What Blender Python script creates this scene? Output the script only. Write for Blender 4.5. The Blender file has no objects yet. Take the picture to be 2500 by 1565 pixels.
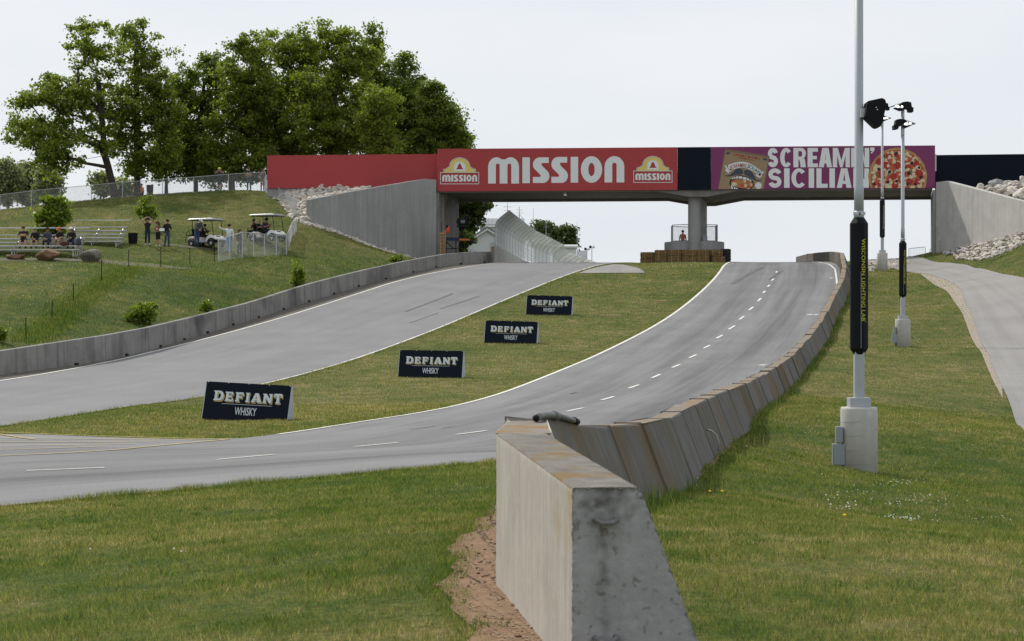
import bpy, bmesh, math, random
import numpy as np
from mathutils import Vector, Matrix
from mathutils.geometry import tessellate_polygon

random.seed(7); RNG = np.random.default_rng(7)
SC = bpy.context.scene
COL = SC.collection
R = math.radians

# ------------------------------------------------------------------ camera
FPX, CX, CY = 4861.0, 1250.0, 840.0          # focal length and horizon, in pixels of the 2500 px wide photograph
cam_d = bpy.data.cameras.new('camera'); cam = bpy.data.objects.new('camera', cam_d); COL.objects.link(cam)
cam.location = (0, 0, 0); cam.rotation_euler = (R(90), 0, 0)
cam_d.sensor_width = 36; cam_d.lens = 36*FPX/2500; cam_d.shift_y = (CY-782.5)/2500
cam_d.clip_start = 0.5; cam_d.clip_end = 8000
cam_d.dof.use_dof = True; cam_d.dof.focus_distance = 75; cam_d.dof.aperture_fstop = 12
SC.camera = cam

# ------------------------------------------------------------------ sky and sun
SUN_EL, SUN_AZ = R(46), R(40)                # azimuth measured to the left of the view direction
sun_dir = Vector((-math.sin(SUN_AZ)*math.cos(SUN_EL), math.cos(SUN_AZ)*math.cos(SUN_EL), math.sin(SUN_EL)))
W = bpy.data.worlds.new('World'); SC.world = W; W.use_nodes = True
nt = W.node_tree; nt.nodes.clear()
def wn(t, **k):
    n = nt.nodes.new(t)
    for a, b in k.items(): setattr(n, a, b)
    return n
sky = wn('ShaderNodeTexSky', sky_type='NISHITA', sun_disc=False, sun_elevation=SUN_EL, sun_rotation=-SUN_AZ)
try: sky.dust_density = 3.0
except Exception: pass
tc = wn('ShaderNodeTexCoord'); mp = wn('ShaderNodeMapping'); mp.inputs['Scale'].default_value = (1.2, 1.2, 5)
nz = wn('ShaderNodeTexNoise'); nz.inputs['Scale'].default_value = 2.2; nz.inputs['Detail'].default_value = 5; nz.inputs['Roughness'].default_value = .5
cr = wn('ShaderNodeValToRGB')
cr.color_ramp.elements[0].position = .3; cr.color_ramp.elements[0].color = (.775, .82, .88, 1)
cr.color_ramp.elements[1].position = .7; cr.color_ramp.elements[1].color = (.91, .93, .955, 1)
bg1 = wn('ShaderNodeBackground'); bg1.inputs['Strength'].default_value = .10
bg2 = wn('ShaderNodeBackground'); bg2.inputs['Strength'].default_value = 1.0
mx = wn('ShaderNodeMixShader'); mx.inputs[0].default_value = .93      # thin high cloud veils nearly the whole sky
out = wn('ShaderNodeOutputWorld')
L = nt.links.new
L(sky.outputs[0], bg1.inputs[0]); L(tc.outputs['Generated'], mp.inputs[0]); L(mp.outputs[0], nz.inputs['Vector'])
L(nz.outputs[0], cr.inputs[0]); L(cr.outputs[0], bg2.inputs[0]); L(bg1.outputs[0], mx.inputs[1]); L(bg2.outputs[0], mx.inputs[2]); L(mx.outputs[0], out.inputs[0])
sd = bpy.data.lights.new('sun', 'SUN'); sd.energy = 3.1; sd.angle = R(1.2); sd.color = (1, .94, .85)
so = bpy.data.objects.new('sun', sd); COL.objects.link(so)
so.rotation_euler = sun_dir.to_track_quat('Z', 'Y').to_euler()
SC.view_settings.view_transform = 'Standard'; SC.view_settings.look = 'None'
SC.view_settings.exposure = 0; SC.view_settings.gamma = 1
try: SC.view_settings.use_curve_mapping = False
except Exception: pass
SC.render.engine = 'CYCLES'
SC.cycles.use_denoising = True
try: SC.cycles.denoiser = 'OPENIMAGEDENOISE'; SC.cycles.denoising_prefilter = 'ACCURATE'; SC.cycles.denoising_input_passes = 'RGB_ALBEDO_NORMAL'
except Exception: pass
SC.cycles.max_bounces = 6; SC.cycles.diffuse_bounces = 2; SC.cycles.transparent_max_bounces = 8

# ------------------------------------------------------------------ helpers
def P(px, py, D): return Vector(((px-CX)/FPX*D, D, (CY-py)/FPX*D))

def tag(o, label=None, cat=None, group=None, kind=None):
    if label: o['label'] = label
    if cat: o['category'] = cat
    if group: o['group'] = group
    if kind: o['kind'] = kind
    return o
def link(o, parent=None):
    COL.objects.link(o)
    if parent is not None: o.parent = parent
    return o
def thing(name, loc, label, cat, group=None, rz=0):
    o = bpy.data.objects.new(name, None); o.empty_display_size = .3
    o.location = loc; o.rotation_euler = (0, 0, rz)
    link(o); return tag(o, label, cat, group)

class MB:
    """collects simple shapes and links them as ONE mesh"""
    def __init__(s): s.v = []; s.f = []; s.mi = []; s.sm = []; s.cur = 0; s.smooth = False
    def add(s, vs, fs):
        b = len(s.v); s.v += [tuple(v) for v in vs]
        for f in fs: s.f.append(tuple(i+b for i in f)); s.mi.append(s.cur); s.sm.append(s.smooth)
        return s
    def box(s, c, d, M=None):
        c = Vector(c); h = Vector(d)/2
        vs = [Vector((x*h.x, y*h.y, z*h.z)) for x in (-1, 1) for y in (-1, 1) for z in (-1, 1)]
        if M is not None: vs = [M @ v for v in vs]
        return s.add([v+c for v in vs], [(0,1,3,2),(4,6,7,5),(0,4,5,1),(2,3,7,6),(0,2,6,4),(1,5,7,3)])
    def hexa(s, b, t):      # bottom and top quads
        return s.add(list(b)+list(t), [(3,2,1,0),(4,5,6,7),(0,1,5,4),(1,2,6,5),(2,3,7,6),(3,0,4,7)])
    def tube(s, pts, r, n=6, cap=True):
        pts = [Vector(p) for p in pts]; rs = r if hasattr(r, '__len__') else [r]*len(pts)
        rings = []; ref = None
        for i, p in enumerate(pts):
            d = (pts[min(i+1, len(pts)-1)]-pts[max(i-1, 0)])
            if d.length < 1e-9: d = Vector((0,0,1))
            d.normalize()
            if ref is None: ref = Vector((1,0,0)) if abs(d.x) < .9 else Vector((0,1,0))
            u = ref-d*ref.dot(d)
            if u.length < 1e-4: u = d.orthogonal()
            u.normalize(); w = d.cross(u); ref = u
            rings.append([p+(u*math.cos(2*math.pi*k/n)+w*math.sin(2*math.pi*k/n))*rs[i] for k in range(n)])
        vs = [v for g in rings for v in g]; fs = []
        for i in range(len(rings)-1):
            for k in range(n):
                a = i*n+k; b = i*n+(k+1) % n
                fs.append((a, b, b+n, a+n))
        if cap: fs.append(tuple(range(n-1, -1, -1))); fs.append(tuple((len(rings)-1)*n+k for k in range(n)))
        return s.add(vs, fs)
    def lathe(s, prof, n=16, c=(0,0,0), cap=True):
        c = Vector(c); vs = []; fs = []; m = len(prof)
        for k in range(n):
            a = 2*math.pi*k/n
            for r, z in prof: vs.append(c+Vector((r*math.cos(a), r*math.sin(a), z)))
        for k in range(n):
            for i in range(m-1):
                a = k*m+i; b = ((k+1) % n)*m+i
                fs.append((a, b, b+1, a+1))
        if cap:
            fs.append(tuple(k*m for k in range(n-1, -1, -1))); fs.append(tuple(k*m+m-1 for k in range(n)))
        return s.add(vs, fs)
    def prism(s, poly, axis, d0, d1):   # 2-D outline pushed along an axis; axis 0: poly=(y,z), 1: (x,z), 2: (x,y)
        def mk(p, d):
            return {0: (d, p[0], p[1]), 1: (p[0], d, p[1]), 2: (p[0], p[1], d)}[axis]
        n = len(poly)
        return s.add([mk(p, d0) for p in poly]+[mk(p, d1) for p in poly],
            [tuple(range(n)), tuple(range(2*n-1, n-1, -1))]+[(i, i+n, (i+1) % n+n, (i+1) % n) for i in range(n)])
    def ball(s, c, r, n=8, m=6, M=None):
        c = Vector(c); r = Vector(r) if hasattr(r, '__len__') else Vector((r, r, r)); vs = []; fs = []
        for i in range(m+1):
            t = math.pi*i/m
            for k in range(n):
                a = 2*math.pi*k/n
                v = Vector((r.x*math.sin(t)*math.cos(a), r.y*math.sin(t)*math.sin(a), r.z*math.cos(t)))
                vs.append((M @ v if M is not None else v)+c)
        for i in range(m):
            for k in range(n):
                a = i*n+k; b = i*n+(k+1) % n
                fs.append((a, a+n, b+n, b))
        return s.add(vs, fs)
    def build(s, name, mat, parent=None, world=False, bevel=0):
        me = bpy.data.meshes.new(name); off = Vector((0,0,0))
        vs = s.v
        if world and parent is not None:
            Mi = (Matrix.Translation(parent.location) @ Matrix.Rotation(parent.rotation_euler.z, 4, 'Z')).inverted()
            vs = [tuple(Mi @ Vector(v)) for v in s.v]
        me.from_pydata(vs, [], s.f); me.validate(clean_customdata=False)
        for m in (mat if isinstance(mat, (list, tuple)) else [mat]): me.materials.append(m)
        if len(me.polygons) == len(s.f):
            me.polygons.foreach_set('material_index', s.mi); me.polygons.foreach_set('use_smooth', s.sm)
        bm = bmesh.new(); bm.from_mesh(me); bmesh.ops.recalc_face_normals(bm, faces=bm.faces)
        if bevel: 
            bmesh.ops.remove_doubles(bm, verts=bm.verts, dist=1e-5)
            es = [e for e in bm.edges if len(e.link_faces) == 2 and e.calc_face_angle(0) > .5]
            bmesh.ops.bevel(bm, geom=es, offset=bevel, segments=2, profile=.5, affect='EDGES', clamp_overlap=True)
        bm.to_mesh(me); bm.free(); me.update()
        return link(bpy.data.objects.new(name, me), parent)

def npmesh(name, verts, faces, mat, attr=None):
    verts = np.asarray(verts, np.float32); faces = np.asarray(faces, np.int32); k = faces.shape[1]
    me = bpy.data.meshes.new(name)
    me.vertices.add(len(verts)); me.vertices.foreach_set('co', verts.ravel())
    me.loops.add(faces.size); me.loops.foreach_set('vertex_index', faces.ravel())
    me.polygons.add(len(faces)); me.polygons.foreach_set('loop_start', np.arange(0, faces.size, k, dtype=np.int32))
    try: me.polygons.foreach_set('loop_total', np.full(len(faces), k, np.int32))
    except Exception: pass
    if attr:
        for an, av in attr.items():
            a = me.attributes.new(an, 'FLOAT', 'POINT'); a.data.foreach_set('value', np.asarray(av, np.float32).ravel())
    me.update(calc_edges=True); me.materials.append(mat)
    return me

# ------------------------------------------------------------------ materials
def mat(name, col, rough=.7, metal=0, var=.0, vscale=4, bump=0, bscale=40, emit=0, spec=.4, streak=0, stain=None, pos=True, streak_scale=1, per_object=0):
    """Principled with colour noise, optional vertical streaks, a stain colour and fine relief"""
    m = bpy.data.materials.new(name); m.use_nodes = True; t = m.node_tree; b = t.nodes['Principled BSDF']
    b.inputs['Base Color'].default_value = (*col, 1); b.inputs['Roughness'].default_value = rough; b.inputs['Metallic'].default_value = metal
    b.inputs['Specular IOR Level'].default_value = spec
    if emit:
        b.inputs['Emission Color'].default_value = (*col, 1); b.inputs['Emission Strength'].default_value = emit
    N = t.nodes.new; K = t.links.new
    if pos: vec = N('ShaderNodeNewGeometry').outputs['Position']
    else: vec = N('ShaderNodeTexCoord').outputs['Object']
    src = None
    def mixc(a, fac, col2, mode='MIX'):
        q = N('ShaderNodeMix'); q.data_type = 'RGBA'; q.blend_type = mode
        if a is None: q.inputs[6].default_value = (*col, 1)
        else: K(a, q.inputs[6])
        if hasattr(col2, 'links') or not isinstance(col2, tuple): K(col2, q.inputs[7])
        else: q.inputs[7].default_value = (*col2, 1)
        K(fac, q.inputs[0]); return q.outputs[2]
    def noise(sc, det=4, scale3=None):
        n = N('ShaderNodeTexNoise'); n.inputs['Scale'].default_value = sc; n.inputs['Detail'].default_value = det
        if scale3:
            g = N('ShaderNodeMapping'); g.inputs['Scale'].default_value = scale3; K(vec, g.inputs[0]); K(g.outputs[0], n.inputs['Vector'])
        else: K(vec, n.inputs['Vector'])
        return n.outputs[0]
    def ramp(x, a, b_, lo=0, hi=1):
        r = N('ShaderNodeMapRange'); r.inputs[1].default_value = a; r.inputs[2].default_value = b_; r.inputs[3].default_value = lo; r.inputs[4].default_value = hi
        K(x, r.inputs[0]); return r.outputs[0]
    if var:
        dark = tuple(c*(1-var) for c in col); lite = tuple(min(1, c*(1+var)) for c in col)
        src = mixc(None, ramp(noise(vscale, 6), .35, .65), dark)
        src = mixc(src, ramp(noise(vscale*5.3, 4), .5, .8, 0, .6), lite)
    if streak:
        src = mixc(src, ramp(noise(1, 4, tuple(c*streak_scale for c in (3.5, 3.5, .16))), .48, .72, 0, streak), tuple(c*.45 for c in col))
        src = mixc(src, ramp(noise(1.7, 3, tuple(c*streak_scale for c in (2.6, 2.6, .1))), .52, .75, 0, streak*.7), tuple(min(1, c*1.35) for c in col))
    if stain:
        scol, ssc, lo, hi = stain
        src = mixc(src, ramp(noise(ssc, 6), lo, hi), scol)
    if per_object:
        oi = N('ShaderNodeObjectInfo'); src = mixc(src, ramp(oi.outputs['Random'], .45, 1, 0, 1), (.42, .36, .24), 'MULTIPLY') if False else src
        q = N('ShaderNodeMix'); q.data_type = 'RGBA'; q.blend_type = 'MULTIPLY'; q.inputs[0].default_value = 1; K(src, q.inputs[6])
        r_ = N('ShaderNodeValToRGB'); r_.color_ramp.elements[0].color = (1-per_object, (1-per_object)*.97, (1-per_object)*.88, 1); r_.color_ramp.elements[1].color = (1+per_object*.4, 1+per_object*.4, 1+per_object*.4, 1)
        e_ = r_.color_ramp.elements.new(.22); e_.color = (.95, .94, .92, 1); r_.color_ramp.elements[0].color = (.72, .58, .36, 1); K(oi.outputs['Random'], r_.inputs[0]); K(r_.outputs[0], q.inputs[7]); src = q.outputs[2]
    if src is not None: K(src, b.inputs['Base Color'])
    if bump:
        bp = N('ShaderNodeBump'); bp.inputs['Strength'].default_value = bump; bp.inputs['Distance'].default_value = .02
        K(noise(bscale, 5), bp.inputs['Height']); K(bp.outputs[0], b.inputs['Normal'])
    return m

def grass_mat(name, blades):
    m = bpy.data.materials.new(name); m.use_nodes = True; t = m.node_tree; t.nodes.clear(); N = t.nodes.new; K = t.links.new
    geo = N('ShaderNodeNewGeometry'); at = N('ShaderNodeAttribute'); at.attribute_name = 'dry'
    def noise(sc, det, s3=None):
        n = N('ShaderNodeTexNoise'); n.inputs['Scale'].default_value = sc; n.inputs['Detail'].default_value = det
        if s3:
            g = N('ShaderNodeMapping'); g.inputs['Scale'].default_value = s3; K(geo.outputs['Position'], g.inputs[0]); K(g.outputs[0], n.inputs['Vector'])
        else: K(geo.outputs['Position'], n.inputs['Vector'])
        return n.outputs[0]
    def math_(op, a, b):
        q = N('ShaderNodeMath'); q.operation = op
        for i, x in enumerate((a, b)):
            if isinstance(x, (int, float)): q.inputs[i].default_value = x
            else: K(x, q.inputs[i])
        return q.outputs[0]
    # dryness = region value + patches of three sizes
    n1 = math_('MULTIPLY', math_('SUBTRACT', noise(.22, 4), .5), .9)
    n2 = math_('MULTIPLY', math_('SUBTRACT', noise(1.4, 6), .5), 1.15)
    n3 = math_('MULTIPLY', math_('SUBTRACT', noise(9, 4), .5), 1.0)
    d = math_('ADD', math_('ADD', at.outputs['Fac'], n1), math_('ADD', n2, n3))
    if blades:
        d = math_('ADD', d, math_('MULTIPLY', math_('SUBTRACT', geo.outputs['Random Per Island'], .5), .75))
    r = N('ShaderNodeValToRGB'); e = r.color_ramp.elements
    g = 1.0 if not blades else 1.92
    pts = [(0, (.046, .076, .018)), (.28, (.064, .092, .023)), (.52, (.106, .118, .032)), (.78, (.150, .140, .052)), (1.0, (.25, .20, .11))]
    e[0].position = 0; e[0].color = (*[c*g for c in pts[0][1]], 1); e[1].position = 1; e[1].color = (*[c*g for c in pts[-1][1]], 1)
    for p, c in pts[1:-1]:
        q = e.new(p); q.color = (*[x*g for x in c], 1)
    K(d, r.inputs[0]); o = N('ShaderNodeOutputMaterial')
    class _o: pass
    if blades:
        fr = math_('FRACT', math_('MULTIPLY', geo.outputs['Random Per Island'], 37.7), 0); vm = N('ShaderNodeMapRange'); vm.inputs[3].default_value = .5; vm.inputs[4].default_value = 1.5; K(fr, vm.inputs[0])
        vq = N('ShaderNodeMix'); vq.data_type = 'RGBA'; vq.blend_type = 'MULTIPLY'; vq.inputs[0].default_value = 1; K(r.outputs[0], vq.inputs[6]); K(vm.outputs[0], vq.inputs[7]); r = _o(); r.outputs = [vq.outputs[2]]
    if blades:
        df = N('ShaderNodeBsdfDiffuse'); tr = N('ShaderNodeBsdfTranslucent'); mxs = N('ShaderNodeMixShader'); mxs.inputs[0].default_value = .42
        K(r.outputs[0], df.inputs[0])
        hs = N('ShaderNodeMix'); hs.data_type = 'RGBA'; hs.blend_type = 'MULTIPLY'; hs.inputs[0].default_value = 1; hs.inputs[7].default_value = (1.15, 1.2, .8, 1)
        K(r.outputs[0], hs.inputs[6]); K(hs.outputs[2], tr.inputs[0])
        K(df.outputs[0], mxs.inputs[1]); K(tr.outputs[0], mxs.inputs[2]); K(mxs.outputs[0], o.inputs[0])
    else:
        b = N('ShaderNodeBsdfPrincipled'); b.inputs['Roughness'].default_value = .95; b.inputs['Specular IOR Level'].default_value = .1
        fine = N('ShaderNodeMix'); fine.data_type = 'RGBA'; fine.blend_type = 'MULTIPLY'; fine.inputs[0].default_value = 1
        rr = N('ShaderNodeMapRange'); rr.inputs[1].default_value = .3; rr.inputs[2].default_value = .7; rr.inputs[3].default_value = .55; rr.inputs[4].default_value = 1.25
        K(noise(22, 4), rr.inputs[0]); K(r.outputs[0], fine.inputs[6]); K(rr.outputs[0], fine.inputs[7]); K(fine.outputs[2], b.inputs['Base Color'])
        bp = N('ShaderNodeBump'); bp.inputs['Strength'].default_value = .9; bp.inputs['Distance'].default_value = .08
        K(noise(11, 5), bp.inputs['Height']); K(bp.outputs[0], b.inputs['Normal']); K(b.outputs[0], o.inputs[0])
    return m

def asphalt_mat(name, col, streaks=.35, band=None):
    m = bpy.data.materials.new(name); m.use_nodes = True; t = m.node_tree; b = t.nodes['Principled BSDF']; N = t.nodes.new; K = t.links.new
    b.inputs['Roughness'].default_value = .88; b.inputs['Specular IOR Level'].default_value = .18
    geo = N('ShaderNodeNewGeometry'); uv = N('ShaderNodeAttribute'); uv.attribute_name = 'across'; uv2 = N('ShaderNodeAttribute'); uv2.attribute_name = 'along'
    cmb = N('ShaderNodeCombineXYZ'); K(uv.outputs['Fac'], cmb.inputs[0]); K(uv2.outputs['Fac'], cmb.inputs[1])
    def noise(sc, det, s3, src):
        n = N('ShaderNodeTexNoise'); n.inputs['Scale'].default_value = sc; n.inputs['Detail'].default_value = det
        g = N('ShaderNodeMapping'); g.inputs['Scale'].default_value = s3; K(src, g.inputs[0]); K(g.outputs[0], n.inputs['Vector']); return n.outputs[0]
    def rng(x, a, c, lo, hi):
        r = N('ShaderNodeMapRange'); r.inputs[1].default_value = a; r.inputs[2].default_value = c; r.inputs[3].default_value = lo; r.inputs[4].default_value = hi
        K(x, r.inputs[0]); return r.outputs[0]
    f = None
    for x in (rng(noise(1, 4, (1.1, .05, 1), cmb.outputs[0]), .42, .7, 1, 1-streaks),
              rng(noise(1, 5, (7, .09, 1), cmb.outputs[0]), .5, .75, 1, 1-streaks*.55),
              rng(noise(1, 4, (22, .3, 1), cmb.outputs[0]), .55, .8, 1, 1-streaks*.5),
              rng(noise(.35, 4, (1, 1, 1), geo.outputs['Position']), .35, .65, .94, 1.06),
              rng(noise(38, 2, (1, 1, 1), geo.outputs['Position']), .3, .7, .80, 1.18)):
        if f is None: f = x
        else:
            q = N('ShaderNodeMath'); q.operation = 'MULTIPLY'; K(f, q.inputs[0]); K(x, q.inputs[1]); f = q.outputs[0]
    if band:      # rubber laid down where the cars run
        fa = N('ShaderNodeAttribute'); fa.attribute_name = 'frac'
        for c0, wd, am in band:
            def mth(op, a, b2):
                q = N('ShaderNodeMath'); q.operation = op
                for i_, x_ in enumerate((a, b2)):
                    if isinstance(x_, (int, float)): q.inputs[i_].default_value = x_
                    else: K(x_, q.inputs[i_])
                return q.outputs[0]
            wob = mth('MULTIPLY', mth('SUBTRACT', noise(1, 3, (.3, .03, 1), cmb.outputs[0]), .5), .25)
            dd = mth('DIVIDE', mth('SUBTRACT', mth('ADD', fa.outputs['Fac'], wob), c0), wd)
            g = mth('POWER', 2.718, mth('MULTIPLY', mth('MULTIPLY', dd, dd), -1))
            g = mth('MULTIPLY', g, rng(noise(1, 5, (3, .05, 1), cmb.outputs[0]), .3, .65, .35, 1))
            f = mth('MULTIPLY', f, mth('SUBTRACT', 1, mth('MULTIPLY', g, am)))
    mm = N('ShaderNodeMix'); mm.data_type = 'RGBA'; mm.blend_type = 'MULTIPLY'; mm.inputs[0].default_value = 1; mm.inputs[6].default_value = (*col, 1)
    K(f, mm.inputs[7]); K(mm.outputs[2], b.inputs['Base Color'])
    bp = N('ShaderNodeBump'); bp.inputs['Strength'].default_value = .25; bp.inputs['Distance'].default_value = .01
    K(noise(90, 3, (1, 1, 1), geo.outputs['Position']), bp.inputs['Height']); K(bp.outputs[0], b.inputs['Normal'])
    return m

def leaf_mat(name, col, tr=.45):
    m = bpy.data.materials.new(name); m.use_nodes = True; t = m.node_tree; t.nodes.clear(); N = t.nodes.new; K = t.links.new
    geo = N('ShaderNodeNewGeometry'); r = N('ShaderNodeValToRGB'); e = r.color_ramp.elements
    e[0].color = (*[c*.6 for c in col], 1); e[1].color = (col[0]*1.5, col[1]*1.35, col[2]*1.1, 1)
    K(geo.outputs['Random Per Island'], r.inputs[0])
    df = N('ShaderNodeBsdfPrincipled'); df.inputs['Roughness'].default_value = .5; df.inputs['Specular IOR Level'].default_value = .35
    tl = N('ShaderNodeBsdfTranslucent'); mxs = N('ShaderNodeMixShader'); mxs.inputs[0].default_value = tr; o = N('ShaderNodeOutputMaterial')
    hs = N('ShaderNodeMix'); hs.data_type = 'RGBA'; hs.blend_type = 'MULTIPLY'; hs.inputs[0].default_value = 1; hs.inputs[7].default_value = (1.35, 1.5, .6, 1)
    K(r.outputs[0], df.inputs['Base Color']); K(r.outputs[0], hs.inputs[6]); K(hs.outputs[2], tl.inputs[0])
    K(df.outputs[0], mxs.inputs[1]); K(tl.outputs[0], mxs.inputs[2]); K(mxs.outputs[0], o.inputs[0])
    return m

M = {}
M['ground'] = grass_mat('lawn_ground', False); M['blade'] = grass_mat('grass_blades', True)
M['track'] = asphalt_mat('track_asphalt', (.212, .213, .217), .10)
M['pit'] = asphalt_mat('pit_road_asphalt', (.215, .216, .22), .26, [(.70, .10, .38), (.33, .14, .22)])
M['service'] = asphalt_mat('service_road_asphalt', (.27, .262, .252), .14)
M['white'] = mat('road_paint_white', (.72, .71, .66), .8, var=.18, vscale=3)
M['yellow'] = mat('road_paint_yellow', (.52, .39, .15), .8, var=.3, vscale=3)
M['rubber'] = mat('skid_rubber', (.125, .125, .128), .9, var=.3, vscale=2)
M['concrete'] = mat('cast_concrete', (.305, .303, .297), .85, var=.12, vscale=.8, bump=.25, bscale=30, streak=.4)
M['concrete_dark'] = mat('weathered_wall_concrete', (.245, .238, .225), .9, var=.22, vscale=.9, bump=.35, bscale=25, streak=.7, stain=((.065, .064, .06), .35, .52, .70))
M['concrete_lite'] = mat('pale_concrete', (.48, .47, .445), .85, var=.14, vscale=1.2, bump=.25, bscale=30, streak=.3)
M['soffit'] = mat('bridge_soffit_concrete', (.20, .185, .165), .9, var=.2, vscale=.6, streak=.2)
M['lichen'] = mat('lichen_on_concrete', (.235, .215, .185), .95, var=.35, vscale=6, bump=.3, bscale=90, stain=((.225, .138, .05), 3.2, .46, .60))
M['lichen_near'] = mat('dull_lichen_on_concrete', (.19, .178, .155), .95, var=.4, vscale=7, bump=.3, bscale=90, stain=((.175, .115, .045), 3.0, .50, .62))
M['barrier'] = mat('barrier_concrete_shade', (.125, .121, .114), .9, var=.24, vscale=2.5, bump=.3, bscale=60, streak=.6, stain=((.115, .075, .03), .45, .50, .72), per_object=.35)  # chain blocks darkened: the shade of their outer faces is in the colour
M['barrier_near'] = mat('barrier_concrete_lit', (.46, .43, .38), .9, var=.16, vscale=3, bump=.2, bscale=140, streak=.5, stain=((.36, .25, .12), 1.2, .60, .76), streak_scale=9)  # same concrete painted paler, as sunlit on the left face
M['barrier_end'] = mat('barrier_end_concrete', (.32, .325, .33), .9, var=.14, vscale=6, bump=.15, bscale=120, stain=((.17, .16, .15), 26.0, .60, .70))
M['dirt'] = mat('bare_dirt', (.25, .158, .092), .98, var=.3, vscale=9, bump=.35, bscale=70, stain=((.20, .11, .06), 3.5, .48, .66))
M['wall_dirt'] = mat('roadside_grit', (.135,.122,.105), .98, var=.4, vscale=5, bump=1, bscale=30)
M['gravel'] = mat('gravel', (.37, .32, .26), .98, var=.35, vscale=14, bump=1, bscale=30)
M['straw'] = mat('straw_patch', (.21,.15,.075), .98, var=.4, vscale=8, bump=.6, bscale=40)
M['path'] = mat('worn_path', (.15,.135,.11), .98, var=.4, vscale=3, bump=1, bscale=20, stain=((.10,.11,.03), 1.5, .48, .62))
M['stone'] = mat('limestone', (.56, .52, .46), .9, var=.25, vscale=2.5, bump=.4, bscale=20, stain=((.42, .33, .24), .8, .55, .75))
M['stone_grey'] = mat('grey_riprap_stone', (.30, .30, .30), .9, var=.25, vscale=2.5)
M['red'] = mat('red_sign_paint', (.38, .043, .045), .6, var=.06, vscale=.5)
M['navy'] = mat('black_sign_paint', (.008, .011, .019), .75, spec=.08)
M['magenta'] = mat('magenta_sign_paint', (.19, .03, .115), .6, var=.05)
M['letter'] = mat('white_sign_letters', (.72, .74, .74), .6, var=.04)
M['sign_yellow'] = mat('sign_yellow', (.68, .55, .16), .6)
M['cream'] = mat('sign_cream', (.55, .44, .22), .6)
M['steel'] = mat('galvanised_steel', (.46, .47, .48), .45, .6)
M['wire'] = mat('fence_wire', (.42, .43, .44), .5, .4)
M['wire_pale'] = mat('fence_wire_pale', (.44, .46, .47), .5, .3)
M['black'] = mat('black_metal', (.010, .010, .012), .6, spec=.15)
M['blackplastic'] = mat('black_plastic', (.009, .010, .013), .65, spec=.12)
M['pole'] = mat('pale_grey_pole', (.37, .40, .43), .5, .1)
M['rubbertyre'] = mat('tyre_rubber', (.015, .015, .016), .8)
M['bark'] = mat('tree_bark', (.055, .042, .033), .95, var=.3, vscale=4, bump=.5)
M['leaf_a'] = leaf_mat('maple_leaves', (.165, .215, .038), .5); M['leaf_b'] = leaf_mat('dark_leaves', (.138, .188, .037), .5)
M['leaf_c'] = leaf_mat('spring_leaves', (.155, .215, .03), .5); M['leaf_d'] = leaf_mat('haze_grey_leaves', (.20, .235, .15), .4); M['leaf_e'] = leaf_mat('deep_green_leaves', (.062, .09, .026), .35); M['wire_debris'] = mat('debris_fence_wire', (.74, .76, .78), .5, .2)  # leaf_d is greyed and paled: distance haze put into the leaf colour
M['alu'] = mat('bleacher_aluminium', (.56, .57, .58), .4, .5)
M['boulder_a'] = mat('brown_boulder', (.22, .13, .075), .9, var=.35, vscale=2.5, bump=.7, bscale=12)
M['boulder_b'] = mat('grey_boulder', (.17, .155, .125), .9, var=.35, vscale=2.2, bump=.7, bscale=12)
M['hay'] = mat('hay', (.19, .12, .05), .98, var=.4, vscale=12, bump=1, bscale=45)
M['cartwhite'] = mat('cart_white', (.72, .72, .70), .35); M['cartroof'] = mat('cart_roof', (.17, .175, .19), .4)
M['whitewall'] = mat('white_siding', (.68, .70, .72), .7, var=.03); M['metalroof'] = mat('grey_metal_roof', (.22, .23, .25), .5, .3)
M['ladder'] = mat('orange_ladder', (.50, .24, .045), .5); M['flower'] = mat('clover_white', (.75, .75, .68), .8); M['dandelion'] = mat('dandelion_yellow', (.8, .55, .02), .8)
M['led'] = mat('lit_lamp', (1, .95, .82), .5, emit=3.0)
M['pvc'] = mat('grey_pipe', (.13, .135, .14), .5, var=.2, vscale=10)
def plain(name, c, r=.8): 
    if name not in M: M[name] = mat(name, c, r)
    return M[name]

# ------------------------------------------------------------------ terrain
def Zt(D):   # the long climb of the track
    xs = [-30, 0, 24, 31, 46, 55, 66, 75, 84, 92, 99, 106, 113, 120, 128, 133, 137, 141, 146, 152, 160, 180, 230, 300]
    zs = [-2.0, -1.95, -2.0, -2.1, -2.25, -2.18, -1.75, -1.3, -.70, 0, .68, 1.46, 2.35, 3.3, 4.5, 5.14, 5.52, 5.77, 5.96, 6.1, 6.28, 6.4, 6.2, 5.2]
    return float(np.interp(D, xs, zs))
CT = []
def cp(px, py, D): CT.append(tuple(P(px, py, D)))
def cz(x, y, z): CT.append((x, y, z))
for x, y, z in [(-8,-14,-1.6),(0,-14,-1.5),(9,-14,-1.6),(-14,4,-1.75),(-5,4,-1.6),(0,3,-1.45),(6,4,-1.6),(14,4,-1.8),(-3.2,12,-1.68),(3,11.5,-1.56),(-30,4,-1.9),(30,4,-2.0),
                (-1.5,14,-1.55),(-7,20,-1.9),(-3,20,-1.82),(-45,20,-2.0),(45,25,-2.4)]: cz(x, y, z)
BAR = [(1562,1189,8.36),(1335,1057,11.2),(1333,1026,14.3),(1411,1034,17.2),(1488,1040,20.1),(1567,1035,23.1),(1634,1024,26.2),(1664,1007.5,29.6),(1711,978.5,33.4),
       (1742,967,37.4),(1813,940.6,46),(1846,927,52),(1881,907,59),(1910,887,66),(1942,861.5,74),(1966.6,834,81),(1980,822,85),(1998.5,797.7,90),(2015,772,96),
       (2030.5,740,102),(2041,718.6,107),(2053,697,112),(2062,682,115),(2066,661,120),(2065,636.5,127),(2060,617.5,133.5)]
BARP = [P(*b) for b in BAR]
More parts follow.
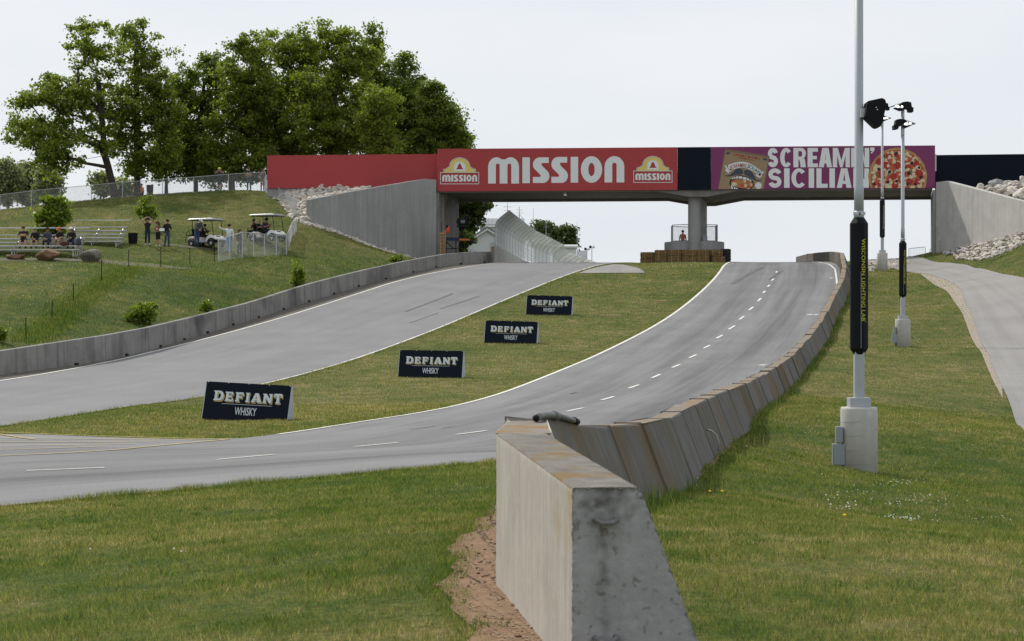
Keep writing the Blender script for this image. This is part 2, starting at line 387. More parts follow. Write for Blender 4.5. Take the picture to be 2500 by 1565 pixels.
for i, b in enumerate(BARP): cz(b.x+.1, b.y, b.z-(.80 if i < 7 else .74))
cz(22.6, 146, 6.05); cz(23.4, 160, 6.2); cz(24.5, 180, 6.3)
# foreground road edge and road
cp(0,1240,24.3); cp(600,1187,27.3); cp(1100,1140,30.2); cz(2.0,31.5,-1.92)
cz(-12, 32, -2.2); cz(-5, 36, -2.2); cz(-20, 45, -2.3); cz(0, 42, -2.15); cz(-30, 60, -2.3); cz(-40, 40, -2.2)
cp(560,1077,46); cp(604,1030,55); cp(1053,921,75.5); cp(1248,837,92.6); cp(1341,771.5,107)
for D, xl, xr in [(66,-8,3.5),(75,-18.5,5),(84,-15,8),(92,-14,10),(99,-12,11),(106,-9.5,13),(113,-7.5,14),(120,-5.3,15.5),(128,-2.8,16.5),(133,-.7,18),(137,1,18.5),(141,2,19.5),(146,4,20.3),(152,5,21),(160,6,22),(180,10,25),(230,16,36),(300,22,45)]:
    cz(xl, D, Zt(D)); cz((xl+xr)/2, D, Zt(D)+(.0 if D < 110 else .04)); cz(xr, D, Zt(D))
cp(1700, 636.5, 140.5)
# left wall
LW = [(-220,900,975,62),(-60,867,936,71),(0,856,922,74),(232,823.7,888,82),(362,800,858,88),(478,773,823,95),(634.6,733,776,105),(695,711.5,757,109),(807,679.5,722,116.5),
      (911,654.7,690,123),(998,635.5,668.6,128.5),(1097,618.7,648,134),(1159,614.4,643,138),(1206.6,614.2,640.5,142)]
def solve_D(y):      # depth at which the climb shows at this height in the picture
    d = np.arange(58, 141, .05); yy_ = CY-np.array([Zt(k) for k in d])*FPX/d
    return float(d[np.argmin(abs(yy_-y))])
LW = [(a[0], a[1], a[2], solve_D(a[2]) if 60 < i*60+1 and a[0] < 1150 else a[3]) for i, a in enumerate(LW)]
LW[0] = (-220, 900, 975, LW[1][3]-6)
for a in LW:
    b = P(a[0], a[2], a[3]); cz(b.x, b.y, Zt(b.y))
for a, b in zip(LW[:-2], LW[1:-1]):      # ground behind the wall, hidden by it
    p, q_ = P(a[0], a[2], a[3]), P(b[0], b[2], b[3]); t = (q_-p).normalized()
    cz(p.x-t.y*3.0, p.y+t.x*3.0, Zt(p.y)+.45)
# left hillside
for q in [(757,545,138.5),(870,590,141),(960,620,143.5),(1030,638,145),(700,617,131),(533,640,124),(620,625,127.5),(420,641,121),(245,634,118),(0,636,116),(-150,640,114),(330,596,126),(480,601,129),(640,583,132),
          (720,545,137),(0,742,95),(240,682,107),(120,690,105),(420,720,105),(560,690,111),(760,640,125),(860,645,129),(300,596,126),(100,606,122),(-100,610,120),
          (0,513,150),(150,497,150),(300,482,150),(450,472,150),(600,466,150),(655,467,149.3),(-200,535,150),(200,540,139),(500,530,140),(640,520,141.5),(0,560,139),(690,500,144)]: cp(*q)
for x, y, z in [(-60,150,8.5),(-38,165,10.3),(-25,165,11.2),(-15,165,11.3),(-8,165,9.5),(-38,200,8),(-25,200,8.5),(-12,200,8),(-60,200,6.5),(-30,260,6),(-60,110,3.2),(-60,80,.6),(-45,85,.6),(-70,50,-1.6),(-4,165,7.0),(-2,200,6.5),(-6,156,7.4)]: cz(x, y, z)
# right side
for q in [(2097,1157,38),(2500,1200,33),(2300,1300,25.5),(2060,1180,34.5),(2300,1090,43),(2207,849,92),(2153,665,133.4),(2484,1035,60),(2412,859,86),(2350,724,110),(2345,690,117),(2256,662,126),(2160,640,137),
          (2278,624,140),(2331,641,133),(2397,659,125),(2450,669,119),(2500,681,112),(2500,600,124),(2340,634,137),(2420,622,131),(2300,620,143),(2370,600,141),(2440,582,137),(2500,566,134),(2200,760,108),(2150,720,118),(2100,700,118),(2300,760,103),(2207,1000,60),(2207,925,75),(2207,884,84),(2153,690,126.5),
          (2600,690,108),(2650,900,80),(2700,1060,60),(2650,600,122)]: cp(*q)
for x, y, z in [(32,150,7.0),(28,150,6.15),(28,165,6.2),(36,150,8),(45,135,8.5),(60,120,8),(60,160,8),(40,180,6.8),(40,230,6.3),(60,230,6),(40,60,-2),(60,60,-1.5),(50,90,2),(22,60,-2.35)]: cz(x, y, z)

C = np.array(CT); S = 40.0
def tps_k(r2): return .5*r2*np.log(r2+1e-9)
A = C[:, :2]/S; n = len(A)
Km = tps_k(((A[:, None]-A[None])**2).sum(-1)); Km += np.eye(n)*.0025
Pm = np.c_[np.ones(n), A]
sol = np.linalg.solve(np.block([[Km, Pm], [Pm.T, np.zeros((3, 3))]]), np.r_[C[:, 2], 0, 0, 0])
GX = np.arange(-75, 66, 1.0); GY = np.arange(-14, 281, 1.0)
gx, gy = np.meshgrid(GX, GY, indexing='ij')
q = np.c_[gx.ravel(), gy.ravel()]/S; HZ = np.zeros(len(q))
for i in range(0, len(q), 8000):
    d = q[i:i+8000]; HZ[i:i+8000] = tps_k(((d[:, None]-A[None])**2).sum(-1)) @ sol[:n] + sol[n] + d @ sol[n+1:]
HZ = HZ.reshape(gx.shape)
HZ = np.clip(HZ, -3.2, 12.5)
# the racing surface itself is graded smooth from wall to pit road
_d = np.arange(-20, 301, .5); _z = np.array([Zt(k) for k in _d]); _k = np.exp(-np.arange(-14, 15)**2/60.); _k /= _k.sum()
_zs = np.convolve(np.pad(_z, 14, mode='edge'), _k, 'valid')
def Zs(y): return np.interp(y, _d, _zs)
_lw = np.array([[P(a[0], a[2], a[3]).x, a[3]] for a in LW]+[[3.5, 152], [6, 170], [14, 230]])
_pl = np.array([[P(px, py, solve_D(py)).x, solve_D(py)] for px, py in [(700,1060),(859,1035),(1035,1009),(1190,971),(1346,911),(1470,859),(1584,802),(1656,756),(1718,704),(1752,669)]]+[[15.9, 143], [17.6, 152], [20, 170], [30, 230]])
_xl = np.interp(gy, _lw[:, 1], _lw[:, 0]); _xr = np.interp(gy, _pl[:, 1], _pl[:, 0])
def sst(t): t = np.clip(t, 0, 1); return t*t*(3-2*t)
_w = sst((gx-(_xl-1.6))/1.4)*np.clip((_xr+8-gx)/8.5, 0, 1)*sst((gy-40)/14)*sst((236-gy)/40)
_w = np.where((gx > bx0-6) & (gx < bx0+6) & (abs(gy-141.5) < 4), 0, _w) if False else _w
HZ = HZ*(1-_w)+Zs(gy)*_w
_b = HZ.copy(); _g = np.exp(-np.arange(-8, 9)**2/32.); _g /= _g.sum()
for ax in (1, 0): _b = np.apply_along_axis(lambda v: np.convolve(np.pad(v, 8, mode='edge'), _g, 'valid'), ax, _b)
_xb = np.interp(gy, [b.y for b in BARP[6:]], [b.x for b in BARP[6:]]); _m = sst((gy-31)/6)*sst((84-gy)/16)*sst((_xb-gx)/2.5)
HZ = HZ*(1-_m)+_b*_m
hump = np.exp(-((gx-12.9)/3.0)**2-((gy-141.2)/3.2)**2)*.10; HZ = HZ+hump
def hv(x, y):
    x = np.clip(np.asarray(x, float), GX[0], GX[-1]-1e-6); y = np.clip(np.asarray(y, float), GY[0], GY[-1]-1e-6)
    i = np.floor(x-GX[0]).astype(int); j = np.floor(y-GY[0]).astype(int); u = x-GX[0]-i; v = y-GY[0]-j
    return (HZ[i, j]*(1-u)+HZ[i+1, j]*u)*(1-v)+(HZ[i, j+1]*(1-u)+HZ[i+1, j+1]*u)*v
def h(x, y): return float(hv(x, y))
def hit(px, py, D0=6, D1=200):      # where the line of sight through a pixel meets the ground
    D = np.arange(D0, D1, .1); x = (px-CX)/FPX*D; z = (CY-py)/FPX*D
    b = np.nonzero(z <= hv(x, D))[0]
    if not len(b): 
        g = np.argmin(z-hv(x, D)); return Vector((x[g], D[g], h(x[g], D[g])))
    k = b[0]
    return Vector((x[k], D[k], h(x[k], D[k])))

DRYC = np.array([(0,12,.44),(-4,14,.36),(-4,22,.44),(3,12,.66),(5,14,.62),(6,20,.52),(5,27,.36),(7,35,.40),(8,60,.55),(16,85,.62),(20,110,.55),(22,125,.5),(-8,60,.58),(0,75,.62),(5,95,.58),(8,110,.58),(12,130,.54),(14,140,.58),
    (-22,95,.30),(-18,110,.26),(-10,120,.30),(-28,98,.52),(-26,108,.45),(-15,122,.40),(-25,125,.45),(-30,135,.58),(-20,140,.60),(-12,140,.52),(-25,148,.42),(-35,125,.5),(32,125,.45),(-4,135,.3)])
def dryv(x, y):
    x = np.asarray(x, float); y = np.asarray(y, float); o = np.zeros(x.shape); wsum = np.zeros(x.shape)
    for a, b, c in DRYC:
        w = 1/((x-a)**2+(y-b)**2*.6+6)**1.6; o += w*c; wsum += w
    return o/wsum
EX = np.r_[[-4000, -1500, -500, -200, -110], GX, [100, 200, 500, 1500, 4000]]
EY = np.r_[[-3000, -600, -150, -50], GY, [350, 500, 900, 2000, 6000]]
ex, ey = np.meshgrid(EX, EY, indexing='ij'); ez = hv(ex, ey)
far = np.clip(np.hypot(np.maximum(np.abs(ex)-75, 0), np.maximum(ey-281, 0))/400, 0, 1); ez = ez*(1-far)+far*1.0
ni, nj = ex.shape; idx = np.arange(ni*nj).reshape(ni, nj)
gf = np.stack([idx[:-1, :-1], idx[1:, :-1], idx[1:, 1:], idx[:-1, 1:]], -1).reshape(-1, 4)
ground = link(bpy.data.objects.new('ground', npmesh('ground', np.stack([ex, ey, ez], -1).reshape(-1, 3), gf, M['ground'], {'dry': dryv(ex, ey)})))
ground.data.polygons.foreach_set('use_smooth', [True]*len(ground.data.polygons)); tag(ground, kind='structure')

def resample(pts, n):
    a = np.array([[p[0], p[1]] for p in pts], float); s = np.r_[0, np.cumsum(np.hypot(*np.diff(a, axis=0).T))]
    t = np.linspace(0, s[-1], n); return np.c_[np.interp(t, s, a[:, 0]), np.interp(t, s, a[:, 1])]
def smooth(pts, it=2):      # Chaikin
    a = [Vector((p[0], p[1])) for p in pts]
    for _ in range(it):
        b = [a[0]]
        for p, q in zip(a, a[1:]): b += [p*.75+q*.25, p*.25+q*.75]
        a = b+[a[-1]]
    return a
def strip(name, left, right, mt, off, n=160, m=10, kind='structure', parent=None, along=None):
    l = resample(left, n); r = resample(right, n); t = np.linspace(0, 1, m+1)
    xy = l[:, None]*(1-t[None, :, None])+r[:, None]*t[None, :, None]
    x, y = xy[..., 0], xy[..., 1]; z = hv(x, y)+off
    mid = (l+r)/2; s = np.r_[0, np.cumsum(np.hypot(*np.diff(mid, axis=0).T))]; w = np.hypot(*(r-l).T).mean()
    idx = np.arange(n*(m+1)).reshape(n, m+1)
    f = np.stack([idx[:-1, :-1], idx[:-1, 1:], idx[1:, 1:], idx[1:, :-1]], -1).reshape(-1, 4)
    me = npmesh(name, np.stack([x, y, z], -1).reshape(-1, 3), f, mt, {'across': np.broadcast_to(t*w, x.shape), 'along': np.broadcast_to(s[:, None], x.shape), 'frac': np.broadcast_to(t, x.shape)})
    me.polygons.foreach_set('use_smooth', [True]*len(me.polygons))
    o = link(bpy.data.objects.new(name, me), parent)
    if kind: tag(o, kind=kind)
    return o
def line(name, pts, w, mt, off, n=120, parent=None, kind=None):
    a = resample(smooth(pts, 1), n); d = np.gradient(a, axis=0); d /= np.hypot(*d.T)[:, None]+1e-9; nn = np.c_[-d[:, 1], d[:, 0]]
    return strip(name, a+nn*w/2, a-nn*w/2, mt, off, n, 1, kind, parent)
def hits(l): return [hit(*p).xy for p in l]

# outlines on the ground, found from where they lie
far_l = [Vector((1.6,143)), Vector((3.2,152)), Vector((6,170)), Vector((12,215))]
TL = hits([(-260,976),(0,932),(237,890),(450,841),(700,772),(926,700),(1000,680),(1090,661)])+[Vector((-2.7,134.2)), Vector((-1.0,138.6)), Vector((.4,143)), Vector((2.4,152)), Vector((6,170)), Vector((14,215))]
TR = hits([(-260,1076),(0,1042),(310,993),(497,973),(725,921),(880,875),(1035,818),(1170,761),(1294,709),(1387,673),(1440,656)])+[Vector((6.3,136.6)), Vector((8.4,143)), Vector((10.4,152)), Vector((14,170)), Vector((22,215))]
PL = hits([(-260,1080),(0,1059),(300,1072),(560,1077),(662,1066),(859,1035),(1035,1009),(1190,971),(1346,911),(1470,859),(1584,802),(1656,756),(1718,704),(1752,669)])+[Vector((14.5,136.6)), Vector((15.9,143)), Vector((17.6,152)), Vector((20,170)), Vector((26,215))]
PR0 = hits([(-260,1270),(0,1240),(300,1214),(600,1187),(900,1158),(1100,1140),(1205,1130)])
PR = PR0+[Vector((.9,31.8)), Vector((2.0,32.3)), Vector((2.75,33))]+[Vector((b.x-.3, b.y)) for b in BARP[9:]]+[Vector((22.3,146)), Vector((23.2,160)), Vector((25,180)), Vector((31,215))]
TLs, TRs, PLs, PRs = smooth(TL, 3), smooth(TR), smooth(PL), smooth(PR)
def shift_out(pts, w, sgn):
    a = resample(pts, 200); d = np.gradient(a, axis=0); d /= np.hypot(*d.T)[:, None]+1e-9
    return a+np.c_[-d[:, 1], d[:, 0]]*w*sgn
track = strip('race_track', shift_out(TLs, .35, 1), TRs, M['track'], .02, 260, 14)
pit = strip('pit_road', PLs, PRs, M['pit'], .03, 260, 14)
# the paved apron west of the median tip where the two roads meet
apr = strip('paved_apron', hits([(-260,1076),(-120,1060),(-10,1044)]), hits([(-260,1082),(-120,1070),(-10,1060)]), M['track'], .024, 40, 6)
line('edge_line_left', TLs, .13, M['white'], .032, 260, kind='structure')
line('edge_line_median', [p for p in shift_out(TRs, .12, 1) if p[1] > 66], .10, M['white'], .032, 200, kind='structure')
line('edge_line_pit_road', [p for p in shift_out(PLs, .12, -1) if p[0]/p[1]*FPX+CX > 655], .13, M['white'], .042, 220, kind='structure')
line('edge_line_barrier', hits([(2044,700),(2042.5,683),(2040,666),(2038,655)])+[Vector((21.2,138)), Vector((21.9,146))], .12, M['white'], .042, 60, kind='structure')
dash_px = [((65,1155),(255,1147)),((530,1127),(668,1115)),((865,1095),(972,1085)),((1115,1065),(1188,1056)),((1384,1008),(1424,999)),((1468,980),(1499,971)),((1535,951),(1560,942)),((1592,925),(1612,916)),((1641,900),(1660,892)),((1682,876),(1700,868)),((1718,852),(1733,845)),
           ((1749,828),(1764,820)),((1779,806),(1794,797)),((1805,782),(1816,774)),((1828,759),(1839,751)),((1850,737),(1858,730)),((1863,717),(1868,712)),((1874,702),(1879,697)),((1884,687),(1889,682)),((1895,667),(1897,664))]
dash_c = [((hit(*a)+hit(*b))/2).xy for a, b in dash_px]
dsm = resample(smooth(dash_c, 2), 400)
for a, b in dash_px:
    pa, pb = hit(*a).xy, hit(*b).xy
    o = line('lane_dash', [pa, (pa+pb)/2, pb], .12, M['white'], .042, 6, parent=pit)
for px, py, wpx in [(1862,894,16),(1977,770,11),(1992,770,10),(2029,680.5,8)]:
    a, b = hit(px-wpx/2, py).xy, hit(px+wpx/2, py).xy
    line('grid_mark', [a, (a+b)/2, b], .32, M['white'], .042, 4, parent=pit)
for l in [[(-60,1057),(560,1077)], [(-60,1120),(250,1106),(400,1091),(560,1077)], [(-40,1072),(480,1078)], [(-40,1083),(400,1082)], [(-40,1093),(330,1088)], [(-40,1104),(260,1094)], [(-60,1055),(84,1077)]]:
    p = hits(l); line('hatch_line', [p[0]]+[x for x in p[1:]] if len(p) > 2 else [p[0], (p[0]+p[1])/2, p[1]], .09 if len(l) == 2 else .12, M['yellow'], .046, 40, parent=pit)
for l, w in [([(990,762),(1105,718)], .22),([(1075,755),(1170,724)], .16),([(1000,790),(1070,765)], .08)]:
    p = hits(l); line('skid_mark', [p[0], (p[0]+p[1])/2, p[1]], w, M['rubber'], .03, 20, parent=track)
for l, w in [([(1788,695),(1862,654)], .3),([(1880,684),(1910,662)], .25),([(1392,965),(1408,960)], .06),([(1000,1052),(1062,1044)], .06),([(1080,1049),(1110,1045)], .06)]:
    p = hits(l); line('skid_mark', [p[0], (p[0]+p[1])/2, p[1]], w, M['rubber'], .041, 20, parent=pit)
# service road on the right, its gravel shoulder, the concrete pad by the crest, the gravel path and bare earth
SL = hits([(2560,1210),(2510,1090),(2484,1035),(2455,960),(2412,859),(2378,790),(2355,735),(2340,700),(2318,685),(2256,668),(2200,658)])+[Vector((24.6,137)), Vector((25.0,142)), Vector((26,152)), Vector((29,180))]
SR = [Vector((25,36)), Vector((26,48)), Vector((28,75)), Vector((29,100))]+hits([(2500,681),(2450,669),(2397,659),(2331,641)])+[Vector((28.6,140)), Vector((29.3,146)), Vector((30,155)), Vector((33,180))]
SLs, SRs = smooth(SL), smooth(SR)
service = strip('service_road', SLs, SRs, M['service'], .03, 200, 10)
strip('gravel_shoulder', smooth(hits([(2448,975),(2400,862),(2352,775),(2332,735),(2290,700),(2240,668),(2205,662)])), [p for p in SLs if 72 < p[1] < 131], M['gravel'], .02, 80, 4)
strip('concrete_pad', hits([(1412,668),(1450,655),(1500,646)]), hits([(1575,667),(1560,656),(1520,647)]), M['service'], .03, 12, 8)
strip('gravel_path', smooth(hits([(-60,631),(110,631),(245,635),(330,641),(420,650),(470,656)])), smooth(hits([(-60,638),(110,636),(240,642),(330,652),(420,657),(470,658)])), M['path'], .02, 80, 6)
strip('cart_path', smooth(hits([(395,595),(470,602),(540,608),(600,608)])), smooth(hits([(390,597),(470,607),(540,613),(600,612)])), M['path'], .02, 40, 4)
strip('wall_shoulder', smooth([Vector((p[0], p[1])) for p in TLs if p[1] < 143]), smooth([P(a[0], a[2], a[3]).xy for a in LW]), M['wall_dirt'], .022, 160, 4)
DIRT1 = [(1135,1600),(1092,1440),(1098,1360),(1140,1300),(1205,1245),(1215,1205)]
dl = [Vector((p[0]+.05*math.sin(p[1]*2.1)+.03*math.sin(p[1]*5.3+1)+.015*math.sin(p[1]*12), p[1])) for i, p in enumerate(resample(smooth(hits(DIRT1), 2), 70))]; dr = [Vector((.40,7.6)), Vector((.3,8.4)), Vector((.2,9.3)), Vector((.1,10.2)), Vector((.0,11.2)), Vector((.0,14))]
strip('bare_dirt', dl, dr, M['dirt'], .012, 90, 10)
strip('bare_dirt_right', hits([(1690,1160),(1725,1110),(1770,1070),(1800,1050)]), hits([(1700,1180),(1770,1105),(1815,1068),(1850,1035)]), M['dirt'], .012, 30, 6)
strip('bare_dirt_near', [Vector((.85,7.2)), Vector((.72,8.2)), Vector((.55,9.2))], [Vector((1.12,7.2)), Vector((.95,8.2)), Vector((.62,9.2))], M['dirt'], .012, 20, 4)
for (px, py), rr in [((1490,770),.55),((1610,735),.4)]:     # worn straw-coloured spots in the median
    c = hit(px, py); b = MB(); vs = [Vector((c.x, c.y, h(c.x, c.y)+.02))]
    for k in range(20):
        a = 2*math.pi*k/20; r_ = rr*random.uniform(.7, 1.15); x, y = c.x+math.cos(a)*r_*1.5, c.y+math.sin(a)*r_*.7
        vs.append(Vector((x, y, h(x, y)+.015)))
    b.add(vs, [(0, k+1, (k+1) % 20+1) for k in range(20)]); tag(b.build('worn_patch', M['straw']), kind='structure')
# ------------------------------------------------------------------ concrete barriers and walls
M['oldsteel'] = mat('weathered_steel', (.20,.20,.21), .7, .2, var=.3, vscale=30)
ORD = ['first','second','third','fourth','fifth','sixth','seventh','eighth','ninth','tenth','eleventh','twelfth','thirteenth','fourteenth','fifteenth','sixteenth','seventeenth','eighteenth','nineteenth','twentieth']
TENS = {20:'twent',30:'thirt',40:'fort'}
def ordinal(i):
    if i <= 20: return ORD[i-1]
    t, u = i//10*10, i % 10
    return TENS[t]+'ieth' if u == 0 else TENS[t]+'y-'+ORD[u-1]

def barrier_segment(a, b, i, near=False):
    t = (b-a); t.z = 0; ln = t.length; t.normalize(); nl = Vector((-t.y, t.x, 0))
    g = .022; a2 = a.lerp(b, g/ln); b2 = a.lerp(b, 1-g/ln)
    c = (a2+b2)/2; root_z = min(a2.z, b2.z)-.81
    o = MB(); dz = random.uniform(-.018, .018); sh = random.uniform(-.028, .028)
    wt, wb = .287, .31
    def ring(p):
        p = p+nl*sh+Vector((0,0,dz)); d = Vector((0,0,-.92))
        return [p, p+nl*wt, p+nl*(wt+.015)+d, p-nl*wb*1.12+d]
    A, B = ring(a2), ring(b2)
    o.add(A+B, [(0,1,5,4)]); o.cur = 1; o.f; o.mi[-1] = 1
    o.cur = 0; o.add(A+B, [(1,2,6,5), (0,4,7,3), (3,7,6,2)]); o.cur = 2; o.add(A+B, [(0,3,2,1), (4,5,6,7)])
    ob = o.build('concrete_barrier', [M['barrier_near'] if near else M['barrier'], M['lichen'], M['barrier_end'] if near else M['barrier']], None, bevel=.018)
    return ob, c, t, nl

pts = list(BARP[:7]); rest = BARP[6:]
seg_pts = pts[:]
acc = [rest[0]]
s = np.r_[0, np.cumsum([(q-p).length for p, q in zip(rest, rest[1:])])]
for k in range(1, int(round(s[-1]/3.05))+1):
    d = s[-1]*k/int(round(s[-1]/3.05))
    seg_pts.append(Vector([np.interp(d, s, [p[j] for p in rest]) for j in range(3)]))
end_pts = [seg_pts[-1]+Vector((.15, 3.0, .21)), seg_pts[-1]+Vector((.3, 6.0, .38)), seg_pts[-1]+Vector((.5, 12, .6)), seg_pts[-1]+Vector((.8, 20, .85)), seg_pts[-1]+Vector((1.2, 29, 1.0))]
seg_pts += end_pts
nseg = len(seg_pts)-1
look = {0: 'nearest concrete barrier block with a dark weathered end and lichen top', 1: 'lichen topped barrier block directly behind the nearest block', 2: 'barrier block that turns right under the grey drain pipe'}
for i in range(nseg):
    a, b = seg_pts[i], seg_pts[i+1]
    if i == 0:
        # the near block: same profile, worn edges, pores, and a shallow keyway with two steel lifting loops in its end
        t = (b-a); t.z = 0; ln = t.length; t.normalize(); nl = Vector((-t.y, t.x, 0))
        root = thing('concrete_barrier', (a.x, a.y, a.z-.81), look[0], 'barrier', 'right-hand barrier blocks')
        from mathutils import noise as mn
        HB = 1.0; OUT = -.381
        def prof():     # outline from the foot of the left face over the top to the foot of the right face: (u, z, kind, edge weight)
            o_ = []
            for k in range(46): f = k/45; o_.append((.287, -HB+(HB-.014)*f, 0))
            for k in range(1, 5): an = math.pi/2*k/5; o_.append((.287-.014+.014*math.cos(an), -.014+.014*math.sin(an), 1))
            for k in range(15): f = k/14; o_.append((.273-(.273-.016)*f, 0, 1))
            for k in range(1, 5): an = math.pi/2*k/5; o_.append((.016-.016*math.sin(an)-.0, -.016+.016*math.cos(an), 1))
            for k in range(46): f = k/45; z = -.016-(HB-.016)*f; o_.append((OUT*(-z)/HB, z, 0))
            return o_
        pr = prof(); NA = 110; vs = []; fs = []; mi_ = []
        c_uz = (.06, -.45)
        def wear(pos, edge, amt): 
            n1 = mn.noise(pos*14); n2 = mn.noise(pos*45); n3 = mn.noise(pos*110)
            d = .0012*n1+.0010*n2
            if edge: d -= amt*max(0, n2*.7+n3*.6+.05)
            return d
        for k in range(NA+1):
            f = k/NA; q = a+(b-t*.012-a)*f; endw = math.exp(-(f*3.0/.02)**2)
            for j, (u, z, kd) in enumerate(pr):
                pos = q+nl*u+Vector((0,0,z)); corner = (45 <= j <= 49 or 63 <= j <= 68)
                dirn = Vector((c_uz[0]-u, c_uz[1]-z)).normalized()
                d = wear(pos, corner or endw > .3, .010+.016*endw)
                vs.append(pos-(nl*dirn.x+Vector((0,0,dirn.y)))*d)
        m_ = len(pr)
        for k in range(NA):
            for j in range(m_-1):
                fs.append((k*m_+j, k*m_+j+1, (k+1)*m_+j+1, (k+1)*m_+j)); mi_.append(1 if 46 <= j <= 66 else 0)
        # end face: grid between the left and right outlines with a soft shallow keyway and pores
        NU, NZ = 54, 120; base_i = len(vs)
        for r_ in range(NZ+1):
            z = -HB*r_/NZ; ul, ur = .287, OUT*(-z)/HB
            if r_ == 0: ul, ur = .273, .016
            for c2 in range(NU+1):
                u = ul+(ur-ul)*c2/NU; pos = a+nl*u+Vector((0,0,z)); k0 = (u-(.146+.012*z))/.062
                g_ = math.exp(-k0**4)*sst(np.array((-z-.075)/.14))*.026
                top = math.exp(-((u-.15)/.13)**2)*math.exp(-((z+.05)/.09)**2)*.012*(.6+mn.noise(pos*30))
                e_ = min(c2, NU-c2)/NU; ed = max(0, 1-e_*16)+max(0, 1-r_/5.)
                d = .0015*mn.noise(pos*18)+.0012*mn.noise(pos*60)+ed*.014*max(0, mn.noise(pos*40)*.8+mn.noise(pos*95)*.6+.1)
                pore = mn.noise(pos*52+Vector((7,3,1))); d += .006*max(0, pore-.52)*4
                rag = max(0, .2-abs(u-.06))*.0
                vs.append(pos+t*(float(g_)+top+d)+nl*(.004*mn.noise(pos*50)*min(1,ed)))
        for r_ in range(NZ):
            for c2 in range(NU):
                o2 = base_i+r_*(NU+1)+c2; fs.append((o2, o2+1, o2+NU+2, o2+NU+1)); mi_.append(2)
        me = bpy.data.meshes.new('body'); me.from_pydata([tuple(v-root.location) for v in vs], [], fs)
        for mm in (M['barrier_near'], M['lichen_near'], M['barrier_end']): me.materials.append(mm)
        me.polygons.foreach_set('material_index', mi_); me.polygons.foreach_set('use_smooth', [True]*len(mi_)); me.update()
        bo = link(bpy.data.objects.new('body', me), root)
        # stain that has soaked into the top of the end face and run down the keyway
        tm = M['barrier_end'].node_tree; bn = tm.nodes['Principled BSDF']; src_ = bn.inputs['Base Color'].links[0].from_socket
        ge = tm.nodes.new('ShaderNodeNewGeometry'); dn = tm.nodes.new('ShaderNodeVectorMath'); dn.operation = 'SUBTRACT'; tm.links.new(ge.outputs['Position'], dn.inputs[0]); dn.inputs[1].default_value = a+nl*.145
        dv = tm.nodes.new('ShaderNodeVectorMath'); dv.operation = 'DOT_PRODUCT'; tm.links.new(dn.outputs[0], dv.inputs[0]); dv.inputs[1].default_value = nl
        sp_ = tm.nodes.new('ShaderNodeSeparateXYZ'); tm.links.new(dn.outputs[0], sp_.inputs[0])
        def mth(op, x, y=None):
            q_ = tm.nodes.new('ShaderNodeMath'); q_.operation = op
            for ii, xx in enumerate((x, y)):
                if xx is None: continue
                if isinstance(xx, (int, float)): q_.inputs[ii].default_value = xx
                else: tm.links.new(xx, q_.inputs[ii])
            return q_.outputs[0]
        nz_ = tm.nodes.new('ShaderNodeTexNoise'); nz_.inputs['Scale'].default_value = 17; nz_.inputs['Detail'].default_value = 7; tm.links.new(ge.outputs['Position'], nz_.inputs['Vector'])
        ax_ = mth('ABSOLUTE', dv.outputs['Value'])
        blot = mth('SUBTRACT', mth('SUBTRACT', 1.05, mth('MULTIPLY', ax_, 4.6)), mth('MULTIPLY', mth('MULTIPLY', sp_.outputs[2], -1), 2.9))
        run = mth('SUBTRACT', .42, mth('MULTIPLY', ax_, 7.5))
        tot = mth('ADD', mth('MAXIMUM', blot, run), mth('MULTIPLY', mth('SUBTRACT', nz_.outputs[0], .5), 2.2))
        mr = tm.nodes.new('ShaderNodeMapRange'); mr.inputs[1].default_value = .15; mr.inputs[2].default_value = 1.0; mr.inputs[3].default_value = 0; mr.inputs[4].default_value = .62; tm.links.new(tot, mr.inputs[0])
        mq = tm.nodes.new('ShaderNodeMix'); mq.data_type = 'RGBA'; tm.links.new(mr.outputs[0], mq.inputs[0]); tm.links.new(src_, mq.inputs[6]); mq.inputs[7].default_value = (.048, .042, .036, 1); tm.links.new(mq.outputs[2], bn.inputs['Base Color'])
        for zz in (-.135, -.63):
            m_ = a+nl*.145+t*.03+Vector((0,0,zz)); r_ = MB(); r_.smooth = True
            r_.tube([m_+nl*.045+t*.01, m_+nl*.043-t*.05, m_+nl*.02-t*.07-Vector((0,0,.012)), m_-nl*.02-t*.07-Vector((0,0,.012)), m_-nl*.043-t*.05, m_-nl*.045+t*.01], .010, 8)
            r_.build('lifting_loop', M['oldsteel'], root, world=True)
        continue
    ob, c, t, nl = barrier_segment(a, b, i, near=(i == 1))
    if i < nseg-5:
        lab = look.get(i) or f"{ordinal(i+1)} barrier block from the near end of the right-hand wall"
    else: lab = f"{ordinal(i-(nseg-5)+1)} of the pale barrier blocks running on past the crest"
    tag(ob, lab, 'barrier', 'right-hand barrier blocks')
# drain pipe lying on the barrier, conduit and access plate
pp = [P(1309,1021,13.6), P(1318,1016,13.9), P(1330,1013.5,14.3), P(1352,1014,14.9), P(1358,1015,15.2)]
o = MB(); o.smooth = True; o.tube(pp, [.028]*5, 12); 
root = thing('drain_pipe', pp[0], 'grey plastic drain pipe with an elbow lying on top of the barrier', 'pipe')
o.build('elbow', M['pvc'], root, world=True)
o = MB(); o.smooth = True; o.tube([pp[0]+(pp[0]-pp[1])*.02, pp[0]+(pp[1]-pp[0])*.2], .022, 12); o.build('bore', M['black'], root, world=True)
o = MB(); o.smooth = True; o.tube([P(1350,1014,14.85), P(1360,1015.5,15.2)], .034, 12); o.build('coupling', M['pvc'], root, world=True)
o = MB(); o.smooth = True; o.tube([P(1359,1015.3,15.2), P(1385,1022,16.0), P(1407,1029,17.0)], .023, 10); o.build('pipe', M['pvc'], root, world=True)
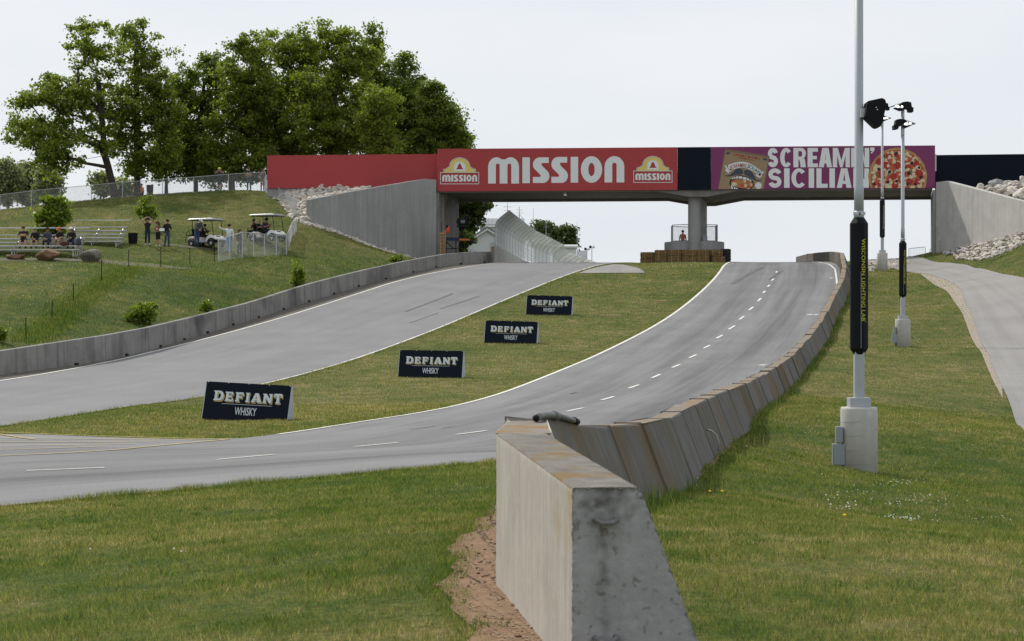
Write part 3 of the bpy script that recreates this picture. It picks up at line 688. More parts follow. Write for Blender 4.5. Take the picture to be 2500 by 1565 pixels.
o = MB(); o.smooth = True; o.tube([P(1400,1026,16.7), P(1409,1030,17.15)], .029, 10); o.build('clamp', M['black'], root, world=True)
o = MB(); o.smooth = True
o.tube([P(1725,1049,31.3), P(1738,1052,31.2), P(1750,1063,31.1), P(1756,1080,31.0), P(1754,1100,30.9)], .014, 8)
tag(o.build('conduit', M['pvc']), 'thin grey conduit curving out of a barrier block into the grass', 'conduit')

LWP = [(P(a[0],a[1],a[3]), P(a[0],a[2],a[3])) for a in LW]
D_ = [a[3] for a in LW]
ys = np.array([t_.y for t_, _ in LWP])
def lw_at(y, k): return Vector([np.interp(y, ys, [p[k][j] for p in LWP]) for j in range(3)])
yy = [LWP[0][0].y, 68, 73.5, 78.5, 83.5, 88, 92, 95.2, 99, 103, 107, 111, 115, 119, 123, 127, 131, 134.5, 138, LWP[-1][0].y]
for i in range(len(yy)-1):
    y0, y1 = yy[i]+.012, yy[i+1]-.012
    t0, t1, b0, b1 = lw_at(y0,0), lw_at(y1,0), lw_at(y0,1), lw_at(y1,1)
    t = (t1-t0).normalized(); t.z = 0; nl = Vector((-t.y, t.x, 0)).normalized(); bd = Vector((0,0,-.35)); jog = random.uniform(-.02, .02); nj = nl*jog
    o = MB(); o.hexa([b0+bd+nj, b1+bd+nj, b1+bd+nl*.34+nj, b0+bd+nl*.34+nj], [t0+nl*.04+nj, t1+nl*.04+nj, t1+nl*.30+nj, t0+nl*.30+nj])
    root = thing('concrete_wall', (b0.x, b0.y, b0.z), f"{ordinal(i+1)} section of the stained concrete track wall counted from the left", 'wall', 'left-hand track wall sections')
    o.build('panel', M['concrete_dark'], root, world=True, bevel=.015)
    n_ = max(1, int((y1-y0)/2.6))
    for k in range(n_):
        f = (k+.5)/n_; c = b0.lerp(b1, f)-nl*.012+Vector((0,0,.06)); q = MB()
        q.box(c, (.05, .26, .13), Matrix.Rotation(math.atan2(-t.x, t.y), 3, 'Z')); q.build('drain_slot', M['black'], root, world=True)
# kerb block where the track wall ends
pst = P(1203, 634, 142.6); o = MB(); o.box(pst+Vector((0,0,.35)), (.22,.25,1.15)); tag(o.build('end_post', M['lichen'], bevel=.02), 'short brown stained post where the track wall meets the tall fence', 'post')

# ------------------------------------------------------------------ bridge
BD = 146.0; PX = BD/FPX
def bx(px): return (px-CX)*PX
def bz(py): return (CY-py)*PX
SK = .19                                     # the bridge crosses the track slightly askew
def slope(px): return -(px-1068)*8/1215*0     # signs keep their own slope
bridge = thing('road_bridge', (bx(1704), BD+3, 5.9), 'grey concrete road bridge over the track with a central pier', 'bridge')
def soffit(px):       # underside height of the slab, in photo pixels at the front face
    base = np.interp(px, [1068, 2283], [467.5, 460.5])
    return base+np.interp(px, [1040, 1606, 1683, 1726, 1800, 2300], [0, 0, 13.5, 13.5, 0, 0])+3
xs = [1071,1200,1350,1500,1606,1640,1683,1726,1765,1800,1950,2100,2277]
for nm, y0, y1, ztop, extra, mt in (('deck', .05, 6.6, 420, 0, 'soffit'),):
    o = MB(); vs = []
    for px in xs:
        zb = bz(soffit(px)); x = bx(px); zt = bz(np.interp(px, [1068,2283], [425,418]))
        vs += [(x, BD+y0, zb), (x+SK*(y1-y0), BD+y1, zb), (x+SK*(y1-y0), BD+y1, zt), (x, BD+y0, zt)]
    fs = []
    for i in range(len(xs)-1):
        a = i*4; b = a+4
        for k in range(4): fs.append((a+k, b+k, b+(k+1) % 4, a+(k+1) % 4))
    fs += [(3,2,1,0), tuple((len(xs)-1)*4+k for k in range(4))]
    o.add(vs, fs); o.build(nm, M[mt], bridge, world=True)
o = MB(); vs = []                            # far edge beam, hanging lower than the slab
for px in xs:
    zb = bz(soffit(px))-.10; x = bx(px)+SK*6.6; zt = zb+1.2
    vs += [(x, BD+6.62, zb-.12), (x+.06, BD+6.95, zb-.12), (x+.06, BD+6.95, zt), (x, BD+6.62, zt)]
o.add(vs, [(a*4+k, a*4+4+k, a*4+4+(k+1) % 4, a*4+(k+1) % 4) for a in range(len(xs)-1) for k in range(4)]+[(3,2,1,0), tuple((len(xs)-1)*4+k for k in range(4))])
o.build('edge_beam', M['soffit'], bridge, world=True)
o = MB(); o.smooth = False                  # pier: a long pill shape running along the track
px0, hw, L0, L1 = 1698.0, .46, .75, 6.0
poly = []
for k in range(9): a = math.pi+math.pi*k/8; poly.append((bx(px0)+hw*math.cos(a), BD+1.0+hw*math.sin(a)))
for k in range(9): a = math.pi*k/8; poly.append((bx(px0)+SK*5.2+hw*math.cos(a), BD+6.2+hw*math.sin(a)))
o.prism(poly, 2, 5.6, bz(480)-.02+.05); o.build('pier', M['concrete'], bridge, world=True)
o = MB(); o.box((bx(1704)+.45, BD+.2, bz(473)), (3.6, .3, .36)); 
# two abutments under the ends of the slab
for nm, pxa, sgn in (('abutment', 1071, -1), ('abutment', 2277.5, 1)):
    o = MB(); x0 = bx(pxa); x1 = x0+SK*6.8; w = 1.0*sgn
    bt = [(x0, BD+.0, 5.0), (x0+w, BD+.0, 5.0), (x1+w, BD+6.9, 5.0), (x1, BD+6.9, 5.0)]
    zt = bz(soffit(pxa))-.004
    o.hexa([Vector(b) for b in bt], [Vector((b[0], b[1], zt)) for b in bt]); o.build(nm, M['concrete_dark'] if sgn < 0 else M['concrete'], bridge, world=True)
# dome camera under the deck
cx_, cz_ = bx(1380), bz(470)
root = thing('dome_camera', (cx_, BD+.3, cz_-.28), 'small white dome camera under the red part of the bridge', 'camera')
o = MB(); o.smooth = True; o.ball((0,0,.12), (.12,.12,.11), 12, 8); o.build('housing', M['letter'], root)
o = MB(); o.smooth = True; o.ball((0,0,.0), (.085,.085,.085), 12, 8); o.build('dome', M['black'], root)
o = MB(); o.tube([(0,0,.2),(0,0,.32)], .03, 8); o.build('stalk', M['steel'], root)

# wing walls
def wing(name, path, mt, label, th):
    """path: (px, py_top, D, z_bottom)"""
    a = [(P(p[0], p[1], p[2]), p[3]) for p in path]
    o = MB(); vs = []
    for i, (p, zb) in enumerate(a):
        d = (a[min(i+1, len(a)-1)][0]-a[max(i-1, 0)][0]); d.z = 0; d.normalize(); nb = Vector((-d.y, d.x, 0))*th
        vs += [p, Vector((p.x, p.y, zb)), Vector((p.x+nb.x, p.y+nb.y, zb)), p+nb]
    fs = [(i*4+k, i*4+4+k, i*4+4+(k+1) % 4, i*4+(k+1) % 4) for i in range(len(a)-1) for k in range(4)]+[(3,2,1,0), tuple((len(a)-1)*4+k for k in range(4))]
    o.add(vs, fs)
    ob = o.build(name, mt, None, bevel=.03)
    tag(ob, label, 'wall'); return ob
wing('wing_wall', [(757,487,138.5,7.2),(850,469,140.7,6.2),(940,453,142.9,5.6),(1037,436.5,145.5,5.2),(1065.5,438.5,145.75,5.2)], M['concrete'], 'tall grey concrete wing wall left of the track with sloping top', .45)
wr = [(2284.5,445,145.9,5.2),(2309,441.8,144.2,5.2),(2400,465.5,138.8,5.5),(2500,491.5,133.2,6.0),(2600,518,128,6.2)]
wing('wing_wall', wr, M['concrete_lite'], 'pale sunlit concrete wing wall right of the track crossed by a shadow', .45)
root = thing('junction_box', P(2294,583,145.2), 'small grey electrical box with conduit on the right wing wall', 'box')
o = MB(); o.box((0,-.1,0), (.16,.1,.28)); o.build('cover', M['steel'], root)
o = MB(); o.tube([(0,-.1,-.14),(0,-.1,-1.1)], .02, 6); o.build('conduit', M['steel'], root)

# sign boards fixed to the bridge: flat boards of real thickness, letters a few millimetres proud
def board(name, px0, px1, yt0, yt1, yb0, yb1, D, th, mt, label, cat='billboard'):
    k = D/FPX; X0, X1 = (px0-CX)*k, (px1-CX)*k
    root = thing(name, ((X0+X1)/2, D, (CY-(yb0+yb1)/2)*k), label, cat, 'sign boards along the bridge')
    o = MB(); z = lambda y: (CY-y)*k
    o.hexa([(X0, D, z(yb0)), (X1, D, z(yb1)), (X1, D+th, z(yb1)), (X0, D+th, z(yb0))], [(X0, D, z(yt0)), (X1, D, z(yt1)), (X1, D+th, z(yt1)), (X0, D+th, z(yt0))])
    o.build('board', mt, root, world=True)
    return root
def ty(px): return 363.5+(px-1068)*(355-363.5)/1215
def by(px): return 467.5+(px-1068)*(459.5-467.5)/1215
b_left = board('sign_board', 652, 1067, 379.5, 376, 459.5, 458, BD+.6, .2, M['red'], 'plain red board with no lettering at the left end of the bridge')
b_mis = board('sign_board', 1067.5, 1654, ty(1067), ty(1654), by(1067), by(1654), BD-.1, .14, M['red'], 'red board with white MISSION lettering between two bell emblems')
b_blk = board('sign_board', 1654.5, 1735.5, ty(1654), ty(1735), by(1654), by(1735), BD-.1, .14, M['navy'], 'narrow plain black board between the red and purple boards')
b_piz = board('sign_board', 1736, 2283, ty(1736), ty(2283), by(1736), by(2283), BD-.1, .14, M['magenta'], 'purple board with SCREAMIN SICILIAN lettering and a pizza picture')
b_rt = board('sign_board', 2284, 2680, 378.5, 374, 464, 470, BD+.6, .2, M['navy'], 'plain black board at the right end of the bridge behind the wing wall')
o = MB(); o.box((bx(2283.6)+.02, BD-.03, bz(397)), (.045, .16, 1.25)); o.build('end_trim', M['letter'], b_piz, world=True)
fz0, fz1 = (CY-482)*(BD+.7)/FPX-2, (CY-459.8)*(BD+.7)/FPX
fnd = thing('foundation_wall', (bx(860), BD+.8, fz1-1), 'low grey concrete foundation under the plain red board', 'wall')
o = MB(); o.box(((bx(648)+bx(1040))/2, BD+.9, (fz0+fz1)/2), (bx(1040)-bx(648), .3, fz1-fz0)); o.build('footing', M['concrete'], fnd, world=True)
for k in range(17):
    o = MB(); o.box((bx(700+k*19.5), BD+.74, fz1-.19), (.09,.03,.09)); o.build('weep_hole', M['black'], fnd, world=True)
# approach fill behind the left and right ends of the bridge
o = MB(); o.box((bx(655)+6.6, BD+4.0, 8.5), (12.5, 5.6, 5.4)); tag(o.build('approach_fill', M['gravel']), kind='structure')
o = MB(); o.box((bx(2290)+9, BD+4.0, 8.4), (16, 5.6, 5.4)); tag(o.build('approach_fill', M['gravel']), kind='structure')
# ------------------------------------------------------------------ flat lettering
_tx = {}
def text2d(s, offset=0):
    """outline of a word in the built-in font, scaled to height 1; returns verts, faces, width"""
    if (s, offset) in _tx: return _tx[(s, offset)]
    cu = bpy.data.curves.new('t', 'FONT'); cu.body = s; cu.size = 1; cu.offset = offset; cu.resolution_u = 3; cu.fill_mode = 'FRONT'
    ob = bpy.data.objects.new('t', cu); COL.objects.link(ob)
    me = bpy.data.meshes.new_from_object(ob.evaluated_get(bpy.context.evaluated_depsgraph_get()))
    v = np.array([p.co[:2] for p in me.vertices]) if len(me.vertices) else np.zeros((0, 2)); f = [tuple(p.vertices) for p in me.polygons]
    bpy.data.objects.remove(ob); bpy.data.curves.remove(cu); bpy.data.meshes.remove(me)
    if len(v):
        hgt = max(v[:, 1].max(), .1)
        v = (v-[v[:, 0].min(), min(0, 0)])/hgt; w = v[:, 0].max()
    else: w = .5
    _tx[(s, offset)] = (v, f, w); return _tx[(s, offset)]
def arc(cx, cy, rx, ry, a0, a1, n=10): return [(cx+rx*math.cos(R(a0+(a1-a0)*k/n)), cy+ry*math.sin(R(a0+(a1-a0)*k/n))) for k in range(n+1)]
def clean(l):
    o = []
    for p in l:
        if not o or abs(p[0]-o[-1][0])+abs(p[1]-o[-1][1]) > 1e-6: o.append(p)
    if abs(o[0][0]-o[-1][0])+abs(o[0][1]-o[-1][1]) < 1e-6: o.pop()
    return o
def flat(mb, loops, fn):
    loops = [clean(l) for l in loops]; vs = [p for l in loops for p in l]
    tris = tessellate_polygon([[Vector((p[0], p[1], 0)) for p in l] for l in loops])
    mb.add([fn(*p) for p in vs], [tuple(t) for t in tris])
def stroke(path, st):
    a = np.array(path, float); d = np.gradient(a, axis=0); d /= np.hypot(*d.T)[:, None]+1e-9; nn = np.c_[-d[:, 1], d[:, 0]]*st/2
    return [tuple(p) for p in a+nn]+[tuple(p) for p in (a-nn)[::-1]]
def letter(ch, w, hh, st):
    """heavy poster letters as closed outlines (y up)"""
    if ch == 'I': return [[(0,0),(w,0),(w,hh),(0,hh)]]
    if ch == 'L': return [[(0,0),(w,0),(w,st*.8),(st,st*.8),(st,hh),(0,hh)]]
    if ch == 'E': t = st*.75; return [[(0,0),(w,0),(w,t),(st,t),(st,hh/2-t*.45),(w*.9,hh/2-t*.45),(w*.9,hh/2+t*.45),(st,hh/2+t*.45),(st,hh-t),(w,hh-t),(w,hh),(0,hh)]]
    if ch == 'A': return [[(0,0),(st,0),(st*1.12,hh*.2),(w-st*1.12,hh*.2),(w-st,0),(w,0),(w*.5+st*.62,hh),(w*.5-st*.62,hh)], [(w*.5-(w*.5-st*1.25),hh*.36),(w*.5,hh*.78),(w*.5+(w*.5-st*1.25),hh*.36)]]
    if ch == 'N': return [[(0,0),(st*.9,0),(st*.9,hh*.58),(w-st*.9,0),(w,0),(w,hh),(w-st*.9,hh),(w-st*.9,hh*.42),(st*.9,hh),(0,hh)]]
    if ch == 'M': s = st*.85; return [[(0,0),(s,0),(s,hh*.62),(w*.5-s*.3,0),(w*.5+s*.3,0),(w-s,hh*.62),(w-s,0),(w,0),(w,hh),(w-s*1.15,hh),(w*.5,hh*.36),(s*1.15,hh),(0,hh)]]
    if ch == 'C': return [arc(w/2,hh/2,w/2,hh/2,40,320,26)+arc(w/2,hh/2,w/2-st*.88,hh/2-st*.72,318,42,22)]
    if ch == 'S': rx = (w-st)/2; ry = (hh/2-st*.42)/2; return [stroke(arc(w/2,hh-st*.42-ry,rx,ry,12,262,16)+arc(w/2,st*.42+ry,rx,ry,82,-168,16), st*.84)]
    if ch == 'R': return [[(0,0),(st,0),(st,hh*.38),(w-st*1.25,hh*.38),(w-st,0),(w,0),(w-st*.2,hh*.42)]+arc(w-st*.9,hh*.71,st*.9,hh*.29,-60,90,10)+[(0,hh)], [(st,hh*.55),(w-st*.95,hh*.55)]+arc(w-st*.95,hh*.69,st*.22,hh*.14,-90,90,6)+[(st,hh*.83)]]
    if ch == "'": return [[(0,hh),(w,hh),(w,hh*.55),(w*.35,0),(w*.1,hh*.12),(w*.5,hh*.45),(0,hh*.45)]]
def mission_letter(ch, w, hh):
    st = w
    if ch == 'I': return [[(0,0),(w,0),(w,hh),(0,hh)]]
    if ch == 'M':
        s = w*.25; g = w*.125; r = (w*.5)/2+g*.3
        return [[(0,0),(s,0),(s,hh*.7)]+arc(s+g/2,hh*.7,g/2,hh*.06,180,0,6)+[(s+g,0),(2*s+g,0),(2*s+g,hh*.7)]+arc(2*s+1.5*g,hh*.7,g/2,hh*.06,180,0,6)+[(2*s+2*g,0),(w,0),(w,hh*.62)]
                +arc(w*.73,hh*.62,w*.27,hh*.38,0,128,10)+arc(w*.27,hh*.62,w*.27,hh*.38,52,180,10)]
    if ch == 'N': s = w*.39; g = w*.22; return [[(0,0),(s,0),(s,hh*.68)]+arc(s+g/2,hh*.68,g/2,hh*.07,180,0,8)+[(s+g,0),(w,0),(w,hh*.6)]+arc(w*.5,hh*.6,w*.5,hh*.4,0,180,14)]
    if ch == 'O': return [arc(w/2,hh/2,w/2,hh/2,0,350,35), arc(w/2,hh/2,w*.15,hh*.25,0,345,23)]
    if ch == 'S':
        return [[(0,0),(w*.62,0)]+arc(w*.62,hh*.27,w*.38,hh*.27,-90,40,10)+[(w*.54,hh*.68)]+arc(w*.58,hh*.74,w*.06,hh*.04,220,90,4)+[(w*.96,hh*.78),(w*.96,hh),(w*.42,hh)]
                +arc(w*.42,hh*.72,w*.42,hh*.28,90,215,10)+[(w*.48,hh*.30)]+arc(w*.42,hh*.265,w*.05,hh*.03,30,-90,4)+[(0,hh*.235)]]

def plane_at(D):
    k = D/FPX
    return lambda u, v: Vector(((u-CX)*k, D, (CY-v)*k))
# MISSION board (coordinates in photo pixels)
def q6(x, y): return 1060+x/3.775, 340+y/3.775
F1, F2, F3, F4, F5 = [plane_at(BD-.1-.005*k) for k in range(1, 6)]
for ch, x0, x1, yt, yb in [('M',497,782,166,408),('I',813,882,167,405),('S',910,1062,167,403),('S',1080,1232,163,402),('I',1258,1327,162,400),('O',1352,1548,156,401),('N',1570,1752,156,398)]:
    o = MB(); a = q6(x0, yb); w, hh = (x1-x0)/3.775, (yb-yt)/3.775
    flat(o, mission_letter(ch, w, hh), lambda u, v: F1(a[0]+u, a[1]-v)); o.build('letter', M['letter'], b_mis, world=True)
M['thinline'] = mat('sign_dark_line', (.09, .03, .03), .6)
def emblem(dx, dy):
    def g(x, y): x, y = q6(x+dx, y+dy); return x, y
    def arch(ins):
        i = ins
        pts = [(86+i,305-0),(86+i,276+i),(108,270+i*.6),(128+i*.5,258+i),(139+i,248)]
        top = arc(235,248,96-i,80-i,180,360,18)
        top = [(x, 248-abs(math.sin(math.acos(max(-1,min(1,(x-235)/(96-i))))))*(80-i)) for x, _ in top]
        r = [(470-x, y) for x, y in pts[::-1]]
        return pts+top+r
    def put(name, loops, fn, m):
        o = MB(); flat(o, [[g(*p) for p in l] for l in loops], fn); return o.build(name, M[m], b_mis, world=True)
    put('emblem_border', [arch(0)], F1, 'letter'); put('emblem_line', [arch(5)], F2, 'thinline'); put('emblem_arch', [arch(7.5)], F3, 'sign_yellow')
    win = [(183,293)]+[(183,256)]+[(235+52*math.cos(R(t)), 256-50*math.sin(R(t))) for t in range(170, 5, -15)]+[(287,256),(287,293)]
    put('bell_window', [win], F4, 'letter')
    bell = [(203,277),(205,270),(214,262),(219,240),(226,230),(232,228),(232,218),(238,218),(238,228),(244,230),(251,240),(256,262),(265,270),(267,277)]
    put('bell', [bell], F5, 'red')
    fr = [[(55,303),(414,303),(414,414),(55,414)], [(60,308),(409,308),(409,409),(60,409)]]
    put('emblem_frame', fr, F4, 'letter')
    for ch, x0, x1 in [('M',74,150),('I',157,177),('S',183,222),('S',228,266),('I',272,292),('O',298,344),('N',350,396)]:
        o = MB(); a = g(x0, 390); w, hh = (x1-x0)/3.775, 62/3.775
        flat(o, mission_letter(ch, w, hh), lambda u, v: F2(a[0]+u, a[1]-v)); o.build('letter', M['letter'], b_mis, world=True)
emblem(0, 0); emblem(1781, -13.5)
# SCREAMIN' SICILIAN board
def q7(x, y): return 1640+x/3.553, 340+y/3.553
for row, yt, yb in ((0,75,243),(1,252,421)):
    for ch, x0, x1 in ([('S',830,925),('C',940,1045),('R',1055,1163),('E',1178,1268),('A',1275,1390),('M',1397,1545),('I',1556,1606),('N',1617,1713)], [('S',835,955),('I',975,1022),('C',1038,1170),('I',1188,1235),('L',1255,1352),('I',1368,1415),('A',1432,1560),('N',1575,1710)])[row]:
        o = MB(); a = q7(x0, yb); w, hh = (x1-x0)/3.553, (yb-yt)/3.553
        flat(o, letter(ch, w, hh, 44/3.553), lambda u, v: F1(a[0]+u, a[1]-v)); o.build('letter', M['letter'], b_piz, world=True)
o = MB(); a = q7(1722, 125); flat(o, letter("'", 36/3.553, 53/3.553, 8), lambda u, v: F1(a[0]+u, a[1]-v)); o.build('apostrophe', M['letter'], b_piz, world=True)
# pizza picture: flat shapes layered a few millimetres apart
rp = random.Random(5)
def clip_y(l, y=424): return [(x, min(v, y)) for x, v in l]
def blob(cx, cy, r, n=12, j=.15): return [(cx+r*rp.uniform(1-j, 1+j)*math.cos(2*math.pi*k/n), cy-r*rp.uniform(1-j, 1+j)*math.sin(2*math.pi*k/n)) for k in range(n)]
def disc_cut(cx, cy, rx, ry, cut, n=48, j=0):
    return clip_y([(cx+rx*math.cos(2*math.pi*k/n)*(1+rp.uniform(-j, j)), cy-ry*math.sin(2*math.pi*k/n)*(1+rp.uniform(-j, j))) for k in range(n)], cut)
pz = {'crust': plain('pizza_crust', (.42,.24,.10)), 'sauce': plain('pizza_sauce', (.36,.09,.035)), 'cheese': plain('pizza_cheese', (.62,.52,.34)), 'pep': plain('pepperoni', (.35,.035,.025)), 'pep2': plain('pepperoni_light', (.45,.09,.05)), 'olive': plain('black_olive', (.02,.016,.018)), 'green': plain('green_pepper', (.14,.17,.05))}
def dd(l):   # drop repeated points after clipping
    o = []
    for p in l:
        if not o or math.hypot(p[0]-o[-1][0], p[1]-o[-1][1]) > .6: o.append(p)
    return o
def pput(name, loops, k, m, root=None):
    for l in loops:
        l = dd(clip_y(l)); o = MB()
        if len(l) > 3:
            flat(o, [[q7(*p) for p in l]], plane_at(BD-.1-.004*k)); o.build(name, m, b_piz, world=True)
pput('pizza_crust', [disc_cut(1960, 332, 254, 257, 424, 60, .012)], 2, pz['crust'])
pput('pizza_sauce', [disc_cut(1960, 332, 232, 236, 423, 48, .03)], 3, pz['sauce'])
kk = 4; spots = []
def free(x, y, r, lim=.9): return all(math.hypot(x-a, y-b) > (r+c)*lim for a, b, c in spots)
def inside(x, y, m): return ((x-1960)/m)**2+((y-332)/m)**2 < 1 and y < 415
def fill(name, n, r0, r1, m, k, lim, jit=.2):
    global spots
    spots = []; ls = []
    for _ in range(n*30):
        x, y, r = rp.uniform(1730, 2190), rp.uniform(100, 420), rp.uniform(r0, r1)
        if inside(x, y, 232-r*.5) and free(x, y, r, lim): spots.append((x, y, r)); ls.append(blob(x, y, r, 11, jit))
        if len(ls) >= n: break
    pput(name, ls, k, m)
fill('cheese', 46, 16, 36, pz['cheese'], 4, .8, .45); fill('pepper_strip', 9, 9, 16, pz['green'], 5, 2.0, .5); fill('pepperoni_pale', 12, 24, 34, pz['pep2'], 6, 1.15, .2)
fill('pepperoni', 17, 26, 37, pz['pep'], 7, 1.12, .1); fill('melted_cheese', 26, 8, 18, pz['cheese'], 8, 1.7, .5)
fill('olive', 15, 11, 15, pz['olive'], 9, 2.4, .08)
# pizza box picture at the left end of the board (photo pixels, 13.15x zoom coordinates)
def qb(x, y): return 1740+x/13.15, 355+y/13.15
bxm = {'kraft': plain('kraft_box', (.30,.215,.125)), 'edge': plain('kraft_box_edge', (.20,.14,.085)), 'ink': plain('dark_ink', (.022,.026,.036)), 'tooth': plain('tooth_white', (.66,.66,.66)), 'redink': plain('red_ink', (.33,.035,.035)), 'green': plain('green_ink', (.02,.13,.09)), 'stache': plain('slate_ink', (.05,.065,.085))}
def bput(name, loops, k, m):
    for l in loops:
        o = MB(); flat(o, [[qb(*p) for p in l]], plane_at(BD-.1-.004*k)); o.build(name, m, b_piz, world=True)
bput('box_edge', [[(395,105),(1830,340),(1640,1408),(165,1408)]], 2, bxm['edge'])
bput('box_face', [[(420,185),(1790,400),(1612,1402),(190,1402)]], 3, bxm['kraft'])
ban = [(480+k*1080/16, 0) for k in range(17)]
def by_(x): t = (x-500)/1060; return 640-190*math.sin(math.pi*min(1,max(0,t)))*1.0+t*190
upper = [(x, by_(x)-10) for x in np.linspace(490, 1560, 18)]; lower = [(x, by_(x)+185) for x in np.linspace(1530, 520, 18)]
bput('banner', [upper+lower], 4, bxm['tooth'])
bput('banner_tail', [[(365,640),(430,650),(520,800),(600,740),(615,800),(490,895),(400,800),(440,740)], [(1660,850),(1600,840),(1470,930),(1395,880),(1380,960),(1500,1045),(1580,990),(1560,930)]], 4, bxm['tooth'])
bput('moustache', [[(335,905),(420,965),(560,940),(680,830),(760,745),(850,730),(960,775),(985,850),(960,920),(870,945),(760,940),(640,980),(520,1000),(400,985)], [(1610,1060),(1540,1115),(1400,1100),(1300,900),(1210,800),(1100,775),(1020,800),(995,870),(1030,950),(1130,985),(1230,1050),(1330,1120),(1460,1150),(1560,1130)]], 4, bxm['stache'])
bput('mouth', [[(545,1140),(600,1050),(740,975),(880,955),(1080,985),(1220,1060),(1310,1170),(1325,1280),(1260,1380),(1220,1400),(640,1400),(570,1330),(540,1240)]], 5, bxm['ink'])
bput('mouth_pizza', [[(585,1160),(720,1085),(900,1085),(1120,1120),(1290,1210),(1270,1330),(1140,1385),(940,1375),(740,1330),(600,1250)]], 6, plain('pizza_orange', (.40,.19,.07)))
bput('mouth_topping', [blob(930,1290,75,12), blob(1130,1330,60,12), blob(690,1150,55,10), blob(1130,1170,45,10)], 7, pz['pep2'])
bput('mouth_cheese', [blob(1030,1150,45,9,.3), blob(1060,1290,50,9,.3), blob(1240,1260,40,9,.3), blob(690,1240,80,9,.4)], 8, pz['cheese'])
bput('tooth', [[(600,1050),(655,1035),(665,1075),(615,1090)],[(665,1020),(725,1005),(730,1065),(680,1075)],[(740,1000),(820,985),(825,1060),(745,1065)],[(838,985),(948,995),(945,1075),(835,1062)],[(965,1010),(1085,1020),(1080,1110),(960,1085)],[(1100,1040),(1178,1070),(1170,1130),(1095,1115)],[(1190,1090),(1245,1125),(1235,1165),(1185,1150)],
    [(575,1270),(625,1300),(660,1400),(610,1400)],[(670,1320),(725,1350),(735,1400),(690,1400)],[(745,1355),(800,1375),(805,1402),(750,1402)],[(1100,1390),(1200,1382),(1200,1402),(1100,1402)]], 9, bxm['tooth'])
bput('speech_bubble', [blob(1468,1290,105,18,.03)], 4, bxm['tooth'])
bput('box_hand', [[(410,240),(480,215),(560,225),(570,270),(470,295)], [(1590,420),(1640,400),(1755,430),(1745,495),(1640,470)]], 4, bxm['stache'])
def btext(name, s, x, y, hgt, ang, m, k, wid=None, bend=None, bold=.012):
    o = MB(); v, f, w = text2d(s, bold); sx = hgt if not wid else wid/w; fn = plane_at(BD-.1-.004*k)
    if len(v) == 0: return
    vs = []
    for a, b in v:
        u, t = a*sx, b*hgt
        X, Y = u*math.cos(ang), u*math.sin(ang)
        if bend: Y = bend(x+X)-y
        vs.append(fn(*qb(x+X+t*math.sin(ang), y+Y-t*math.cos(ang))))
    o.add(vs, f); o.build(name, m, b_piz, world=True)
btext('box_text', 'SUPREMUS MAXIMUS', 655, 320, 75, R(9.3), bxm['redink'], 4, 880); btext('box_text', 'SUPREME PIZZA', 815, 410, 42, R(9.3), bxm['redink'], 4, 510)
btext('banner_text', "SCREAMIN'", 545, 700, 118, R(5), bxm['redink'], 5, 540, lambda x: by_(x)+150, .02); btext('banner_text', "SICILIAN", 1105, 700, 118, R(12), bxm['green'], 5, 405, lambda x: by_(x)+150, .02)
btext('box_text', 'PIZZA CO.', 890, 730, 48, R(4), bxm['redink'], 4, 250)

# ------------------------------------------------------------------ DEFIANT sandwich boards
SERIF = {
 'D': [[(0,0),(0,.1),(.1,.13),(.1,.87),(0,.9),(0,1),(.58,1)]+arc(.58,.5,.42,.5,84,-84,12)+[(.58,0)], [(.37,.19),(.37,.81),(.52,.81)]+arc(.52,.5,.2,.31,80,-80,8)+[(.52,.19)]],
 'E': [[(0,0),(0,.1),(.1,.13),(.1,.87),(0,.9),(0,1),(.86,1),(.9,.68),(.78,.68),(.72,.83),(.38,.83),(.38,.6),(.62,.6),(.66,.68),(.74,.68),(.74,.36),(.66,.36),(.62,.44),(.38,.44),(.38,.17),(.76,.17),(.82,.33),(.94,.33),(.9,0)]],
 'F': [[(0,0),(0,.1),(.1,.13),(.1,.87),(0,.9),(0,1),(.88,1),(.92,.66),(.8,.66),(.74,.82),(.38,.82),(.38,.58),(.62,.58),(.66,.66),(.74,.66),(.74,.34),(.66,.34),(.62,.42),(.38,.42),(.38,.13),(.48,.1),(.48,0)]],
 'I': [[(0,0),(0,.1),(.1,.13),(.1,.87),(0,.9),(0,1),(.5,1),(.5,.9),(.4,.87),(.4,.13),(.5,.1),(.5,0)]],
 'A': [[(0,0),(0,.1),(.06,.13),(.36,1),(.68,1),(.98,.13),(1.05,.1),(1.05,0),(.58,0),(.58,.1),(.66,.13),(.63,.22),(.34,.22),(.31,.13),(.4,.1),(.4,0)], [(.39,.36),(.6,.36),(.5,.72)]],
 'N': [[(0,0),(0,.1),(.08,.13),(.08,.87),(0,.9),(0,1),(.36,1),(.72,.42),(.72,.87),(.62,.9),(.62,1),(1.02,1),(1.02,.9),(.94,.87),(.94,0),(.68,0),(.3,.6),(.3,.13),(.4,.1),(.4,0)]],
 'T': [[(.22,0),(.22,.1),(.33,.13),(.33,.8),(.2,.8),(.12,.6),(0,.6),(.02,1),(.94,1),(.96,.6),(.84,.6),(.76,.8),(.62,.8),(.62,.13),(.73,.1),(.73,0)]]}
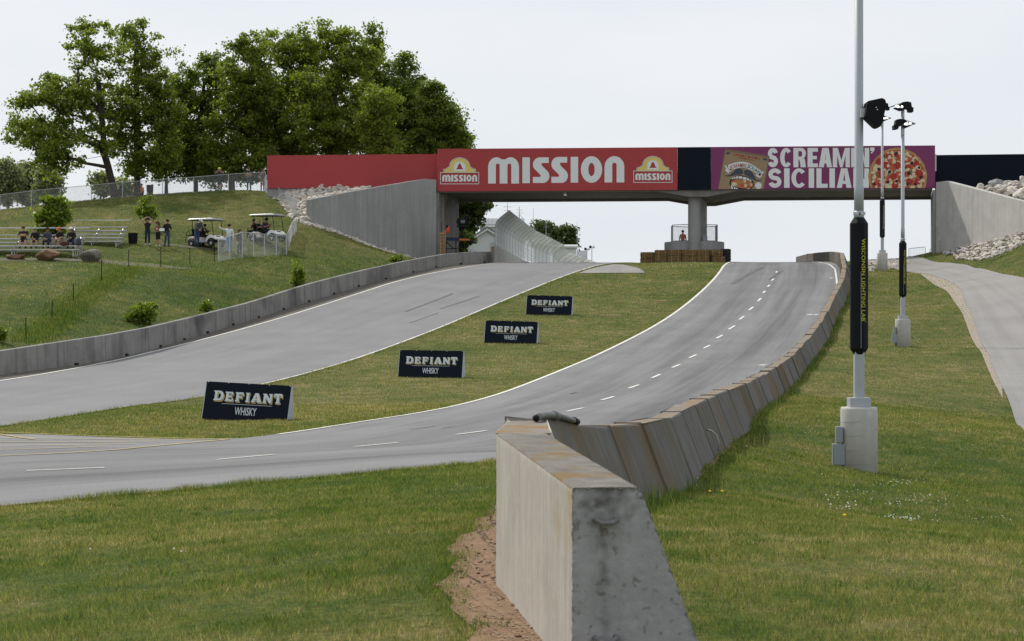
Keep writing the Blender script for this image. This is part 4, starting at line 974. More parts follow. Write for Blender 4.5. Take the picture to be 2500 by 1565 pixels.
def defiant(i, px, py, D, roll, yaw):
    base = P(px, py, D); base.z = h(base.x, base.y)
    lab = ['black DEFIANT WHISKY board lowest on the grass median and largest in view', 'black DEFIANT WHISKY board second up the grass median', 'black DEFIANT WHISKY board third up the median, beside the next to highest', 'black DEFIANT WHISKY board highest up the grass median'][i]
    root = thing('advertising_board', base, lab, 'sign', 'whisky boards on the grass median', rz=-yaw)
    Wd, Hh, dep = 2.46, 1.06, .27
    ex_ = Vector((math.cos(roll), 0, -math.sin(roll))); ev = Vector((math.sin(roll), dep/Hh, math.cos(roll)*math.sqrt(1-(dep/Hh)**2)))
    nrm = ex_.cross(ev).normalized()
    if nrm.y > 0: nrm = -nrm
    o0 = Vector((0, -dep, -.02))
    def S(u, v, off=0): return o0+ex_*(u-.5)*Wd+ev*v*Hh+nrm*off
    th = .025
    o = MB(); o.hexa([S(0,0), S(1,0), S(1,0,-th), S(0,0,-th)], [S(0,1), S(1,1), S(1,1,-th), S(0,1,-th)]); o.build('front_panel', M['navy'], root)
    def Bk(u, v): p = S(u, v); return Vector((p.x, -2*.0-p.y+0*2*dep, p.z))
    def B2(u, v, off=0): p = S(u, v, -th); return Vector((p.x, 2*S(u,1,-th).y-p.y+.01, p.z))
    o = MB(); o.hexa([B2(0,0), B2(1,0), B2(1,0)+Vector((0,th,0)), B2(0,0)+Vector((0,th,0))], [B2(0,1), B2(1,1), B2(1,1)+Vector((0,th,0)), B2(0,1)+Vector((0,th,0))]); o.build('back_panel', M['letter'], root)
    for u0 in (0, 1):
        o = MB(); d = ex_*(.02 if u0 else -.02)*.9; a, b, c = S(u0,.0,.0), B2(u0,0)+Vector((0,th,0)), S(u0,1)
        c2 = B2(u0,1)+Vector((0,th,0))
        o.hexa([a, b, b+d, a+d], [c, c2, c2+d, c+d]); o.build('side_panel', plain('shaded_white_plastic', (.42,.46,.49)), root)  # white sides coloured darker and bluer to stand in for shade
    for u in (.02, .26, .5, .74, .985):
        o = MB(); o.ball(S(u, .985, .004), (.013,.008,.013), 8, 5); o.build('grommet', M['letter'], root)
    # lettering
    x = .115; ltr = [('D',.118),('E',.104),('F',.104),('I',.062),('A',.118),('N',.112),('T',.100)]
    for off, m, du, dv in ((.006, 'sign_yellow_pale', .011, -.030), (.009, 'navy', .0035, -.010), (.012, 'letter_sign', 0, 0)):
        x = .105
        for ch, w in ltr:
            o = MB(); xx = x
            big = {'D': 1.06, 'T': 1.06}.get(ch, 1)
            flat(o, SERIF[ch], lambda u, v: S(xx+u*w*(1.55 if ch == 'I' else 1)+du, .505+v*.245*big+dv, off)); o.build('letter_shadow' if off < .007 else ('letter_outline' if off < .01 else 'letter'), M[m], root); x += w+.017 if ch != 'I' else w+.006
    o = MB(); flat(o, [[(.21,.425),(.80,.425),(.80,.434),(.21,.434)]], lambda u, v: S(u, v, .006)); o.build('rule', M['letter_sign'], root)
    v_, f_, w_ = text2d('WHISKY', .008)
    o = MB(); o.add([S(.375+a/w_*.255, .150+b*.205, .006) for a, b in v_], f_); o.build('subtitle', M['letter_sign'], root)
    o = MB(); o.ball(S(.895,.515,.004), (.012,.004,.012), 8, 5); o.build('period', M['letter_sign'], root)
M['sign_yellow_pale'] = mat('sign_shadow_yellow', (.55,.42,.12), .6); M['letter_sign'] = mat('sign_letter_grey', (.56,.62,.65), .6)
for i, a in enumerate([(604,1030,55,R(2.7),R(12)),(1053,921,75.5,R(.9),R(10)),(1248,837,92.6,R(1.6),R(9)),(1341,771.5,107,R(1.7),R(9))]): defiant(i, *a)

# ------------------------------------------------------------------ light poles
def light_pole(px, D, zb, lab, boxes):
    x = (px-CX)/FPX*D
    root = thing('light_pole', (x, D, zb), lab, 'light pole', 'light poles on the right-hand grass')
    o = MB(); o.smooth = True; prof = [(.35,-.5),(.35,1.26),(.335,1.3)]
    o.lathe(prof, 32); o.smooth = False
    o.build('concrete_base', M['concrete_lite'], root)
    for k in range(4):
        o = MB(); o.lathe([(.3525,.22+k*.27+.0),(.3525,.227+k*.27)], 32, cap=False); 
        ob = o.build('form_seam', M['concrete'], root); ob.rotation_euler = (0, R(-3.5), 0)
    o = MB(); o.box((0,0,1.39), (.40,.40,.18)); o.build('base_cover', M['pole'], root, bevel=.008)
    o = MB(); o.box((0,0,1.9), (.185,.185,.9)); o.box((.02,-.094,1.78), (.07,.01,.16)); o.build('lower_pole', M['pole'], root, bevel=.006)
    o = MB(); o.smooth = False; o.lathe([(.10,2.30),(.178,2.42),(.178,4.80),(.10,4.92)], 8); ob = o.build('pole_pad', M['blackplastic'], root, bevel=.006); ob.rotation_euler = (0,0,R(22.5))
    o = MB(); o.box((.012,-.1665,3.15), (.006,.006,1.45)); o.build('pad_seam', M['pole'], root)
    v, f, w = text2d('WISCONSIN LIGHTING LAB', 0); ht, ln = .070, 1.56
    o = MB(); o.add([(.022+b*ht, -.1685, 4.50-a/w*ln) for a, b in v], f); o.build('lettering', plain('lime_lettering', (.50,.50,.05)), root)
    o = MB(); o.ball((.10,-.168,2.93), (.009,.003,.009), 8, 4); o.build('trademark_dot', plain('lime_lettering', (.50,.50,.05)), root)
    o = MB(); o.smooth = True; o.lathe([(.097,4.90),(.097,5.04)], 20); o.build('hinge_collar', M['pole'], root)
    for dx in (-.09, .09): 
        o = MB(); o.box((dx,-.04,4.99), (.045,.05,.06)); o.build('bolt', M['steel'], root)
    o = MB(); o.ball((0,-.095,4.97), (.016,.01,.016), 8, 5); o.ball((0,-.095,5.0), (.014,.01,.014), 8, 5); o.build('keyhole', M['black'], root)
    o = MB(); o.smooth = True; o.lathe([(.092,5.04),(.092,5.5),(.084,5.52),(.08,11.2)], 20); o.build('upper_pole', M['pole'], root)
    # two lamp heads, one looking left, one right
    k = .0189
    for sgn, zo in ((1, 0), (-1, -.80)):
        def q(a, b): return ((a-2204)*k*sgn, 11.28-(b-248)*k+zo)
        hd = [(2196,252),(2200,247),(2211.5,245),(2222,247),(2224,259),(2228,260),(2227.5,270.5),(2217,269.5),(2216,263),(2208,261)]
        o = MB(); o.prism([q(*p) for p in hd], 1, -.26, .26); o.build('lamp_head', M['blackplastic'], root, bevel=.008)
        o = MB(); o.prism([q(2174,256), q(2200,247.5), q(2199,250), q(2175,257.5)], 1, -.25, .25); o.build('visor', M['steel'], root)
        o = MB(); o.prism([q(2182,260), q(2198.7,267), q(2206,262.5), q(2204,261)], 1, -.24, .24); o.build('lower_visor', M['blackplastic'], root)
        for (a, b), yy_ in (((2187,254.5),-.12), ((2200,257.5),-.2), ((2193,256),.1)):
            p = q(a, b); o = MB(); o.ball((p[0], yy_-.02, p[1]), (.05,.05,.055), 8, 6); o.build('lit_bulb', M['led'], root)
        o = MB(); p = q(2207,268); o.box((p[0]*.4, -.1, p[1]-.14), (.06,.08,.28)); o.build('bracket', M['steel'], root)
    if boxes:
        for nm, cx__, cz__, w_, h_ in (('switch_box',-.41,.40,.235,.41), ('meter_box',-.40,.78,.13,.31)):
            o = MB(); o.box((cx__,-.12,cz__), (w_,.16,h_)); o.box((cx__-.0,-.208,cz__), (w_*.9,.012,h_*.92)); o.build(nm, M['boxgrey'], root, bevel=.008)
        o = MB(); o.tube([(-.345,-.12,.2),(-.345,-.12,.0),(-.33,-.1,-.2)], .022, 8); o.build('cable', M['black'], root)
    return root
M['boxgrey'] = mat('electrical_box_grey', (.25,.28,.31), .5)
light_pole(2097, 38, (CY-1160)/FPX*38, 'nearest light pole with the large black pad and tallest in view', True)
light_pole(2204, 92, (CY-848)/FPX*92, 'middle light pole standing beside the service road', True)
light_pole(2154, 133.4, (CY-665)/FPX*133.4, 'farthest light pole standing in white stones at the crest', False)
# black wedge-shaped loudspeaker bracketed to the nearest pole
sp = P(2130, 277, 37.85); k = 38/FPX
root = thing('loudspeaker', sp, 'black wedge-shaped loudspeaker bracketed high on the nearest light pole', 'loudspeaker')
def q8(x, y): return ((2080+x/5.815-2130)*k, (277-200-y/5.815)*k)
poly = [q8(*p) for p in [(182,370),(196,295),(215,285),(400,245),(440,262),(458,300),(445,420),(410,590),(385,645),(340,655),(310,640),(165,500)]]
o = MB(); o.prism(poly, 1, -.2, .2); o.build('cabinet', M['blackplastic'], root, bevel=.012)
p0 = q8(120,440); o = MB(); o.box((p0[0]+.04, 0, p0[1]), (.09,.12,.17)); o.build('bracket', M['steel'], root)
for q_ in ((318,380),(333,410)):
    p = q8(*q_); o = MB(); o.ball((p[0], -.205, p[1]), (.012,.008,.012), 8, 5); o.build('bolt', M['letter'], root)

# ------------------------------------------------------------------ island under the pier: drum, cage, bales, tyres
PC = Vector((bx(1702)+.1, BD+3.4, 0)); zr = (CY-588)/FPX*147.2
root = thing('pier_island', (PC.x, PC.y, 6.0), 'round grey concrete drum around the foot of the bridge pier', 'wall')
o = MB(); o.smooth = True; o.lathe([(2.24,-.6),(2.24,zr-6.0-.03),(2.2,zr-6.0),(2.05,zr-6.0),(2.05,zr-6.0-.3)], 48, cap=False); o.build('drum', M['concrete'], root)
o = MB(); o.lathe([(2.05,zr-6.2-.1),(2.05,zr-6.2)], 32); o.build('drum_fill', M['gravel'], root)
cage = thing('wire_cage', (PC.x, PC.y, zr), 'galvanised wire cage standing on the round drum around the pier', 'cage')
angs = [k*60+28 for k in range(6)]; tops = []
for a in angs:
    p = Vector((1.92*math.cos(R(a)), 1.92*math.sin(R(a)), 0)); o = MB(); o.tube([p-Vector((0,0,.1)), p+Vector((0,0,1.27))], .035, 8); o.build('post', M['steel'], cage); tops.append(p)
for a, b in zip(tops, tops[1:]+tops[:1]):
    for z in (1.25, .05):
        o = MB(); o.tube([a+Vector((0,0,z)), b+Vector((0,0,z))], .028, 6); o.build('rail', M['steel'], cage)
def chainlink(mb, a, b, hh0, hh1, sp, r):
    """diamond wire mesh between two feet a and b"""
    a, b = Vector(a), Vector(b); ln = (b-a).length; n_ = int((ln+max(hh0, hh1))/sp)
    def pt(u, v): f = u/ln; return a.lerp(b, f)+Vector((0,0,(hh0*(1-f)+hh1*f)*v))
    for k in range(-int(max(hh0,hh1)/sp), int(ln/sp)+1):
        for sgn in (1, -1):
            u0 = k*sp if sgn > 0 else k*sp+max(hh0,hh1); u1 = u0+sgn*max(hh0,hh1)
            v0, v1 = 0, 1
            lo, hi = 0, ln
            def cl(u, v, uu, vv):
                if u < lo: f = (lo-u)/(uu-u); return lo, v+(vv-v)*f
                if u > hi: f = (hi-u)/(uu-u); return hi, v+(vv-v)*f
                return u, v
            if max(u0,u1) <= lo or min(u0,u1) >= hi: continue
            A_ = cl(u0, v0, u1, v1); B_ = cl(u1, v1, u0, v0)
            p, q = pt(*A_), pt(*B_); d = (q-p)
            if d.length < .05: continue
            d.normalize(); s_ = d.cross(Vector((0,1,0)) if abs(d.y) < .8 else Vector((1,0,0))).normalized()*r; t_ = d.cross(s_).normalized()*r
            mb.add([p+s_, p-s_*.5+t_, p-s_*.5-t_, q+s_, q-s_*.5+t_, q-s_*.5-t_], [(0,1,4,3),(1,2,5,4),(2,0,3,5)])
for a, b in zip(tops, tops[1:]+tops[:1]):
    o = MB(); chainlink(o, a, b, 1.22, 1.22, .15, .005); o.build('wire_mesh', M['wire'], cage)
o = MB(); o.box((PC.x+.62, BD+1.6, zr+.12), (.36,.25,.55)); tag(o.build('control_box', M['boxgrey']), 'small grey box standing against the bridge pier', 'box')
bale_i = 0
def bale(c, yaw, lab):
    bm = bmesh.new(); bmesh.ops.create_grid
    bmesh.ops.create_cube(bm, size=1); bmesh.ops.subdivide_edges(bm, edges=bm.edges[:], cuts=4, use_grid_fill=True)
    for v in bm.verts:
        v.co = Vector((v.co.x*1.0, v.co.y*.5, v.co.z*.46)); q_ = v.co
        r_ = Vector((q_.x/.5, q_.y/.25, q_.z/.23)); m_ = sorted(map(abs, r_))
        if m_[1] > .95: v.co *= .955
        v.co += Vector((random.gauss(0,.012), random.gauss(0,.012), random.gauss(0,.012)))
    me = bpy.data.meshes.new('hay_bale'); bm.to_mesh(me); bm.free(); me.materials.append(M['hay'])
    root = thing('hay_bale', c, lab, 'hay bale', 'hay bales in front of the pier', rz=yaw)
    ob = link(bpy.data.objects.new('straw', me), root)
    for x in (-.25, .25):
        o = MB(); o.tube([(x,-.262,-.22),(x,-.262,.235),(x,.262,.235),(x,.262,-.22)], .008, 5); o.build('twine', M['cream'], root)
cols = [(1581.5,645,144.6),(1614.5,643,144.2),(1648,641,143.9),(1681,639,143.8),(1715,640,143.9),(1748,641,144.2)]
nm = ['leftmost','second','third','fourth','fifth','rightmost']
for i, (px, py, D) in enumerate(cols):
    p = P(px, py, D); zb = h(p.x, p.y)
    if i == 0: zb -= .12
    for j in range(2): bale(Vector((p.x+random.uniform(-.03,.03)+(.13 if i == 5 and j == 0 else 0), p.y, zb+.22+j*.455+random.uniform(-.025,.025))), random.uniform(-.05,.05)+(.12 if i == 0 else 0), f"{'upper' if j else 'lower'} hay bale of the {nm[i]} stack in front of the pier")
for i, (px, D) in enumerate([(1771, 144.6), (1773, 145.5)]):
    p = P(px, 640, D); zb = h(p.x, p.y); root = thing('tyre_stack', (p.x, p.y, zb), ['stack of black tyres at the right end of the hay bales','second stack of black tyres just behind the first one'][i], 'tyre stack')
    for j in range(5):
        o = MB(); o.smooth = True; o.lathe([(.2,.0),(.32,.0),(.35,.04),(.35,.17),(.32,.205),(.2,.205)], 20, c=(0,0,j*.21-.05), cap=False); o.build('tyre', M['rubbertyre'], root)
o = MB(); pb = []
for k in range(15):
    a = R(200+k*10); pb.append((PC.x+2.42*math.cos(a), PC.y+2.42*math.sin(a)))
o.prism(pb+[(x*.99+PC.x*.01, y*.99+PC.y*.01) for x, y in pb[::-1]], 2, 5.8, 6.98); tag(o.build('rubber_belt', M['rubbertyre']), 'black rubber belt wrapped around the drum behind the hay bales', 'rubber belt')

# crowd barriers by the right abutment
for px0_, px1_, D, lab in ((2219, 2259, 146.5, 'metal crowd barrier standing on the service road crest'), (2270, 2300, 147.5, 'second metal crowd barrier half hidden behind the abutment')):
    a, b = P(px0_, 0, D), P(px1_, 0, D-.6); za = 6.1
    root = thing('crowd_barrier', ((a.x+b.x)/2, D, za), lab, 'crowd barrier')
    a.z = b.z = za; u = lambda f, z: a.lerp(b, f)+Vector((0,0,z))
    o = MB(); o.tube([u(0,.05), u(0,.86), u(.03,.93), u(.97,1.02), u(1,.95), u(1,.05)], .02, 6); o.tube([u(0,.2), u(1,.2)], .015, 6); o.build('frame', M['steel'], root, world=True)
    for k in range(1, 11):
        o = MB(); f = k/11; o.tube([u(f,.2), u(f,.93+.09*f)], .008, 5); o.build('bar', M['steel'], root, world=True)
    for f in (.12, .88): o = MB(); p = u(f,.04); o.tube([p-Vector((0,.3,0)), p+Vector((0,.3,0))], .018, 6); o.build('foot', M['steel'], root, world=True)

# ------------------------------------------------------------------ beyond the crest: debris fence, buildings, masts
fn = []
for k in range(44):
    D = 149+k*2.35*(1+k*.012); x = np.interp(D, [149,175,200,225,260,330], [-1.28,1.0,4.1,8.2,14.5,28]); z = np.interp(D, [149,165,190,230,330], [6.35,6.3,6.35,6.3,5.0])
    fn.append(Vector((x, D, z)))
fence = thing('debris_fence', fn[0], 'tall curved steel debris fence on a pale wall beyond the crest', 'fence')
def fp(i, k):    # points up a post: straight, then curving over the track
    p = fn[i]; t = (fn[min(i+1,43)]-fn[max(i-1,0)]); t.z = 0; t.normalize(); nr = Vector((t.y, -t.x, 0)); zz, oo = [(.0,0),(.9,0),(2.2,0),(2.55,.12),(2.85,.38),(3.15,.75),(3.4,1.1)][k]
    if i > 18: zz *= .82
    return p+Vector((0,0,zz+.25))+nr*oo
for i in range(44):
    o = MB(); o.tube([fp(i,k) for k in range(7)], .035, 5); o.build('post', M['steel'], fence, world=True)
o = MB()
for i in range(43):
    for k in range(1, 6):
        for s_ in range(4):
            f = s_/4; a, b = fp(i,k).lerp(fp(i,k+1), f), fp(i+1,k).lerp(fp(i+1,k+1), f); o.tube([a, b], .018, 3, False)
    for s_ in range(14):
        f = s_/14
        for k in range(1, 6): o.tube([fp(i,k).lerp(fp(i+1,k), f), fp(i,k+1).lerp(fp(i+1,k+1), f)], .013, 3, False)
tag(o.build('wire_mesh', M['wire_debris'], fence, world=True), kind='stuff')
for i in range(0, 43, 3):
    o = MB(); j = min(i+3, 43); a, b = fn[i], fn[j]; t = (b-a).normalized(); nr = Vector((t.y,-t.x,0)).normalized()*.16
    o.hexa([a-nr-Vector((0,0,1)), b-nr-Vector((0,0,1)), b+nr-Vector((0,0,1)), a+nr-Vector((0,0,1))], [a-nr+Vector((0,0,1.0)), b-nr+Vector((0,0,1.0)), b+nr+Vector((0,0,1.0)), a+nr+Vector((0,0,1.0))]); o.build('wall_block', M['concrete_lite'], fence, world=True)

def house(name, D, px0, px1, py_ridge, py_eave, depth, lab, ridge_x=True, zb=5.6, seams=True, rmat='metalroof', eave_mat=None):
    k = D/FPX; x0, x1 = (px0-CX)*k, (px1-CX)*k; zr_, ze = (CY-py_ridge)*k, (CY-py_eave)*k
    root = thing(name, ((x0+x1)/2, D, zb), lab, 'building')
    o = MB()
    if ridge_x:
        o.box(((x0+x1)/2, D+depth/2+.3, (zb+ze)/2), (x1-x0-.5, depth, ze-zb)); o.build('wall', M['whitewall'], root, world=True)
        o = MB(); o.prism([(D-.1, ze), (D+depth/2+.3, zr_), (D+depth+.7, ze), (D+depth+.7, ze+.14), (D+depth/2+.3, zr_+.14), (D-.1, ze+.14)], 0, x0, x1); rf = o.build('roof', M[rmat], root, world=True)
        if seams:
            for i in range(int((x1-x0)/.42)+1):
                o = MB(); x = x0+.05+i*.42; o.tube([(x, D-.12, ze+.16), (x, D+depth/2+.28, zr_+.16)], .025, 4, False); s_ = o.build('seam', M[rmat], rf); s_.location = -Vector(root.location)
        o = MB(); o.box(((x0+x1)/2, D-.12, ze-.02), (x1-x0, .06, .22)); o.build('fascia', M['letter'], root, world=True)
    else:
        xm = (x0+x1)/2
        o.prism([(x0+.3, zb), (x1-.3, zb), (x1-.3, ze), (xm, zr_-.05), (x0+.3, ze)], 1, D, D+depth); o.build('wall', M['whitewall'], root, world=True)
        o = MB(); o.prism([(x0, ze-.12), (xm, zr_), (x1, ze-.12), (x1, ze+.04), (xm, zr_+.17), (x0, ze+.04)], 1, D-.3, D+depth); o.build('roof', M[rmat], root, world=True)
        o = MB(); o.prism([(x0+.05, ze-.3), (xm, zr_-.2), (x1-.05, ze-.3), (x1-.05, ze-.13), (xm, zr_-.01), (x0+.05, ze-.13)], 1, D-.28, D-.2); o.build('fascia', M['letter'], root, world=True)
        f = MB(); f.box((xm+.55, D-.02, zr_-1.9), (.72, .05, 1.35)); w_ = f.build('window', M['whitewall'], root, world=True)
        f = MB(); f.box((xm+.55, D-.05, zr_-1.9), (.56, .03, 1.18)); g_ = f.build('pane', plain('dim_pane', (.45,.47,.50), .3), w_); g_.location = -Vector(root.location)
        f = MB(); f.box((xm, D-.02, zr_-3.2), (x1-x0-.6, .03, .06)); f.build('trim', M['metalroof'], root, world=True)
    return root
house('race_building', 196, 1169, 1281, 530, 551, 8, 'white building with grey metal roof behind the debris fence')
house('gable_house', 185, 1112, 1268, 557, 603, 9, 'white gabled house front left of the debris fence', False)
house('race_building', 240, 1298, 1345, 578.5, 596.5, 7, 'low white building with a grey hip roof at the middle of the debris fence')
house('race_building', 262, 1345, 1412, 597, 602, 6, 'long white flat-roofed building behind the lower fence', rmat='whitewall', seams=False)
house('race_building', 280, 1411, 1434, 612, 630, 5, 'small grey-roofed building at the far end of the fence')
for i, (px, y0, y1, D, lab) in enumerate([(1239,494,528,197,'lattice antenna mast left on the white building roof'),(1268,504,531,197.5,'antenna mast with cross arms right on the white building roof'),(1302,508,600,245,'slim antenna mast between the fence and the trees'),(1333,534,600,250,'short lattice mast among the trees'),(1409,545,636,270,'tall thin flagpole right of the far trees')]):
    p0, p1 = P(px, y1+2, D), P(px, y0, D); root = thing('antenna_mast', p0, lab, 'antenna')
    o = MB(); o.tube([p0, p1], [.05,.02], 5); o.build('mast', M['steel'], root, world=True)
    if i != 4:
        for z in (.45, .7):
            m_ = p0.lerp(p1, z); o = MB(); o.tube([m_-Vector((.35,0,0)), m_+Vector((.35,0,0))], .018, 4); o.build('cross_arm', M['steel'], root, world=True)
        for sx in (-.35, .35): o = MB(); o.tube([p0+Vector((sx,0,0)), p0.lerp(p1,.35)], .02, 4); o.build('strut', M['steel'], root, world=True)
for px, y0, D, lab in [(1445,602,255,'thin light pole with two round lamps at the far end of the fence'),(1433,607,256,'short pole carrying a pale dish beside the far light pole')]:
    p0, p1 = P(px, 645, D), P(px, y0, D); root = thing('far_light_pole', p0, lab, 'light pole')
    o = MB(); o.tube([p0, p1], .05, 6); o.build('pole', M['steel'], root, world=True)
    for sx in (-.2, .22): o = MB(); o.ball(p1+Vector((sx,-.1,-.05)), (.17,.14,.19), 8, 6); o.build('lamp', M['letter' if sx > 0 else 'black'], root, world=True)

# ------------------------------------------------------------------ TV platform by the left abutment
D = 143.6
def tp(px, py, d=0): return P(px, py, D+d)
root = thing('step_ladder', tp(1080, 622), 'orange step ladder leaning at the left abutment', 'ladder')
for dx in (0, 12.2):
    o = MB(); o.tube([tp(1074.5+dx, 626), tp(1075+dx, 571)], .035, 6); o.build('rail', M['ladder'], root, world=True)
for k in range(6): o = MB(); o.tube([tp(1074.5, 622-k*9), tp(1087, 622-k*9)], .022, 5); o.build('rung', M['ladder'], root, world=True)
o = MB(); o.box(tp(1080.5, 569.5), (.46,.14,.09)); o.build('top_cap', M['ladder'], root, world=True)
root = thing('camera_platform', tp(1115, 622), 'dark metal scaffold platform carrying the TV camera', 'platform')
o = MB(); o.hexa([tp(1088,588,0), tp(1140,588,0), tp(1154,588.5,1.2), tp(1092,588,1.4)], [tp(1088,579.5,0), tp(1140,581,0), tp(1154,587.5,1.2), tp(1092,579.5,1.4)]); o.build('deck', plain('navy_steel', (.02,.022,.05)), root, world=True)
o = MB(); o.box(tp(1134,585,-.06), (.75,.04,.13)); o.build('orange_cloth', plain('orange_cloth', (.42,.14,.03)), root, world=True)
for a, b in [((1089,588),(1089,630)),((1113,588),(1113,630)),((1138,588),(1138,620)),((1089,590),(1106,606)),((1106,606),(1120,606)),((1126,620),(1139,592)),((1139,604),(1154,590)),((1090,607),(1113,607)),((1126,588),(1126,630))]:
    o = MB(); o.tube([tp(*a), tp(*b)], .032, 6); o.build('tube', M['black'], root, world=True)
root = thing('tv_camera', tp(1129, 580, .4), 'black covered TV camera on a tripod on the scaffold platform', 'camera')
o = MB(); o.box(tp(1128,541,.4), (.62,.5,.52)); o.build('body', M['blackplastic'], root, world=True, bevel=.06)
o = MB(); o.hexa([tp(1113,545,.2), tp(1118,545,.2), tp(1118,545,.6), tp(1113,545,.6)], [tp(1116,534,.2), tp(1121,533,.2), tp(1121,533,.6), tp(1116,534,.6)]); o.build('hood', M['blackplastic'], root, world=True)
o = MB(); o.box(tp(1130,541,.1), (.30,.06,.22)); o.build('side_plate', plain('dim_grey', (.14,.145,.15)), root, world=True)
o = MB(); o.box(tp(1126,552,.4), (.62,.4,.16)); o.build('head', M['black'], root, world=True)
o = MB(); o.box(tp(1138,529,.3), (.12,.2,.2)); o.build('viewfinder', M['blackplastic'], root, world=True)
for a, dd_ in ((1121,.1),(1128,.9),(1140,.1)): o = MB(); o.tube([tp(1129,556,.4), tp(a,580,dd_)], .04, 6); o.build('leg', M['black'], root, world=True)
root = thing('jacket', tp(1092.5, 560), 'orange and black jacket hanging on a pole by the ladder', 'jacket')
o = MB(); o.smooth = True; o.ball(tp(1093,561), (.15,.11,.29), 10, 8); o.build('cloth', plain('bright_orange_cloth', (.62,.075,.025)), root, world=True)
o = MB(); o.smooth = True; o.ball(tp(1091.5,554), (.10,.12,.15), 10, 8); o.build('hood', M['blackplastic'], root, world=True)
o = MB(); o.smooth = True; o.ball(tp(1087,565), (.07,.08,.10), 8, 6); o.build('sleeve', plain('grey_cloth', (.25,.26,.28)), root, world=True)
o = MB(); o.tube([tp(1078,572), tp(1078,544)], .015, 5); tag(o.build('whip_aerial', M['black']), 'thin black aerial standing beside the orange ladder', 'aerial')
# ------------------------------------------------------------------ people
SKIN = plain('skin_light', (.42,.24,.165), .6); SKIN2 = plain('skin_tanned', (.30,.165,.105), .6)
def col(n, c): return plain(n, c, .85)
C_ = dict(black=col('black_cloth', (.010,.010,.013)), navy=col('navy_cloth', (.014,.018,.032)), jeans=col('blue_jeans', (.035,.065,.13)), djeans=col('dark_jeans', (.015,.022,.045)), grey=col('grey_cloth_dark', (.075,.08,.09)), white=col('white_cloth', (.60,.63,.66)),
     khaki=col('khaki_cloth', (.24,.19,.12)), dshort=col('dark_olive_cloth', (.028,.026,.022)), brown=col('brown_top', (.13,.06,.045)), orange=col('orange_cloth_bright', (.62,.14,.03)), blue=col('bright_blue_cloth', (.03,.22,.50)), slate=col('slate_cloth', (.045,.055,.075)),
     shoe=col('dark_shoe', (.02,.02,.022)), wshoe=col('white_shoe', (.55,.55,.55)), hair=col('dark_hair', (.02,.013,.009)), bhair=col('brown_hair', (.07,.035,.018)), fair=col('fair_hair', (.35,.28,.19)), grhair=col('grey_hair', (.32,.30,.28)), yellow=col('lime_yellow_hat', (.70,.68,.04)),
     maroon=col('maroon_cloth', (.09,.02,.02)), hivis=col('red_orange_vest', (.60,.09,.03)), glass=col('dark_glasses', (.006,.006,.007)), skin=SKIN, skin2=SKIN2)
def V(*a): return Vector(a)
STAND = dict(pel=V(0,0,.95), sp=V(0,.01,1.14), ch=V(0,.0,1.33), nk=V(0,.0,1.47), hb=V(0,.02,1.56), hm=V(0,.03,1.645), ht=V(0,.03,1.71), nose=V(0,.125,1.625),
    sL=V(-.175,0,1.40), eL=V(-.235,-.02,1.13), wL=V(-.24,.05,.89), sR=V(.175,0,1.40), eR=V(.235,-.02,1.13), wR=V(.24,.05,.89),
    hL=V(-.09,0,.92), kL=V(-.10,.02,.50), aL=V(-.105,-.02,.085), tL=V(-.12,.14,.035), hR=V(.09,0,.92), kR=V(.10,.02,.50), aR=V(.105,-.02,.085), tR=V(.12,.14,.035))
SIT = dict(STAND, pel=V(0,0,.52), sp=V(0,.03,.70), ch=V(0,.06,.89), nk=V(0,.10,1.02), hb=V(0,.13,1.10), hm=V(0,.15,1.185), ht=V(0,.15,1.25), nose=V(0,.245,1.165),
    sL=V(-.18,.06,.95), eL=V(-.25,.16,.70), wL=V(-.07,.36,.60), sR=V(.18,.06,.95), eR=V(.25,.16,.70), wR=V(.07,.36,.60),
    hL=V(-.10,.04,.50), kL=V(-.15,.46,.49), aL=V(-.15,.42,.085), tL=V(-.17,.58,.035), hR=V(.10,.04,.50), kR=V(.15,.46,.49), aR=V(.15,.42,.085), tR=V(.17,.58,.035))
RAD = dict(pel=.155, sp=.142, ch=.158, nk=.056, hb=.076, hm=.098, ht=.082, nose=.018, sL=.08, eL=.056, wL=.034, sR=.08, eR=.056, wR=.034, hL=.105, kL=.076, aL=.056, tL=.042, hR=.105, kR=.076, aR=.056, tR=.042)
EDG = [('pel','sp'),('sp','ch'),('ch','nk'),('nk','hb'),('hb','hm'),('hm','ht'),('hm','nose'),('ch','sL'),('sL','eL'),('eL','wL'),('ch','sR'),('sR','eR'),('eR','wR'),('pel','hL'),('hL','kL'),('kL','aL'),('aL','tL'),('pel','hR'),('hR','kR'),('kR','aR'),('aR','tR')]
_dg = None
